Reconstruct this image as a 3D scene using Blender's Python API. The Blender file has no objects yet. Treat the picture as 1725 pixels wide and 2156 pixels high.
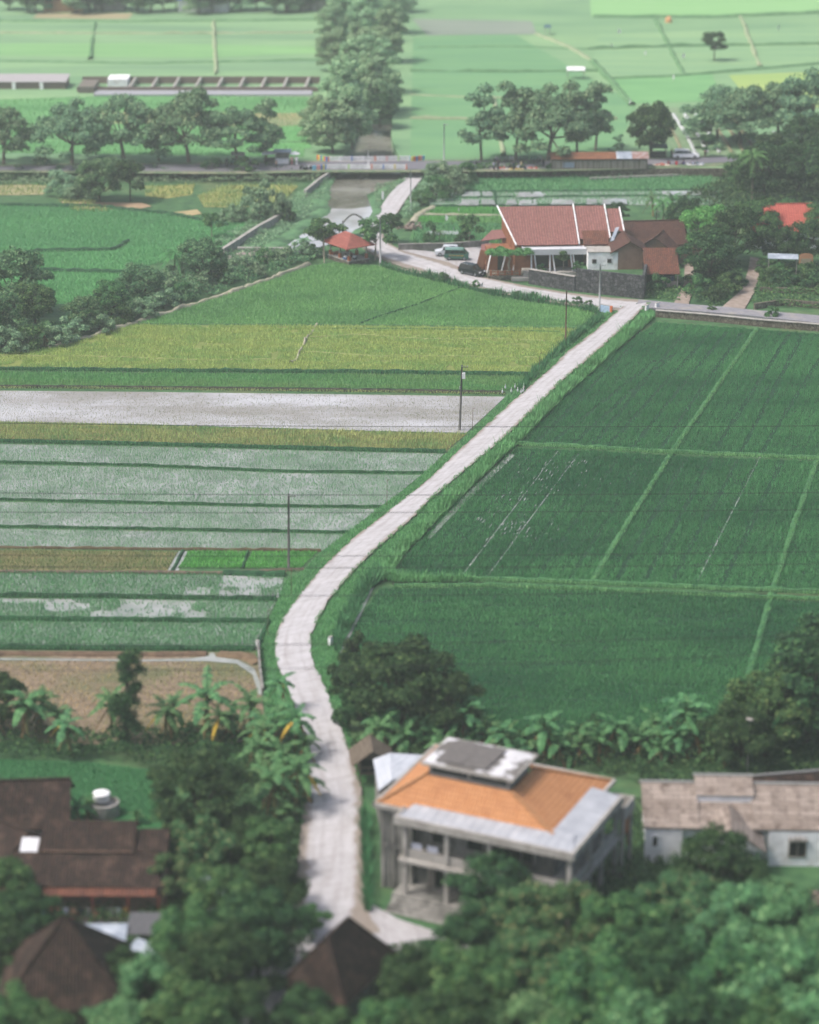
import bpy, math, random
import numpy as np
from mathutils import Vector, Matrix
sc = bpy.context.scene
COL = sc.collection
R = math.radians
# ---------------------------------------------------------------- camera
CAM_H, PITCH, FPX = 95.0, R(19.7), 5175.0          # FPX: focal length when the picture is 1725 wide
cam_d = bpy.data.cameras.new("camera"); cam = bpy.data.objects.new("camera", cam_d); COL.objects.link(cam)
cam.location = (0, 0, CAM_H); cam.rotation_euler = (R(90) - PITCH, 0, 0)
cam_d.sensor_fit = 'VERTICAL'; cam_d.sensor_height = 36.0; cam_d.lens = 36.0 * FPX / 2156.0
cam_d.clip_start = 1.0; cam_d.clip_end = 8000.0
cam_d.dof.use_dof = True; cam_d.dof.focus_distance = 315.0
cam_d.dof.aperture_fstop = cam_d.lens / 1000.0 / 1.08
sc.camera = cam
# ---------------------------------------------------------------- sky, sun, exposure
SUN_EL, SUN_AZ = R(58), R(-105)                      # azimuth measured from +Y towards +X
w = bpy.data.worlds.new("World"); sc.world = w; w.use_nodes = True
nt = w.node_tree; bg = nt.nodes['Background']
sky = nt.nodes.new('ShaderNodeTexSky'); sky.sky_type = 'NISHITA'; sky.sun_disc = False
sky.sun_elevation = SUN_EL; sky.sun_rotation = SUN_AZ; sky.air_density = 1.0; sky.dust_density = 6.0; sky.ozone_density = 1.5
nt.links.new(sky.outputs[0], bg.inputs[0]); bg.inputs[1].default_value = 0.13
sd = bpy.data.lights.new("sun", 'SUN'); sd.energy = 2.0; sd.angle = R(10); sd.color = (1, 0.95, 0.9)
sun = bpy.data.objects.new("sun", sd); COL.objects.link(sun)
dv = Vector((math.sin(SUN_AZ) * math.cos(SUN_EL), math.cos(SUN_AZ) * math.cos(SUN_EL), math.sin(SUN_EL)))
sun.rotation_euler = dv.to_track_quat('Z', 'Y').to_euler()
sc.view_settings.view_transform = 'Standard'; sc.view_settings.look = 'None'
sc.view_settings.gamma = 1.0; sc.view_settings.use_curve_mapping = False; sc.view_settings.exposure = 0.72
cy = sc.cycles
cy.use_denoising = True; cy.max_bounces = 6; cy.diffuse_bounces = 3; cy.glossy_bounces = 2; cy.transmission_bounces = 3
cy.volume_bounces = 1; cy.transparent_max_bounces = 6; cy.use_fast_gi = False; cy.caustics_reflective = False; cy.caustics_refractive = False
# ---------------------------------------------------------------- helpers
CT, ST = math.cos(PITCH), math.sin(PITCH)
def V(x, y, z=0.0):
    """ground point seen at (x, y) of the photograph (1725 x 2156 units), at height z"""
    u = (x - 862.5) / FPX; v = (1078.0 - y) / FPX
    d = (u, CT + v * ST, -ST + v * CT); k = (CAM_H - z) / -d[2]
    return Vector((d[0] * k, d[1] * k, z))
def px(p):                                           # units per metre at a point
    return FPX / (p.y * CT + (CAM_H - p.z) * ST)
def S(r, g, b, k=0.62):
    f = lambda c: ((c / 255 + .055) / 1.055) ** 2.4 if c > 10 else c / 255 / 12.92
    return (f(r) * k, f(g) * k, f(b) * k, 1)
def tag(o, label=None, cat=None, group=None, kind=None):
    if label: o['label'] = label
    if cat: o['category'] = cat
    if group: o['group'] = group
    if kind: o['kind'] = kind
    return o
def empty(name, loc, rz=0, label=None, cat=None, group=None):
    o = bpy.data.objects.new(name, None); COL.objects.link(o); o.location = loc; o.rotation_euler = (0, 0, rz)
    o.empty_display_size = .3
    return tag(o, label, cat, group)
def copy_tree(o, parent=None):
    c = o.copy(); COL.objects.link(c)
    if parent is not None: c.parent = parent
    for ch in [q for q in o.children]: copy_tree(ch, c)
    return c
def auto_uv(me):
    n = len(me.loops)
    if n == 0: return
    lv = np.empty(n, 'i'); me.loops.foreach_get('vertex_index', lv)
    co = np.empty(len(me.vertices) * 3, 'f'); me.vertices.foreach_get('co', co); co = co.reshape(-1, 3)
    pn = np.empty(len(me.polygons) * 3, 'f'); me.polygons.foreach_get('normal', pn); pn = pn.reshape(-1, 3)
    lt = np.empty(len(me.polygons), 'i'); me.polygons.foreach_get('loop_total', lt)
    nn = np.repeat(pn, lt, axis=0)
    ux = np.stack([-nn[:, 1], nn[:, 0], np.zeros(n)], 1); l = np.linalg.norm(ux, axis=1)
    flat = l < 1e-3; ux[flat] = (1, 0, 0); l[flat] = 1; ux /= l[:, None]
    vx = np.cross(nn, ux); p = co[lv]
    uv = np.stack([(p * ux).sum(1), (p * vx).sum(1)], 1).astype('f')
    me.uv_layers.new(name='UVMap').data.foreach_set('uv', uv.ravel())
class MB:
    def __init__(s): s.v = []; s.f = []; s.m = []; s.mi = 0
    def add(s, vs, fs):
        b = len(s.v); s.v += [tuple(q) for q in vs]; s.f += [[b + i for i in f] for f in fs]; s.m += [s.mi] * len(fs); return s
    def box(s, c, d, rz=0, top=1.0, ry=0):
        """box centred on c (x, y) from c.z upwards by d.z; top scales the top face"""
        a, b, h = d[0] / 2, d[1] / 2, d[2]; vs = []
        for z, k in ((0, 1), (h, top)):
            for x, y in ((-a, -b), (a, -b), (a, b), (-a, b)): vs.append((x * k, y * k, z))
        cr, sr = math.cos(rz), math.sin(rz)
        vs = [(c[0] + x * cr - y * sr, c[1] + x * sr + y * cr, c[2] + z) for x, y, z in vs]
        return s.add(vs, [(3, 2, 1, 0), (4, 5, 6, 7), (0, 1, 5, 4), (1, 2, 6, 5), (2, 3, 7, 6), (3, 0, 4, 7)])
    def bx(s, x0, x1, y0, y1, z0, z1): return s.box(((x0 + x1) / 2, (y0 + y1) / 2, z0), (x1 - x0, y1 - y0, z1 - z0))
    def bar(s, p, q, w, h=None):
        h = h or w; p, q = Vector(p), Vector(q); d = (q - p).normalized()
        up = Vector((0, 0, 1)) if abs(d.z) < .95 else Vector((1, 0, 0))
        a = d.cross(up).normalized() * w / 2; b = a.cross(d).normalized() * h / 2
        vs = [e + i * a + j * b for e in (p, q) for i, j in ((-1, -1), (1, -1), (1, 1), (-1, 1))]
        return s.add(vs, [(0, 1, 2, 3), (7, 6, 5, 4), (4, 5, 1, 0), (5, 6, 2, 1), (6, 7, 3, 2), (7, 4, 0, 3)])
    def tube(s, pts, rs, n=7, cap=True):
        pts = [Vector(p) for p in pts]; rings = []
        for i, p in enumerate(pts):
            d = (pts[min(i + 1, len(pts) - 1)] - pts[max(i - 1, 0)]).normalized()
            up = Vector((0, 0, 1)) if abs(d.z) < .9 else Vector((1, 0, 0))
            a = d.cross(up).normalized(); b = d.cross(a).normalized()
            rings.append([p + rs[i] * (math.cos(t) * a + math.sin(t) * b) for t in [2 * math.pi * k / n for k in range(n)]])
        fs = []
        for i in range(len(pts) - 1):
            for k in range(n): fs.append((i * n + k, i * n + (k + 1) % n, (i + 1) * n + (k + 1) % n, (i + 1) * n + k))
        if cap: fs += [tuple(range(n)), tuple((len(pts) - 1) * n + k for k in reversed(range(n)))]
        return s.add([p for r in rings for p in r], fs)
    def cyl(s, p, q, r0, r1=None, n=10): return s.tube([p, q], [r0, r0 if r1 is None else r1], n)
    def lathe(s, prof, n=14, c=(0, 0, 0)):
        vs = [(c[0] + r * math.cos(2 * math.pi * k / n), c[1] + r * math.sin(2 * math.pi * k / n), c[2] + z) for r, z in prof for k in range(n)]
        fs = [(i * n + k, i * n + (k + 1) % n, (i + 1) * n + (k + 1) % n, (i + 1) * n + k) for i in range(len(prof) - 1) for k in range(n)]
        return s.add(vs, fs + [tuple(reversed(range(n))), tuple((len(prof) - 1) * n + k for k in range(n))])
    def slab(s, pts, t):
        """polygon pts (top face, counter-clockwise from above) with thickness t below it along its normal"""
        p = [Vector(q) for q in pts]; nrm = (p[1] - p[0]).cross(p[2] - p[0]).normalized()
        if nrm.z < 0: p.reverse(); nrm = -nrm
        n = len(p); lo = [q - nrm * t for q in p]
        return s.add(p + lo, [tuple(range(n)), tuple(range(2 * n - 1, n - 1, -1))] + [(i, i + n, (i + 1) % n + n, (i + 1) % n) for i in range(n)])
    def prism(s, pts2, z0, z1):
        n = len(pts2); a = sum(pts2[i][0] * pts2[(i + 1) % n][1] - pts2[(i + 1) % n][0] * pts2[i][1] for i in range(n))
        if a < 0: pts2 = list(reversed(pts2))
        vs = [(x, y, z0) for x, y in [(q[0], q[1]) for q in pts2]] + [(x, y, z1) for x, y in [(q[0], q[1]) for q in pts2]]
        return s.add(vs, [tuple(range(n - 1, -1, -1)), tuple(range(n, 2 * n))] + [(i, (i + 1) % n, (i + 1) % n + n, i + n) for i in range(n)])
    def build(s, name, mats, parent=None, smooth=False, loc=None, rz=0):
        me = bpy.data.meshes.new(name); me.from_pydata(s.v, [], s.f); me.update()
        if not isinstance(mats, (list, tuple)): mats = [mats]
        for m in mats: me.materials.append(m)
        if len(mats) > 1: me.polygons.foreach_set('material_index', s.m)
        auto_uv(me)
        if smooth: me.polygons.foreach_set('use_smooth', [True] * len(me.polygons))
        o = bpy.data.objects.new(name, me); COL.objects.link(o)
        if parent is not None: o.parent = parent
        if loc is not None: o.location = loc; o.rotation_euler = (0, 0, rz)
        return o
def mesh_np(name, co, faces, mat, parent=None, loc=None):
    """co (N,3); faces (M,k) with one k"""
    me = bpy.data.meshes.new(name); m, k = faces.shape
    me.vertices.add(len(co)); me.vertices.foreach_set('co', co.astype('f').ravel())
    me.loops.add(m * k); me.loops.foreach_set('vertex_index', faces.astype('i').ravel())
    me.polygons.add(m); me.polygons.foreach_set('loop_start', np.arange(0, m * k, k, dtype='i'))
    me.update(calc_edges=True); me.materials.append(mat)
    o = bpy.data.objects.new(name, me); COL.objects.link(o)
    if parent is not None: o.parent = parent
    if loc is not None: o.location = loc
    return o
# ---- value noise
def vnoise(x, y, scale, seed=0):
    rg = np.random.RandomState(seed); G = rg.rand(64, 64)
    X = np.asarray(x) / scale + 1000.5; Y = np.asarray(y) / scale + 1000.5
    i = np.floor(X).astype(int); j = np.floor(Y).astype(int); a = X - i; b = Y - j
    a = a * a * (3 - 2 * a); b = b * b * (3 - 2 * b); i %= 64; j %= 64; i1 = (i + 1) % 64; j1 = (j + 1) % 64
    return G[i, j] * (1 - a) * (1 - b) + G[i1, j] * a * (1 - b) + G[i, j1] * (1 - a) * b + G[i1, j1] * a * b
def inside(x, y, poly):
    r = np.zeros(len(x), bool); n = len(poly)
    for i in range(n):
        x0, y0 = poly[i][0], poly[i][1]; x1, y1 = poly[(i + 1) % n][0], poly[(i + 1) % n][1]
        if y0 == y1: continue
        r ^= ((y0 > y) != (y1 > y)) & (x < (x1 - x0) * (y - y0) / (y1 - y0) + x0)
    return r
def resample(pts, n):
    P = np.array([tuple(q) for q in pts], float); d = np.r_[0, np.cumsum(np.linalg.norm(np.diff(P, axis=0), axis=1))]
    t = np.linspace(0, d[-1], n); return np.stack([np.interp(t, d, P[:, k]) for k in range(P.shape[1])], 1)
# ---------------------------------------------------------------- materials
def node(nt, t, **kw):
    n = nt.nodes.new(t)
    for k, v in kw.items(): setattr(n, k, v)
    return n
def base_mat(name, rough=.9, spec=.15):
    m = bpy.data.materials.new(name); m.use_nodes = True; nt = m.node_tree; b = nt.nodes['Principled BSDF']
    b.inputs['Roughness'].default_value = rough; b.inputs['Specular IOR Level'].default_value = spec
    return m, nt, b
def coords(nt, coord, scale=(1, 1, 1), rz=0):
    tc = node(nt, 'ShaderNodeTexCoord'); mp = node(nt, 'ShaderNodeMapping')
    nt.links.new(tc.outputs[coord], mp.inputs[0]); mp.inputs['Scale'].default_value = scale; mp.inputs['Rotation'].default_value = (0, 0, rz)
    return mp.outputs[0]
def noise_f(nt, vec, scale, detail=5, rough=.6):
    n = node(nt, 'ShaderNodeTexNoise'); nt.links.new(vec, n.inputs['Vector'])
    n.inputs['Scale'].default_value = scale; n.inputs['Detail'].default_value = detail; n.inputs['Roughness'].default_value = rough
    return n.outputs['Fac']
def ramp(nt, fac, stops):
    r = node(nt, 'ShaderNodeValToRGB'); nt.links.new(fac, r.inputs[0]); e = r.color_ramp.elements
    while len(e) < len(stops): e.new(.5)
    for i, (p, c) in enumerate(stops): e[i].position = p; e[i].color = c if len(c) == 4 else (*c, 1)
    return r.outputs[0]
def mix(nt, fac, a, b, mode='MIX'):
    n = node(nt, 'ShaderNodeMix', data_type='RGBA', blend_type=mode)
    for i, v in ((0, fac), (6, a), (7, b)):
        if hasattr(v, 'is_linked') or hasattr(v, 'links'): nt.links.new(v, n.inputs[i])
        else: n.inputs[i].default_value = v
    return n.outputs[2]
def math_n(nt, op, a, b=None, clamp=False):
    n = node(nt, 'ShaderNodeMath', operation=op, use_clamp=clamp)
    for i, v in ((0, a), (1, b)):
        if v is None: continue
        if hasattr(v, 'links'): nt.links.new(v, n.inputs[i])
        else: n.inputs[i].default_value = v
    return n.outputs[0]
def bump(nt, b, h, strength=.5, dist=.05):
    n = node(nt, 'ShaderNodeBump'); nt.links.new(h, n.inputs['Height']); n.inputs['Strength'].default_value = strength
    n.inputs['Distance'].default_value = dist; nt.links.new(n.outputs[0], b.inputs['Normal'])
def noisy(name, c1, c2, scale=1.0, coord='Object', rough=.9, spec=.15, bmp=0, c3=None, s3=.1, a3=(.5, .65), stretch=(1, 1, 1), rz=0, band=(.35, .65), bscale=None):
    m, nt, b = base_mat(name, rough, spec); vec = coords(nt, coord, stretch, rz)
    f = noise_f(nt, vec, scale); col = ramp(nt, f, [(band[0], c1), (band[1], c2)])
    if c3 is not None:
        f3 = noise_f(nt, vec, s3, 4); r3 = ramp(nt, f3, [(a3[0], (0, 0, 0, 1)), (a3[1], (1, 1, 1, 1))]); col = mix(nt, r3, col, c3)
    nt.links.new(col, b.inputs['Base Color'])
    if bmp: bump(nt, b, noise_f(nt, vec, bscale or scale * 3, 3), bmp, .1)
    return m
def leafy(name, c1, c2, trans=.25, rough=.7, c3=None, obj=.0):
    m, nt, b = base_mat(name, rough, .12); g = node(nt, 'ShaderNodeNewGeometry')
    st = [(0, c1), (.8, c2)] + ([(1, c3)] if c3 else [])
    col = ramp(nt, g.outputs['Random Per Island'], st)
    if obj:
        oi = node(nt, 'ShaderNodeObjectInfo'); hs = node(nt, 'ShaderNodeHueSaturation'); nt.links.new(col, hs.inputs['Color'])
        nt.links.new(math_n(nt, 'ADD', math_n(nt, 'MULTIPLY', oi.outputs['Random'], .05), .475), hs.inputs['Hue'])
        nt.links.new(math_n(nt, 'ADD', math_n(nt, 'MULTIPLY', oi.outputs['Random'], obj), 1 - obj / 2), hs.inputs['Value']); col = hs.outputs[0]
    nt.links.new(col, b.inputs['Base Color'])
    t = node(nt, 'ShaderNodeBsdfTranslucent'); nt.links.new(col, t.inputs[0]); mx = node(nt, 'ShaderNodeMixShader'); mx.inputs[0].default_value = trans
    nt.links.new(b.outputs[0], mx.inputs[1]); nt.links.new(t.outputs[0], mx.inputs[2])
    nt.links.new(mx.outputs[0], nt.nodes['Material Output'].inputs[0]); return m
def crop(name, c1, c2, c3, s=.25, trans=.2):
    """blade colour: random per blade plus wide patches over the field"""
    m, nt, b = base_mat(name, .8, .08); g = node(nt, 'ShaderNodeNewGeometry')
    col = ramp(nt, g.outputs['Random Per Island'], [(0, c1), (1, c2)])
    vec = coords(nt, 'Object', (.5, 1, 1)); f = noise_f(nt, vec, s, 5, .65)
    col = mix(nt, ramp(nt, f, [(.42, (0, 0, 0, 1)), (.68, (1, 1, 1, 1))]), col, c3)
    nt.links.new(col, b.inputs['Base Color'])
    t = node(nt, 'ShaderNodeBsdfTranslucent'); nt.links.new(col, t.inputs[0]); mx = node(nt, 'ShaderNodeMixShader'); mx.inputs[0].default_value = trans
    nt.links.new(b.outputs[0], mx.inputs[1]); nt.links.new(t.outputs[0], mx.inputs[2])
    nt.links.new(mx.outputs[0], nt.nodes['Material Output'].inputs[0]); return m
def tiles(name, c1, c2, c3, tw=.25, th=.33, stain=.5, rough=.85, wave=True, sc3=.6):
    m, nt, b = base_mat(name, rough, .2); vec = coords(nt, 'UV')
    br = node(nt, 'ShaderNodeTexBrick'); nt.links.new(vec, br.inputs['Vector']); br.offset = 0.5 if not wave else 0.0
    br.inputs['Color1'].default_value = c1; br.inputs['Color2'].default_value = c2; br.inputs['Mortar'].default_value = [c * .45 for c in c1[:3]] + [1]
    br.inputs['Scale'].default_value = 1; br.inputs['Mortar Size'].default_value = .035; br.inputs['Mortar Smooth'].default_value = .3
    br.inputs['Brick Width'].default_value = tw; br.inputs['Row Height'].default_value = th
    f = noise_f(nt, vec, sc3, 6, .7); r3 = ramp(nt, f, [(.5, (0, 0, 0, 1)), (.72, (stain, stain, stain, 1))])
    nt.links.new(mix(nt, r3, br.outputs['Color'], c3), b.inputs['Base Color'])
    wv = node(nt, 'ShaderNodeTexWave', wave_type='BANDS', bands_direction='X'); nt.links.new(vec, wv.inputs[0]); wv.inputs['Scale'].default_value = .314 / tw
    w2 = node(nt, 'ShaderNodeTexWave', wave_type='BANDS', bands_direction='Y', wave_profile='SAW'); nt.links.new(vec, w2.inputs[0]); w2.inputs['Scale'].default_value = .314 / th
    bump(nt, b, math_n(nt, 'ADD', wv.outputs['Fac'], math_n(nt, 'MULTIPLY', w2.outputs['Fac'], .8)), .9, .06); return m
def sheetmetal(name, c1, c2, pitch=.2, rough=.5, spec=.4, direction='X', metal=0.0, ns=.5):
    m, nt, b = base_mat(name, rough, spec); vec = coords(nt, 'UV'); b.inputs['Metallic'].default_value = metal
    f = noise_f(nt, vec, ns, 6, .7); nt.links.new(ramp(nt, f, [(.4, c1), (.7, c2)]), b.inputs['Base Color'])
    wv = node(nt, 'ShaderNodeTexWave', wave_type='BANDS', bands_direction=direction); nt.links.new(vec, wv.inputs[0]); wv.inputs['Scale'].default_value = .314 / pitch
    bump(nt, b, wv.outputs['Fac'], .8, .05); return m
def bricky(name, c1, c2, mort, bw=.22, bh=.07, c3=None, rough=.9, stain=.6):
    m, nt, b = base_mat(name, rough, .1); vec = coords(nt, 'UV')
    br = node(nt, 'ShaderNodeTexBrick'); nt.links.new(vec, br.inputs['Vector']); br.inputs['Scale'].default_value = 1
    br.inputs['Color1'].default_value = c1; br.inputs['Color2'].default_value = c2; br.inputs['Mortar'].default_value = mort
    br.inputs['Mortar Size'].default_value = bh * .15; br.inputs['Brick Width'].default_value = bw; br.inputs['Row Height'].default_value = bh
    col = br.outputs['Color']
    if c3: col = mix(nt, ramp(nt, noise_f(nt, vec, .7, 6, .7), [(.45, (0, 0, 0, 1)), (.7, (stain, stain, stain, 1))]), col, c3)
    nt.links.new(col, b.inputs['Base Color']); bump(nt, b, br.outputs['Fac'], -.5, .03); return m
def stone(name, c1, c2, scale=2.0):
    m, nt, b = base_mat(name, .95, .1); vec = coords(nt, 'UV'); vo = node(nt, 'ShaderNodeTexVoronoi'); nt.links.new(vec, vo.inputs['Vector']); vo.inputs['Scale'].default_value = scale
    ve = node(nt, 'ShaderNodeTexVoronoi', feature='DISTANCE_TO_EDGE'); nt.links.new(vec, ve.inputs['Vector']); ve.inputs['Scale'].default_value = scale
    f = noise_f(nt, vec, 1.3, 5); sp = node(nt, 'ShaderNodeSeparateColor'); nt.links.new(vo.outputs['Color'], sp.inputs[0])
    col = ramp(nt, math_n(nt, 'MULTIPLY', math_n(nt, 'ADD', sp.outputs[0], f), .5), [(.25, c1), (.75, c2)])
    ed = ramp(nt, ve.outputs['Distance'], [(.02, (1, 1, 1, 1)), (.08, (0, 0, 0, 1))]); nt.links.new(mix(nt, ed, col, [c * .5 for c in c1[:3]] + [1]), b.inputs['Base Color'])
    bump(nt, b, ve.outputs['Distance'], .8, .08); return m
def plain(name, c, rough=.6, spec=.3, metal=0.0, var=.12, scale=3.0):
    c2 = [q * (1 - var * 2) for q in c[:3]] + [1]; m = noisy(name, c2, c, scale, rough=rough, spec=spec); m.node_tree.nodes['Principled BSDF'].inputs['Metallic'].default_value = metal; return m
def glassy(name, c, rough=.08):
    m, nt, b = base_mat(name, rough, .6); b.inputs['Base Color'].default_value = c; return m
def water(name, c1, c2, rough=.12, rip=.15, scale=1.5, patch=.15, stretch=(1, 1, 1)):
    m, nt, b = base_mat(name, rough, .5); b.inputs['IOR'].default_value = 1.33; vec = coords(nt, 'Object', stretch)
    nt.links.new(ramp(nt, noise_f(nt, vec, patch, 6, .65), [(.4, c1), (.6, c2)]), b.inputs['Base Color']); bump(nt, b, noise_f(nt, vec, scale, 3), rip, .05); return m
# ---------------------------------------------------------------- land helpers
def sheet(name, pts, z, mat, kind='structure'):
    P = [V(x, y, z) for x, y in pts]; o = MB().add(P, [tuple(range(len(P)))]); o = o.build(name, mat)
    if o.data.polygons[0].normal.z < 0: o.data.flip_normals()
    return tag(o, kind=kind)
def ribbon(name, L, Rr, z, mat, n=80, thick=.3, kind='structure', zf=None, wob=0):
    """strip between two polylines given as (x, y) in the photograph; uv: u across in metres, v along"""
    a = resample([V(x, y, z)[:2] for x, y in L], n); b = resample([V(x, y, z)[:2] for x, y in Rr], n)
    rg = np.random.RandomState(5)
    if wob: a = a + rg.normal(0, wob, a.shape); b = b + rg.normal(0, wob, b.shape)
    me = bpy.data.meshes.new(name); vs = []; fs = []; uv = []; d = 0
    for i in range(n):
        zz = zf(i / (n - 1)) if zf else z
        if i: d += float(np.linalg.norm((a[i] + b[i]) / 2 - (a[i - 1] + b[i - 1]) / 2))
        wd = float(np.linalg.norm(a[i] - b[i])); m = (a[i] + b[i]) / 2
        vs += [(*a[i], zz - thick), (*a[i], zz), (*m, zz + .02), (*b[i], zz), (*b[i], zz - thick)]; uv.append([(-wd / 2 - .3, d), (-wd / 2, d), (0, d), (wd / 2, d), (wd / 2 + .3, d)])
    for i in range(n - 1):
        for k in range(4): fs.append((i * 5 + k, i * 5 + k + 1, i * 5 + 5 + k + 1, i * 5 + 5 + k))
    me.from_pydata(vs, [], fs); me.update()
    l = me.uv_layers.new(name='UVMap')
    for p in me.polygons:
        for li in p.loop_indices: vi = me.loops[li].vertex_index; l.data[li].uv = uv[vi // 5][vi % 5]
    me.materials.append(mat); o = bpy.data.objects.new(name, me); COL.objects.link(o)
    if me.polygons[1].normal.z < 0: me.flip_normals()
    return tag(o, kind=kind)
def ridge(name, pts, wd, h, mat, z=0.0, step=.8, wob=.12, seed=1, kind='structure', sides=True):
    P = [V(x, y, z)[:2] for x, y in pts]; L = sum((Vector(P[i + 1]) - Vector(P[i])).length for i in range(len(P) - 1)); n = max(3, int(L / step))
    q = resample(P, n); t = np.gradient(q, axis=0); t /= np.linalg.norm(t, axis=1)[:, None]; nn = np.stack([-t[:, 1], t[:, 0]], 1); rg = np.random.RandomState(seed)
    vs = []; prof = [(-.5, 0), (-.36, .8), (0, 1), (.36, .8), (.5, 0)]
    for i in range(n):
        ww = wd * (1 + rg.normal(0, wob)); hh = h * (1 + rg.normal(0, wob)); o = rg.normal(0, wob * wd * .3)
        for a, b in prof: vs.append((q[i][0] + nn[i][0] * (a * ww + o), q[i][1] + nn[i][1] * (a * ww + o), z - .02 + b * hh))
    fs = [(i * 5 + k, i * 5 + k + 1, i * 5 + 6 + k, i * 5 + 5 + k) for i in range(n - 1) for k in range(4)]
    mb = MB(); mb.add(vs, fs); o = mb.build(name, mat, smooth=True)
    return tag(o, kind=kind)
def blades(pts, h, wd, k, lean, rg, hv=.3):
    """pts (N,3) -> k triangular blades each"""
    n = len(pts); P = np.repeat(pts, k, axis=0); m = n * k; a = rg.rand(m) * 6.283; d = np.stack([np.cos(a), np.sin(a), np.zeros(m)], 1)
    e = np.stack([-d[:, 1], d[:, 0], d[:, 2]], 1); hh = h * (1 + hv * rg.randn(m)).clip(.3, 2); hh = hh if np.ndim(h) == 0 else hh
    o = d * (rg.rand(m)[:, None] * .12 * (1 if np.ndim(h) else 1))
    b0 = P + o - e * wd / 2; b1 = P + o + e * wd / 2; t = P + o + d * (lean * hh * rg.rand(m))[:, None]; t[:, 2] += hh
    co = np.stack([b0, b1, t], 1).reshape(-1, 3); return co, np.arange(m * 3).reshape(-1, 3)
def tufts(name, poly, sp, h, wd, mat, z=.05, k=3, ang=0.0, jit=.3, dens=None, lean=.6, seed=1, rowsp=None, world=False, kind='stuff', hfn=None):
    P = [(q[0], q[1]) for q in (poly if world else [V(x, y, z) for x, y in poly])]
    A = np.array(P); c = A.mean(0); ca, sa = math.cos(-ang), math.sin(-ang); rp = rowsp or sp
    Q = (A - c) @ np.array([[ca, sa], [-sa, ca]]); x0, y0 = Q.min(0); x1, y1 = Q.max(0)
    gx, gy = np.meshgrid(np.arange(x0, x1, sp), np.arange(y0, y1, rp)); rg = np.random.RandomState(seed)
    gx = gx.ravel() + rg.normal(0, jit * sp, gx.size); gy = gy.ravel() + rg.normal(0, jit * rp * .6, gy.size)
    ca, sa = math.cos(ang), math.sin(ang); X = gx * ca - gy * sa + c[0]; Y = gx * sa + gy * ca + c[1]
    m = inside(X, Y, P)
    # leave out what lies outside the view (with a margin)
    dep = Y * CT + CAM_H * ST; m &= np.abs(X) * FPX / dep < 960
    X, Y = X[m], Y[m]
    if dens is not None:
        keep = rg.rand(len(X)) < dens(X, Y); X, Y = X[keep], Y[keep]
    pts = np.stack([X, Y, np.full(len(X), z)], 1); hh = np.full(len(X), h)
    hh = hh * (.6 + .5 * vnoise(X, Y, .7, seed) + .35 * vnoise(X, Y, 3.5, seed + 1))
    if hfn is not None: hh = hh * hfn(X, Y)
    co, fa = blades(pts, np.repeat(hh, k), wd, k, lean, rg)
    o = mesh_np(name, co, fa, mat); return tag(o, kind=kind)
def band(a, b): return a + list(reversed(b))
# ================================================================ THE LAND
FZ = 1.5                                             # height of the plain beyond the main road
G_dk, G_md = S(38, 92, 58), S(62, 120, 72)
m_ground = noisy('grass_ground', S(62, 100, 66), S(88, 128, 82), .5, c3=S(120, 130, 90), s3=.06, a3=(.55, .75), bmp=.4)
m_verge = noisy('verge_soil', S(60, 112, 66), S(84, 138, 84), .9, c3=S(120, 140, 90), s3=.15, a3=(.6, .75), bmp=.4)
m_bund = noisy('bund_grass', S(30, 66, 46), S(56, 104, 66), 1.2, bmp=.6)
m_bund_light = noisy('bund_grass_light', S(56, 104, 68), S(84, 136, 86), 1.2, bmp=.5)
m_mud = noisy('wet_mud', S(96, 84, 74), S(134, 118, 100), 1.5, bmp=.5, rough=.6)
t = MB(); t.add([(-3000, -200, 0), (3000, -200, 0), (3000, 5000, 0), (-3000, 5000, 0)], [(0, 1, 2, 3)]); tag(t.build('ground', m_ground), kind='structure')
# ---- far plain: a terrace beyond the main road with the canal cut into it
front = V(0, 372, 0).y
cl = [V(x, y, 0) for x, y in ((697, 376), (735, 330), (748, 300), (752, 262))]; cr = [V(x, y, 0) for x, y in ((826, 262), (824, 300), (832, 330), (857, 372))]
pl = [(-2500, front - 4)] + [(-140, front - 1)] + [(q.x, q.y) for q in cl] + [(q.x, q.y) for q in cr] + [(140, front + 2), (2500, front + 18), (2500, 4900), (-2500, 4900)]
m_plain = noisy('far_rice_hazed', S(118, 160, 118), S(134, 174, 128), .12, c3=S(146, 184, 132), s3=.018, a3=(.42, .62), stretch=(.35, 1, 1), bmp=.3, bscale=1.2)  # green paled in the colour itself to add to the haze
t = MB(); t.prism(pl, -.1, FZ); tag(t.build('far_plain', m_plain), kind='structure')
def far_field(name, pts, c1, c2, z=.03, sc_=.15, st=(.3, 1, 1), c3=None):  # field colours already carry some painted distance haze
    return sheet(name, pts, FZ + z, noisy(name + '_colour', c1, c2, sc_, stretch=st, c3=c3, s3=.05, bmp=.3, bscale=1.5))
far_field('rice_field', [(-60, 28), (-60, 160), (680, 160), (690, 40), (500, 30)], S(121, 160, 121), S(147, 186, 134), st=(.15, 1, 1), sc_=.12)
far_field('rice_field', [(-60, 92), (-60, 116), (420, 122), (680, 112), (660, 98), (300, 90)], S(128, 178, 118), S(148, 196, 130), z=.06, st=(.15, 1, 1))
far_field('dry_field', [(80, 28), (280, 28), (270, 40), (70, 38)], S(170, 160, 128), S(190, 178, 140), z=.07)
far_field('rice_field', [(-60, 212), (-60, 320), (640, 330), (650, 205), (300, 200)], S(99, 160, 99), S(126, 186, 120), st=(.15, 1, 1))
far_field('dry_field', [(190, 235), (640, 238), (640, 262), (560, 268), (180, 258)], S(152, 160, 121), S(178, 168, 120), z=.06, st=(.2, 1, 1))
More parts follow.
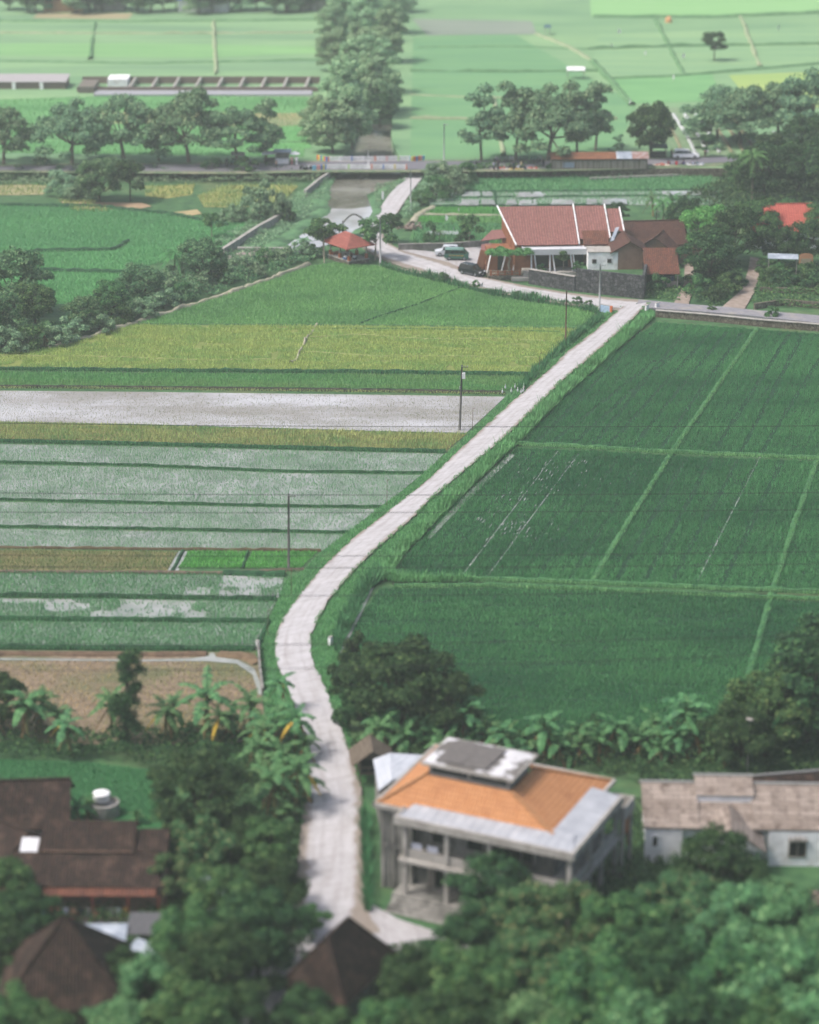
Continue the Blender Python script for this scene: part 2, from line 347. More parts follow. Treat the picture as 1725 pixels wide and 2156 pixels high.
far_field('rice_field', [(500, 262), (650, 268), (655, 312), (480, 308)], S(100, 168, 100), S(120, 186, 112), z=.07)
far_field('rice_field', [(870, 78), (1080, 70), (1340, 220), (1290, 335), (864, 330)], S(112, 162, 115), S(124, 172, 119), st=(.2, 1, 1))
far_field('rice_field', [(1250, 130), (1260, 70), (1800, 56), (1800, 130), (1500, 152), (1276, 166)], S(130, 172, 128), S(151, 188, 135), st=(.15, 1, 1))
far_field('rice_field', [(1242, -5), (1800, -5), (1800, 24), (1560, 36), (1245, 34)], S(143, 196, 128), S(154, 202, 138), st=(.15, 1, 1))
far_field('fallow_field', [(868, 40), (1120, 44), (1130, 72), (900, 74)], S(136, 152, 136), S(150, 162, 146), z=.05)
far_field('rice_field', [(1534, 158), (1800, 148), (1800, 228), (1590, 224)], S(158, 190, 111), S(177, 200, 118), z=.06, st=(.15, 1, 1))
far_field('rice_field', [(1276, 166), (1500, 156), (1520, 212), (1334, 218)], S(117, 172, 114), S(131, 186, 123), z=.055)
far_field('vegetable_beds', [(1400, 226), (1460, 224), (1560, 330), (1420, 330), (1395, 280)], S(118, 150, 110), S(140, 164, 127), z=.07, sc_=.9, st=(1, .2, 1))
def far_line(pts, wd, h, mat, seed): return ridge('field_bund', pts, wd, h, mat, FZ, 3.0, .15, seed)
m_bfar = noisy('far_bund', S(92, 138, 94), S(118, 160, 112), .5); m_bfar2 = noisy('far_bund_pale', S(150, 170, 130), S(176, 186, 150), .5)
far_line([(1248, 130), (1290, 175), (1330, 222)], 1.6, .7, m_bfar, 3); far_line([(1275, 166), (1400, 162), (1500, 154), (1800, 128)], 1.5, .5, m_bfar, 4)
far_line([(1250, 36), (1500, 37), (1800, 24)], 1.8, .7, m_bfar, 5); far_line([(1130, 72), (1200, 100), (1250, 130)], 1.4, .4, m_bfar2, 6)
far_line([(-60, 128), (300, 134), (680, 126)], 1.5, .4, m_bfar, 7); far_line([(-60, 45), (300, 46), (690, 42)], 1.5, .5, m_bfar, 8)
far_line([(864, 200), (1000, 206), (1200, 208)], .8, .3, m_bfar2, 9); far_line([(-60, 290), (300, 296), (640, 300)], .8, .3, m_bfar, 10)
far_line([(880, 100), (1060, 98), (1240, 104)], .8, .3, m_bfar, 11)
m_bed = noisy('plastic_mulch', S(190, 196, 196), S(214, 216, 214), .8)
for i in range(7):
    x0 = 1404 + i * 22; ridge('planting_bed', [(x0 - 10 + i * 2, 240), (x0 + 20 + i * 3, 290), (x0 + 34 + i * 4, 322)], .8, .25, m_bed if i in (1, 2, 3) else noisy('bed_soil', S(140, 140, 110), S(160, 158, 124), 1), FZ + .05, 2, .1, i)
for i in range(7): sheet('plastic_mulch_sheet', [(1625 + i * 2.5, 276 + i * 7), (1637 + i * 2.5, 276 + i * 7), (1639 + i * 2.5, 280 + i * 7), (1627 + i * 2.5, 280 + i * 7)], FZ + .12, m_bed)
# ---- main road (asphalt) and its shoulders
m_asph = noisy('asphalt', S(112, 112, 122), S(134, 132, 140), .8, 'UV', c3=S(150, 146, 150), s3=.15, stretch=(1, .2, 1), bmp=.2)
m_shld = noisy('dusty_shoulder', S(90, 124, 88), S(140, 146, 116), .5, c3=S(172, 164, 140), s3=.12, a3=(.55, .7))
zr = FZ + .1
ribbon('shoulder', [(-60, 346), (500, 341), (672, 338), (868, 336), (1160, 336), (1400, 331), (1560, 326), (1760, 318)], [(-60, 362), (500, 366), (672, 362), (868, 362), (1160, 360), (1400, 354), (1560, 348), (1760, 342)], FZ + .05, m_shld, 60, .06)
ribbon('main_road', [(-60, 350), (500, 345), (672, 341), (868, 339), (1160, 339), (1400, 334), (1560, 329), (1760, 321)], [(-60, 358), (500, 361), (672, 357), (868, 357), (1160, 354), (1400, 347), (1560, 340), (1760, 333)], zr, m_asph, 90, .08)
# ---- canal water and its banks
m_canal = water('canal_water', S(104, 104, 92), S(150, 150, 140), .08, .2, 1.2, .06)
sheet('canal_water', [(684, 438), (690, 446), (665, 468), (640, 490), (600, 520), (570, 534), (655, 536), (680, 520), (720, 500), (764, 482), (786, 448), (781, 434), (740, 440)], .035, water('painted_reflection_water', S(176, 178, 180), S(206, 208, 212), .06, .12, 1.0, .1))  # the sky's white reflection is put into this stretch's base colour
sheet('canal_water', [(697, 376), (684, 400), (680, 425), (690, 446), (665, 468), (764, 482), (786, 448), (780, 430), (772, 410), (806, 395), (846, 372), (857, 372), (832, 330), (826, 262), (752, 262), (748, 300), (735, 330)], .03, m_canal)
m_bank = noisy('bank_grass', S(84, 128, 90), S(112, 156, 108), .9, c3=S(70, 104, 74), s3=.2, bmp=.6)
ridge('canal_bank', [(690, 372), (676, 400), (672, 425), (676, 446), (650, 468), (622, 490), (580, 518), (545, 532)], 3.5, .5, m_bank, seed=3)
ridge('canal_bank', [(850, 382), (812, 402), (790, 420), (796, 446), (778, 476), (742, 498), (700, 520)], 2.0, .4, m_bank, seed=4)
sheet('bank_meadow', [(668, 372), (640, 400), (560, 470), (500, 520), (520, 534), (600, 516), (680, 440), (690, 378)], .06, m_bank)
sheet('bank_meadow', [(866, 376), (800, 400), (780, 425), (790, 450), (818, 412), (846, 384)], .07, m_bank)
# ---- concrete lane from the main road, past the tall house
m_conc = None
def concrete(name, k=1.0, joint=4.0, edge=True):
    m, nt, b = base_mat(name, .85, .15); vec = coords(nt, 'UV')
    col = ramp(nt, noise_f(nt, vec, .9, 7, .7), [(.3, S(194 * k, 191 * k, 192 * k)), (.7, S(224 * k, 222 * k, 226 * k))])
    v2 = coords(nt, 'UV', (1.3, .12, 1)); st = ramp(nt, noise_f(nt, v2, 1.1, 5), [(.5, (0, 0, 0, 1)), (.75, (.45, .45, .45, 1))]); col = mix(nt, st, col, S(158, 148, 140)); sx0 = node(nt, 'ShaderNodeSeparateXYZ'); nt.links.new(vec, sx0.inputs[0]); tr_ = math_n(nt, 'ABSOLUTE', math_n(nt, 'SUBTRACT', math_n(nt, 'ABSOLUTE', sx0.outputs[0]), .8)); tk = ramp(nt, math_n(nt, 'ADD', tr_, math_n(nt, 'MULTIPLY', noise_f(nt, coords(nt, 'UV', (1, .2, 1)), 1.3, 5), .6)), [(.34, (.16, .16, .16, 1)), (.6, (0, 0, 0, 1))]); col = mix(nt, tk, col, S(150, 144, 140)); vo = node(nt, 'ShaderNodeTexVoronoi', feature='DISTANCE_TO_EDGE'); nt.links.new(vec, vo.inputs['Vector']); vo.inputs['Scale'].default_value = .33; ck = ramp(nt, math_n(nt, 'ADD', vo.outputs['Distance'], math_n(nt, 'MULTIPLY', noise_f(nt, vec, .35, 3), .12)), [(.04, (.2, .2, .2, 1)), (.06, (0, 0, 0, 1))]); col = mix(nt, ck, col, S(120, 112, 104))
    # brown earth washed over the edges of the slab
    sx = node(nt, 'ShaderNodeSeparateXYZ'); nt.links.new(vec, sx.inputs[0]); ab = math_n(nt, 'ABSOLUTE', sx.outputs[0])
    e = math_n(nt, 'ADD', ab, math_n(nt, 'MULTIPLY', noise_f(nt, vec, .6, 5), 1.6)); ed = ramp(nt, math_n(nt, 'MULTIPLY', e, .25), [(.64, (0, 0, 0, 1)), (.78, (.7, .7, .7, 1))]); col = mix(nt, ed, col, S(140, 122, 98)) if edge else col
    br = node(nt, 'ShaderNodeTexBrick'); nt.links.new(vec, br.inputs['Vector']); br.offset = 0; br.inputs['Scale'].default_value = 1; br.inputs['Brick Width'].default_value = 60; br.inputs['Row Height'].default_value = joint
    br.inputs['Mortar Size'].default_value = .035; br.inputs['Color1'].default_value = (1, 1, 1, 1); br.inputs['Color2'].default_value = (.93, .93, .93, 1); br.inputs['Mortar'].default_value = (.68, .66, .64, 1)
    mp = node(nt, 'ShaderNodeMapping'); nt.links.new(vec, mp.inputs[0]); mp.inputs['Location'].default_value = (30.1, 0, 0); nt.links.new(mp.outputs[0], br.inputs['Vector'])
    col = mix(nt, 1.0, col, br.outputs['Color'], 'MULTIPLY')
    wv = noise_f(nt, coords(nt, 'UV', (.15, 5, 1)), 1.0, 3); col = mix(nt, .35, col, ramp(nt, wv, [(.35, (.84, .83, .83, 1)), (.6, (1, 1, 1, 1))]), 'MULTIPLY')
    nt.links.new(col, b.inputs['Base Color']); bump(nt, b, noise_f(nt, vec, 6, 4), .15, .02); return m
m_conc = concrete('road_concrete', 1.0, 2.4); m_conc2 = concrete('yard_concrete', .95, 3.0, False)
ribbon('village_lane', [(862, 357), (843, 384), (818, 411), (796, 444), (778, 470), (758, 490), (752, 508), (764, 520), (796, 540), (837, 558), (879, 572), (934, 586), (997, 603), (1078, 622), (1166, 636), (1263, 650), (1320, 655)],
       [(904, 357), (881, 384), (866, 404), (848, 430), (836, 450), (818, 470), (806, 490), (812, 506), (826, 516), (850, 528), (890, 538), (945, 552), (1012, 582), (1110, 602), (1198, 616), (1290, 627), (1350, 631)], .3, m_conc, 120, .3,
       zf=lambda t: .3 + 1.28 * max(0, 1 - t / .07))
sheet('parking_yard', [(837, 529), (850, 524), (950, 533), (985, 516), (1032, 520), (1040, 560), (1012, 584), (945, 553), (890, 539)], .29, m_conc2)
ribbon('side_road', [(1345, 630), (1449, 640), (1519, 645), (1594, 653), (1669, 659), (1760, 667)], [(1340, 646), (1380, 649), (1469, 655), (1569, 663), (1669, 674), (1760, 683)], .31, noisy('side_asphalt', S(140, 140, 148), S(160, 158, 164), 1, 'UV', bmp=.2, c3=S(172, 166, 160), s3=.2), 50, .3)
# the long concrete path across the rice fields
PL = [(1310, 645), (1287, 667), (1240, 706), (1192, 742), (1160, 775), (1122, 807), (1077, 847), (1027, 892), (962, 952), (912, 1000), (862, 1041), (800, 1090), (750, 1128), (700, 1173), (650, 1228), (614, 1274), (595, 1303), (579, 1342), (580, 1375), (590, 1405), (617, 1474), (635, 1519), (643, 1582), (640, 1636), (637, 1721), (628, 1800), (618, 1880), (600, 1935), (578, 1985)]
PR = [(1368, 636), (1342, 660), (1318, 686), (1285, 714), (1242, 752), (1182, 802), (1137, 847), (1096, 888), (1062, 920), (1027, 950), (957, 1007), (905, 1052), (862, 1096), (795, 1152), (750, 1195), (717, 1233), (690, 1266), (670, 1300), (654, 1340), (655, 1378), (663, 1402), (684, 1442), (702, 1492), (724, 1550), (744, 1604), (760, 1654), (768, 1740), (772, 1840), (776, 1925), (800, 1960)]
ribbon('field_path', PL, PR, .34, m_conc, 200, .34, wob=.05)
ribbon('lower_path', [(578, 1976), (560, 2010), (540, 2060), (505, 2160), (480, 2230)], [(622, 1990), (600, 2030), (588, 2070), (560, 2160), (545, 2230)], .3, m_conc, 30, .3)
ribbon('lower_lane', [(585, 1950), (700, 1905), (776, 1900), (840, 1935), (960, 1975), (1100, 2010)], [(575, 2003), (700, 2000), (790, 2000), (880, 2010), (960, 2030), (1100, 2070)], .29, m_conc2, 30, .3)
for i, (a, b_) in enumerate((([(1418, 640), (1440, 600), (1442, 560), (1440, 530)], [(1450, 641), (1462, 600), (1460, 560), (1456, 530)]), ([(1520, 646), (1562, 610), (1575, 570), (1580, 540)], [(1568, 650), (1590, 612), (1600, 575), (1602, 545)]))):
    ribbon('dirt_track', a, b_, .2, noisy('track_earth', S(150, 134, 122), S(182, 168, 158), .8, 'UV', bmp=.3), 20, .2)
# ================================================================ RICE FIELDS
rice_dk = crop('rice_dark', S(60, 118, 74, 1), S(98, 160, 100, 1), S(46, 98, 66, 1), .05)
rice_md = crop('rice_bright', S(100, 152, 90, 1), S(140, 184, 116, 1), S(98, 144, 92, 1), .12)
rice_yl = crop('rice_ripening', S(146, 166, 92, 1), S(184, 198, 120, 1), S(130, 168, 96, 1), .3)
rice_sd = crop('rice_seedling', S(82, 138, 94, 1), S(118, 170, 118, 1), S(88, 138, 98, 1), .3)
rice_nb = crop('rice_nursery', S(92, 168, 84, .9), S(122, 194, 98, .9), S(86, 152, 80, .9), .5)
weeds = crop('weed_mix', S(142, 154, 96, 1), S(176, 182, 118, 1), S(110, 150, 94, 1), .35)
grass = crop('verge_grass', S(80, 138, 84, 1), S(118, 172, 112, 1), S(96, 144, 94, 1), .3)
grass_dk = crop('weeds_dark', S(48, 98, 64, .95), S(88, 140, 92, .95), S(62, 112, 74, .95), .3)
m_soil_dk = noisy('paddy_soil', S(28, 66, 44), S(44, 84, 56), .8)
m_soil_md = noisy('paddy_soil_light', S(76, 124, 72), S(92, 142, 84), .8)
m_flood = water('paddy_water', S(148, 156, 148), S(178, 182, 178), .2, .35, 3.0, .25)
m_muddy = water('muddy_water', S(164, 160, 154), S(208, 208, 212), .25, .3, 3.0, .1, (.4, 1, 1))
A_f = [(100, 737), (285, 679), (450, 629), (575, 587), (650, 560), (705, 552), (800, 560), (850, 576), (906, 588), (971, 605), (1036, 622), (1084, 630), (1166, 642), (1256, 656), (1240, 676), (1218, 689), (800, 684), (285, 681)]
sheet('rice_field', A_f, .05, m_soil_md)
dirn = lambda a, b: math.atan2((V(*b) - V(*a)).y, (V(*b) - V(*a)).x)
tufts('rice_crop', [(285, 680), (450, 631), (575, 589), (650, 562), (705, 554), (800, 562), (850, 578), (906, 590), (971, 607), (1036, 624), (1084, 632), (1166, 644), (1254, 657), (1240, 676), (1218, 687), (800, 683)],   .24, .3, .09, rice_md, .05, 3, ang=.05, seed=2)
Y_f = [(-60, 760), (0, 746), (100, 733), (285, 684), (800, 687), (1216, 692), (1185, 724), (1118, 785), (862, 781), (300, 777), (-60, 772)]
sheet('rice_field', Y_f, .05, noisy('ripe_soil', S(120, 136, 74), S(140, 152, 84), .6))
tufts('ripening_rice', Y_f, .24, .3, .09, rice_yl, .05, 3, seed=3, dens=lambda x, y: (vnoise(x, y, 2.2, 8) > .12) * 1.0)
B_f = [(-60, 784), (300, 786), (862, 790), (1110, 794), (1086, 818), (1060, 822), (862, 818), (300, 812), (-60, 810)]
sheet('rice_field', B_f, .05, m_soil_md); tufts('rice_crop', B_f, .26, .36, .09, crop('rice_mid', S(84, 138, 84, 1), S(110, 164, 100, 1), S(124, 152, 94, 1), .12), .05, 3, seed=4)
C_f = [(-60, 822), (300, 825), (862, 832), (1064, 835), (1040, 858), (982, 911), (862, 909), (300, 893), (-60, 886)]
sheet('flooded_field', C_f, .05, m_muddy)
tufts('rice_stubble', C_f, .26, .13, .05, crop('stubble', S(120, 122, 100, 1), S(150, 146, 112, 1), S(112, 128, 90, 1), .3), .05, 2, seed=5,
      dens=lambda x, y: .3 + .35 * vnoise(x * .4, y, 1.2, 6) + .4 * (vnoise(x * .3, y, 5, 4) > .55) + 1.0 * (x < V(60, 860).x))
D_f = [(-60, 888), (300, 896), (862, 911), (982, 914), (962, 930), (940, 948), (862, 946), (300, 930), (-60, 922)]
sheet('weedy_strip', D_f, .05, noisy('weedy_soil', S(120, 120, 78), S(140, 136, 90), .6)); tufts('tall_weeds', D_f, .26, .36, .09, weeds, .05, 3, seed=6)
def paddy(a, seed, wet=.35):
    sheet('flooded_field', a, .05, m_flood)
    tufts('rice_seedlings', a, .17, .24, .045, rice_sd, .05, 3, seed=seed, rowsp=.27, jit=.14, lean=.6, dens=lambda x, y: np.clip(1.3 - wet * 1.2 * vnoise(x * .4, y, 3.5, seed) - .25 * vnoise(x * .3, y, .9, seed + 5), .3, 1))
paddy([(-60, 934), (300, 940), (862, 954), (935, 955), (900, 990), (862, 993), (600, 990), (300, 977), (-60, 970)], 11, .5)
paddy([(-60, 977), (300, 984), (600, 996), (862, 1000), (886, 1000), (850, 1030), (806, 1064), (600, 1063), (300, 1056), (-60, 1048)], 12, .55)
paddy([(-60, 1055), (300, 1063), (600, 1069), (798, 1072), (736, 1118), (600, 1115), (300, 1111), (-60, 1105)], 13, .5)
paddy([(-60, 1112), (300, 1118), (600, 1123), (730, 1125), (680, 1160), (300, 1156), (-60, 1150)], 14, .42)
F_f = [(-60, 1157), (375, 1161), (352, 1203), (-60, 1200)]
sheet('fallow_field', F_f, .05, noisy('fallow_soil', S(104, 112, 74), S(140, 132, 90), .5)); tufts('fallow_weeds', F_f, .28, .22, .09, crop('fallow_weed', S(88, 124, 76, .95), S(130, 142, 90, .95), S(134, 128, 90, .95), .25), .05, 3, seed=7)
for q in ([(396, 1162), (522, 1163), (508, 1196), (377, 1196)], [(532, 1163), (668, 1162), (634, 1196), (514, 1196)]):
    sheet('nursery_bed', q, .05, m_soil_md); tufts('rice_nursery', q, .2, .28, .09, rice_nb, .05, 3, seed=8, dens=lambda x, y: 1.0 - .95 * (np.abs(((y - V(0, 1195).y) % 2.6) - 1.3) < .16))
sheet('flooded_furrow', [(377, 1160), (396, 1161), (374, 1206), (349, 1206)], .045, m_flood)
ridge('field_bund', [(386, 1160), (362, 1206)], .5, .25, m_bund, seed=31)
G_f = [(-60, 1208), (470, 1211), (596, 1216), (596, 1258), (300, 1255), (-60, 1249)]
sheet('flooded_field', G_f, .05, m_flood)
wetG = lambda x, y: np.where((x > V(465, 1235).x) & (vnoise(x, y, 2.0, 3) > .35), .22, 1.0) * np.where((x > V(390, 1240).x) & (x < V(445, 1240).x) & (y < V(400, 1238).y), .35, 1.0)
tufts('rice_crop', G_f, .19, .28, .07, rice_sd, .05, 3, seed=21, dens=wetG)
H_f = [(-60, 1260), (300, 1262), (580, 1269), (560, 1306), (300, 1303), (-60, 1300)]
sheet('flooded_field', H_f, .05, m_flood); tufts('rice_crop', H_f, .19, .28, .07, rice_sd, .05, 3, seed=22, dens=lambda x, y: np.where(x < V(435, 1280).x, np.clip(.15 + 1.2 * (vnoise(x, y, 2.5, 5) > .62), 0, 1), .95))
I_f = [(-60, 1309), (300, 1311), (558, 1313), (533, 1362), (300, 1362), (-60, 1358)]
sheet('flooded_field', I_f, .05, m_flood); tufts('rice_crop', I_f, .18, .3, .075, rice_sd, .05, 3, seed=23, dens=lambda x, y: .9 + .1 * vnoise(x, y, 3, 2))
# brown stubble field with its irrigation channel
m_stub = noisy('stubble_field', S(122, 108, 90), S(160, 142, 120), 1.1, c3=S(112, 116, 84), s3=.12, a3=(.45, .62), bmp=.8)
sheet('stubble_field', [(-60, 1368), (545, 1374), (552, 1462), (560, 1560), (300, 1570), (-60, 1560)], .05, m_stub)
tufts('field_stubble', [(-60, 1392), (440, 1394), (530, 1420), (548, 1540), (-60, 1550)], .42, .16, .12, crop('stubble_straw', S(150, 130, 92, 1), S(176, 156, 116, 1), S(112, 128, 76, 1), .15), .05, 2, seed=24, lean=1.6)
sheet('irrigation_channel', [(-60, 1385), (300, 1389), (405, 1386), (440, 1381), (443, 1374), (450, 1374), (455, 1383), (500, 1389), (535, 1407), (550, 1440), (553, 1462), (545, 1462), (532, 1420), (498, 1397), (440, 1392), (300, 1392), (-60, 1389)], .09, m_flood)
ridge('mud_bank', [(-60, 1378), (300, 1380), (435, 1379)], 1.0, .35, noisy('bank_mud', S(96, 78, 66), S(130, 108, 88), 1.5, bmp=.5), seed=33)
ridge('mud_bank', [(462, 1378), (520, 1384), (545, 1398)], 1.6, .35, noisy('bank_mud2', S(110, 92, 74), S(142, 122, 96), 1.5, bmp=.5), seed=34)
# bunds between the left fields
for i, (p, wd, h, mm) in enumerate([
    ([(-60, 777), (300, 781), (862, 785), (1115, 789)], .7, .45, m_bund), ([(-60, 815), (300, 818), (862, 825), (1064, 829)], .6, .4, noisy('dark_mud', S(52, 58, 52), S(80, 78, 66), 1)),
    ([(-60, 928), (300, 936), (862, 950), (938, 952)], .8, .4, m_bund), ([(-60, 973), (300, 980), (600, 993), (862, 996), (893, 996)], .35, .3, m_bund),
    ([(-60, 1051), (300, 1059), (600, 1066), (802, 1068)], .35, .3, m_bund), ([(-60, 1108), (300, 1114), (600, 1119), (733, 1122)], .35, .3, m_bund),
    ([(-60, 1153), (300, 1157), (676, 1160)], .4, .3, noisy('brown_bund', S(88, 72, 58), S(110, 100, 74), 1)), ([(-60, 1204), (355, 1207), (470, 1208), (640, 1200)], .5, .3, m_mud),
    ([(-60, 1254), (300, 1258), (582, 1263)], .5, .45, m_bund), ([(-60, 1304), (300, 1307), (562, 1309)], .6, .45, m_bund), ([(-60, 1364), (300, 1367), (535, 1368)], .7, .45, m_bund),
    ([(470, 1209), (600, 1211)], 1.0, .5, m_bund), ([(522, 1162), (511, 1198)], .35, .3, m_bund), ([(566, 1310), (540, 1368)], .6, .4, m_bund)]):
    ridge('field_bund', p, wd, h, mm, seed=40 + i)
    if i < 11 and i != 6: tufts('bund_grass', band([(x, y - 2) for x, y in p], [(x, y + 2.5) for x, y in p]), .25, (.35 if i < 3 or i > 5 else .2) if i not in (1, 7) else .15, .1, grass_dk if i not in (1,) else weeds, h * .5, 3, seed=60 + i)
# channels and footprints in the ripening field
m_pale = noisy('pale_mud', S(168, 164, 140), S(188, 184, 164), 1)
ridge('field_gap', [(668, 681), (658, 700), (646, 712), (634, 738), (622, 762), (612, 766)], .3, .34, m_pale, seed=71, wob=.5)
for i, p in enumerate(([(650, 712), (760, 706), (900, 716), (1040, 714), (1150, 720)], [(650, 742), (800, 752), (1000, 752), (1130, 755)], [(0, 700 + 50), (200, 752), (420, 760), (600, 758)], [(700, 693), (900, 694), (1180, 700)])):
    ridge('field_gap', p, .2, .26, noisy('gap_straw', S(150, 160, 100), S(176, 182, 124), 1) if i < 3 else m_bund_light, seed=75 + i)
ridge('field_edge_path', [(100, 734), (200, 707), (285, 681), (450, 629), (575, 587), (650, 558)], .8, .45, m_pale, seed=80, wob=.3)
ridge('field_gap', [(985, 583 + 18), (940, 618), (880, 642), (790, 670), (760, 682)], .4, .3, m_bund, seed=81)
# ---- right-hand dark green fields
K1 = [(1382, 679), (1800, 709), (1800, 968), (1412, 949), (1250, 939), (1097, 931), (1187, 838), (1287, 749)]
K2 = [(1087, 944), (1250, 950), (1412, 960), (1800, 975), (1800, 1250), (1262, 1227), (1040, 1220), (830, 1210), (862, 1160), (962, 1059)]
L_ = [(800, 1240), (1040, 1238), (1262, 1246), (1800, 1270), (1800, 1560), (1400, 1560), (900, 1560), (722, 1500), (720, 1390), (750, 1315)]
for q in (K1, K2, L_): sheet('rice_field', q, .05, m_soil_dk)
furrows = [((1662, 705), (1507, 947)), ((1725, 757), (1602, 957)), ((1505, 955), (1362, 1220)), ((1600, 962), (1465, 1230)), ((1445, 697), (1247, 939)), ((1530, 700), (1330, 945)), ((1380, 760), (1160, 935))]
furrows += [((1500, 698), (1280, 941)), ((1560, 702), (1390, 948)), ((1690, 705), (1560, 955)), ((1450, 958), (1300, 1220)), ((1560, 960), (1415, 1225)), ((1650, 966), (1520, 1232)), ((1420, 745), (1205, 937)), ((1330, 730), (1130, 933))]
r2 = [((1127, 950), (912, 1212)), ((1174, 950), (972, 1213)), ((1217, 957), (1027, 1213)), ((1262, 962), (1077, 1214)), ((1304, 962), (1134, 1218)), ((1362, 958), (1200, 1222))]
def near_lines(x, y, lines, wd):
    m = np.zeros(len(x), bool)
    for a, b in lines:
        a = V(*a); b = V(*b); d = b - a; L = d.length; d = d / L; rx, ry = x - a.x, y - a.y
        s = rx * d.x + ry * d.y; m |= (np.abs(rx * d.y - ry * d.x) < wd) & (s > 0) & (s < L)
    return m
def densR(x, y):
    d = np.where(vnoise(x, y, 1.8, 9) > .1, 1.0, .5); d = np.where(near_lines(x, y, furrows, .3), .15, d); d = np.where(near_lines(x, y, furrows[3:4], .3), .45, d); d = np.where(near_lines(x, y, r2, .25), .4, d)
    wet = vnoise(x, y, 3.0, 15) * .6 + vnoise(x, y, .9, 16) * .4; c = V(1065, 1040); rr = ((x - c.x + 2 - (y - c.y) * .25) / 8) ** 2 + ((y - c.y) / 15) ** 2
    return np.where((rr < 1) & (wet > .58), .6, d)
ang_d = dirn((1247, 1227), (1594, 695))
rowR = lambda x, y: .85 + .3 * np.sin((x * math.sin(ang_d) - y * math.cos(ang_d)) * 2 * math.pi / 1.25 + 2 * vnoise(x, y, 5, 33)) + .25 * (vnoise(x, y, 7, 34) - .5)
tufts('rice_crop', K1, .19, .3, .07, rice_dk, .05, 3, ang=ang_d, jit=.2, seed=31, dens=densR, hfn=rowR)
tufts('rice_crop', K2, .19, .3, .07, rice_dk, .05, 3, ang=ang_d, jit=.2, seed=32, dens=densR, hfn=rowR)
tufts('rice_crop', L_, .17, .3, .065, rice_dk, .05, 3, ang=.02, seed=33, rowsp=.24, jit=.2, dens=lambda x, y: np.where(vnoise(x * .2, y, .7, 19) > .25, 1, .5), hfn=lambda x, y: .7 + .6 * vnoise(x * .15, y, 1.1, 23))
for a, b in r2[1:3] + furrows[3:4]: ridge('flooded_furrow', [a, b], .12, .03, m_flood, .06, 2, .5, 5)
rg = np.random.RandomState(12); sl_ = MB(); dd_ = (V(1187, 957) - V(1000, 1213)).normalized(); nn_ = Vector((-dd_.y, dd_.x, 0))
for x_, y_, n_, sp_ in ((1204, 978, 16, 1.0), (1150, 985, 12, 1.3), (1135, 1010, 12, 1.2), (1120, 1040, 10, 1.2), (1020, 1085, 12, 1.0), (1062, 1104, 14, 1.1), (1100, 1112, 14, 1.1), (1085, 1118, 10, 1.4), (1140, 1125, 8, 1.2), (1170, 1060, 6, 1.4), (1250, 1010, 5, 1.4), (1060, 1050, 6, 1.2), (1115, 980, 6, 1.3)):
    for _ in range(n_):
        c_ = V(x_, y_, .22) + dd_ * rg.normal(0, sp_ * 1.6) + nn_ * rg.normal(0, sp_); l_, w_ = rg.uniform(.2, .9), rg.uniform(.02, .06); sl_.add([c_ - dd_ * l_, c_ + nn_ * w_, c_ + dd_ * l_, c_ - nn_ * w_], [(3, 2, 1, 0)])
tag(sl_.build('flooded_patch', m_flood), kind='stuff')
sheet('flooded_furrow', [(1075, 955), (1085, 958), (970, 1068), (905, 1135), (900, 1130), (960, 1060)], .07, m_flood)
for i, (p, wd, h, mm) in enumerate([([(1090, 936), (1250, 944), (1412, 954), (1600, 961), (1800, 970)], .45, .5, m_bund_light), ([(800, 1214), (862, 1218), (1040, 1222), (1262, 1230), (1500, 1240), (1800, 1252)], .6, .5, m_bund_light),
    ([(830, 1236), (1040, 1234), (1262, 1242), (1500, 1254), (1800, 1266)], .5, .45, m_bund_light), ([(1594, 695), (1500, 830), (1417, 952), (1330, 1090), (1247, 1228)], .85, .38, m_bund_light),
    ([(1760, 915), (1722, 970), (1675, 1100), (1627, 1247), (1590, 1380), (1560, 1480)], .85, .38, m_bund_light)]):
    ridge('field_bund', p, wd, h, mm, seed=90 + i)
    tufts('bund_grass', band([(x - 3 * (i > 2), y - 2 * (i < 3)) for x, y in p], [(x + 3 * (i > 2), y + 2 * (i < 3)) for x, y in p]), .2, .3, .08, crop('bund_grass_pale', S(96, 146, 92, 1), S(130, 176, 116, 1), S(84, 136, 84, 1), .3) if i == 0 else bpy.data.materials['bund_grass_pale'], h * .6, 3, seed=95 + i)
# ditches beside the path
m_ditch = noisy('ditch_mud', S(36, 44, 40), S(56, 62, 54), 1)
for p in ([(1375, 668), (1280, 742), (1180, 836), (1090, 930), (1030, 985), (955, 1055), (855, 1158), (812, 1214)], ):
    ridge('ditch', p, .5, .08, m_ditch, seed=100)
sheet('ditch_water', [(778, 1232), (788, 1236), (762, 1290), (735, 1345), (715, 1385), (710, 1380), (740, 1310), (768, 1255)], .07, m_flood)
ridge('ditch', [(826, 1229), (1040, 1229), (1262, 1237), (1500, 1248), (1800, 1260)], .45, .06, m_ditch, .03, seed=101)
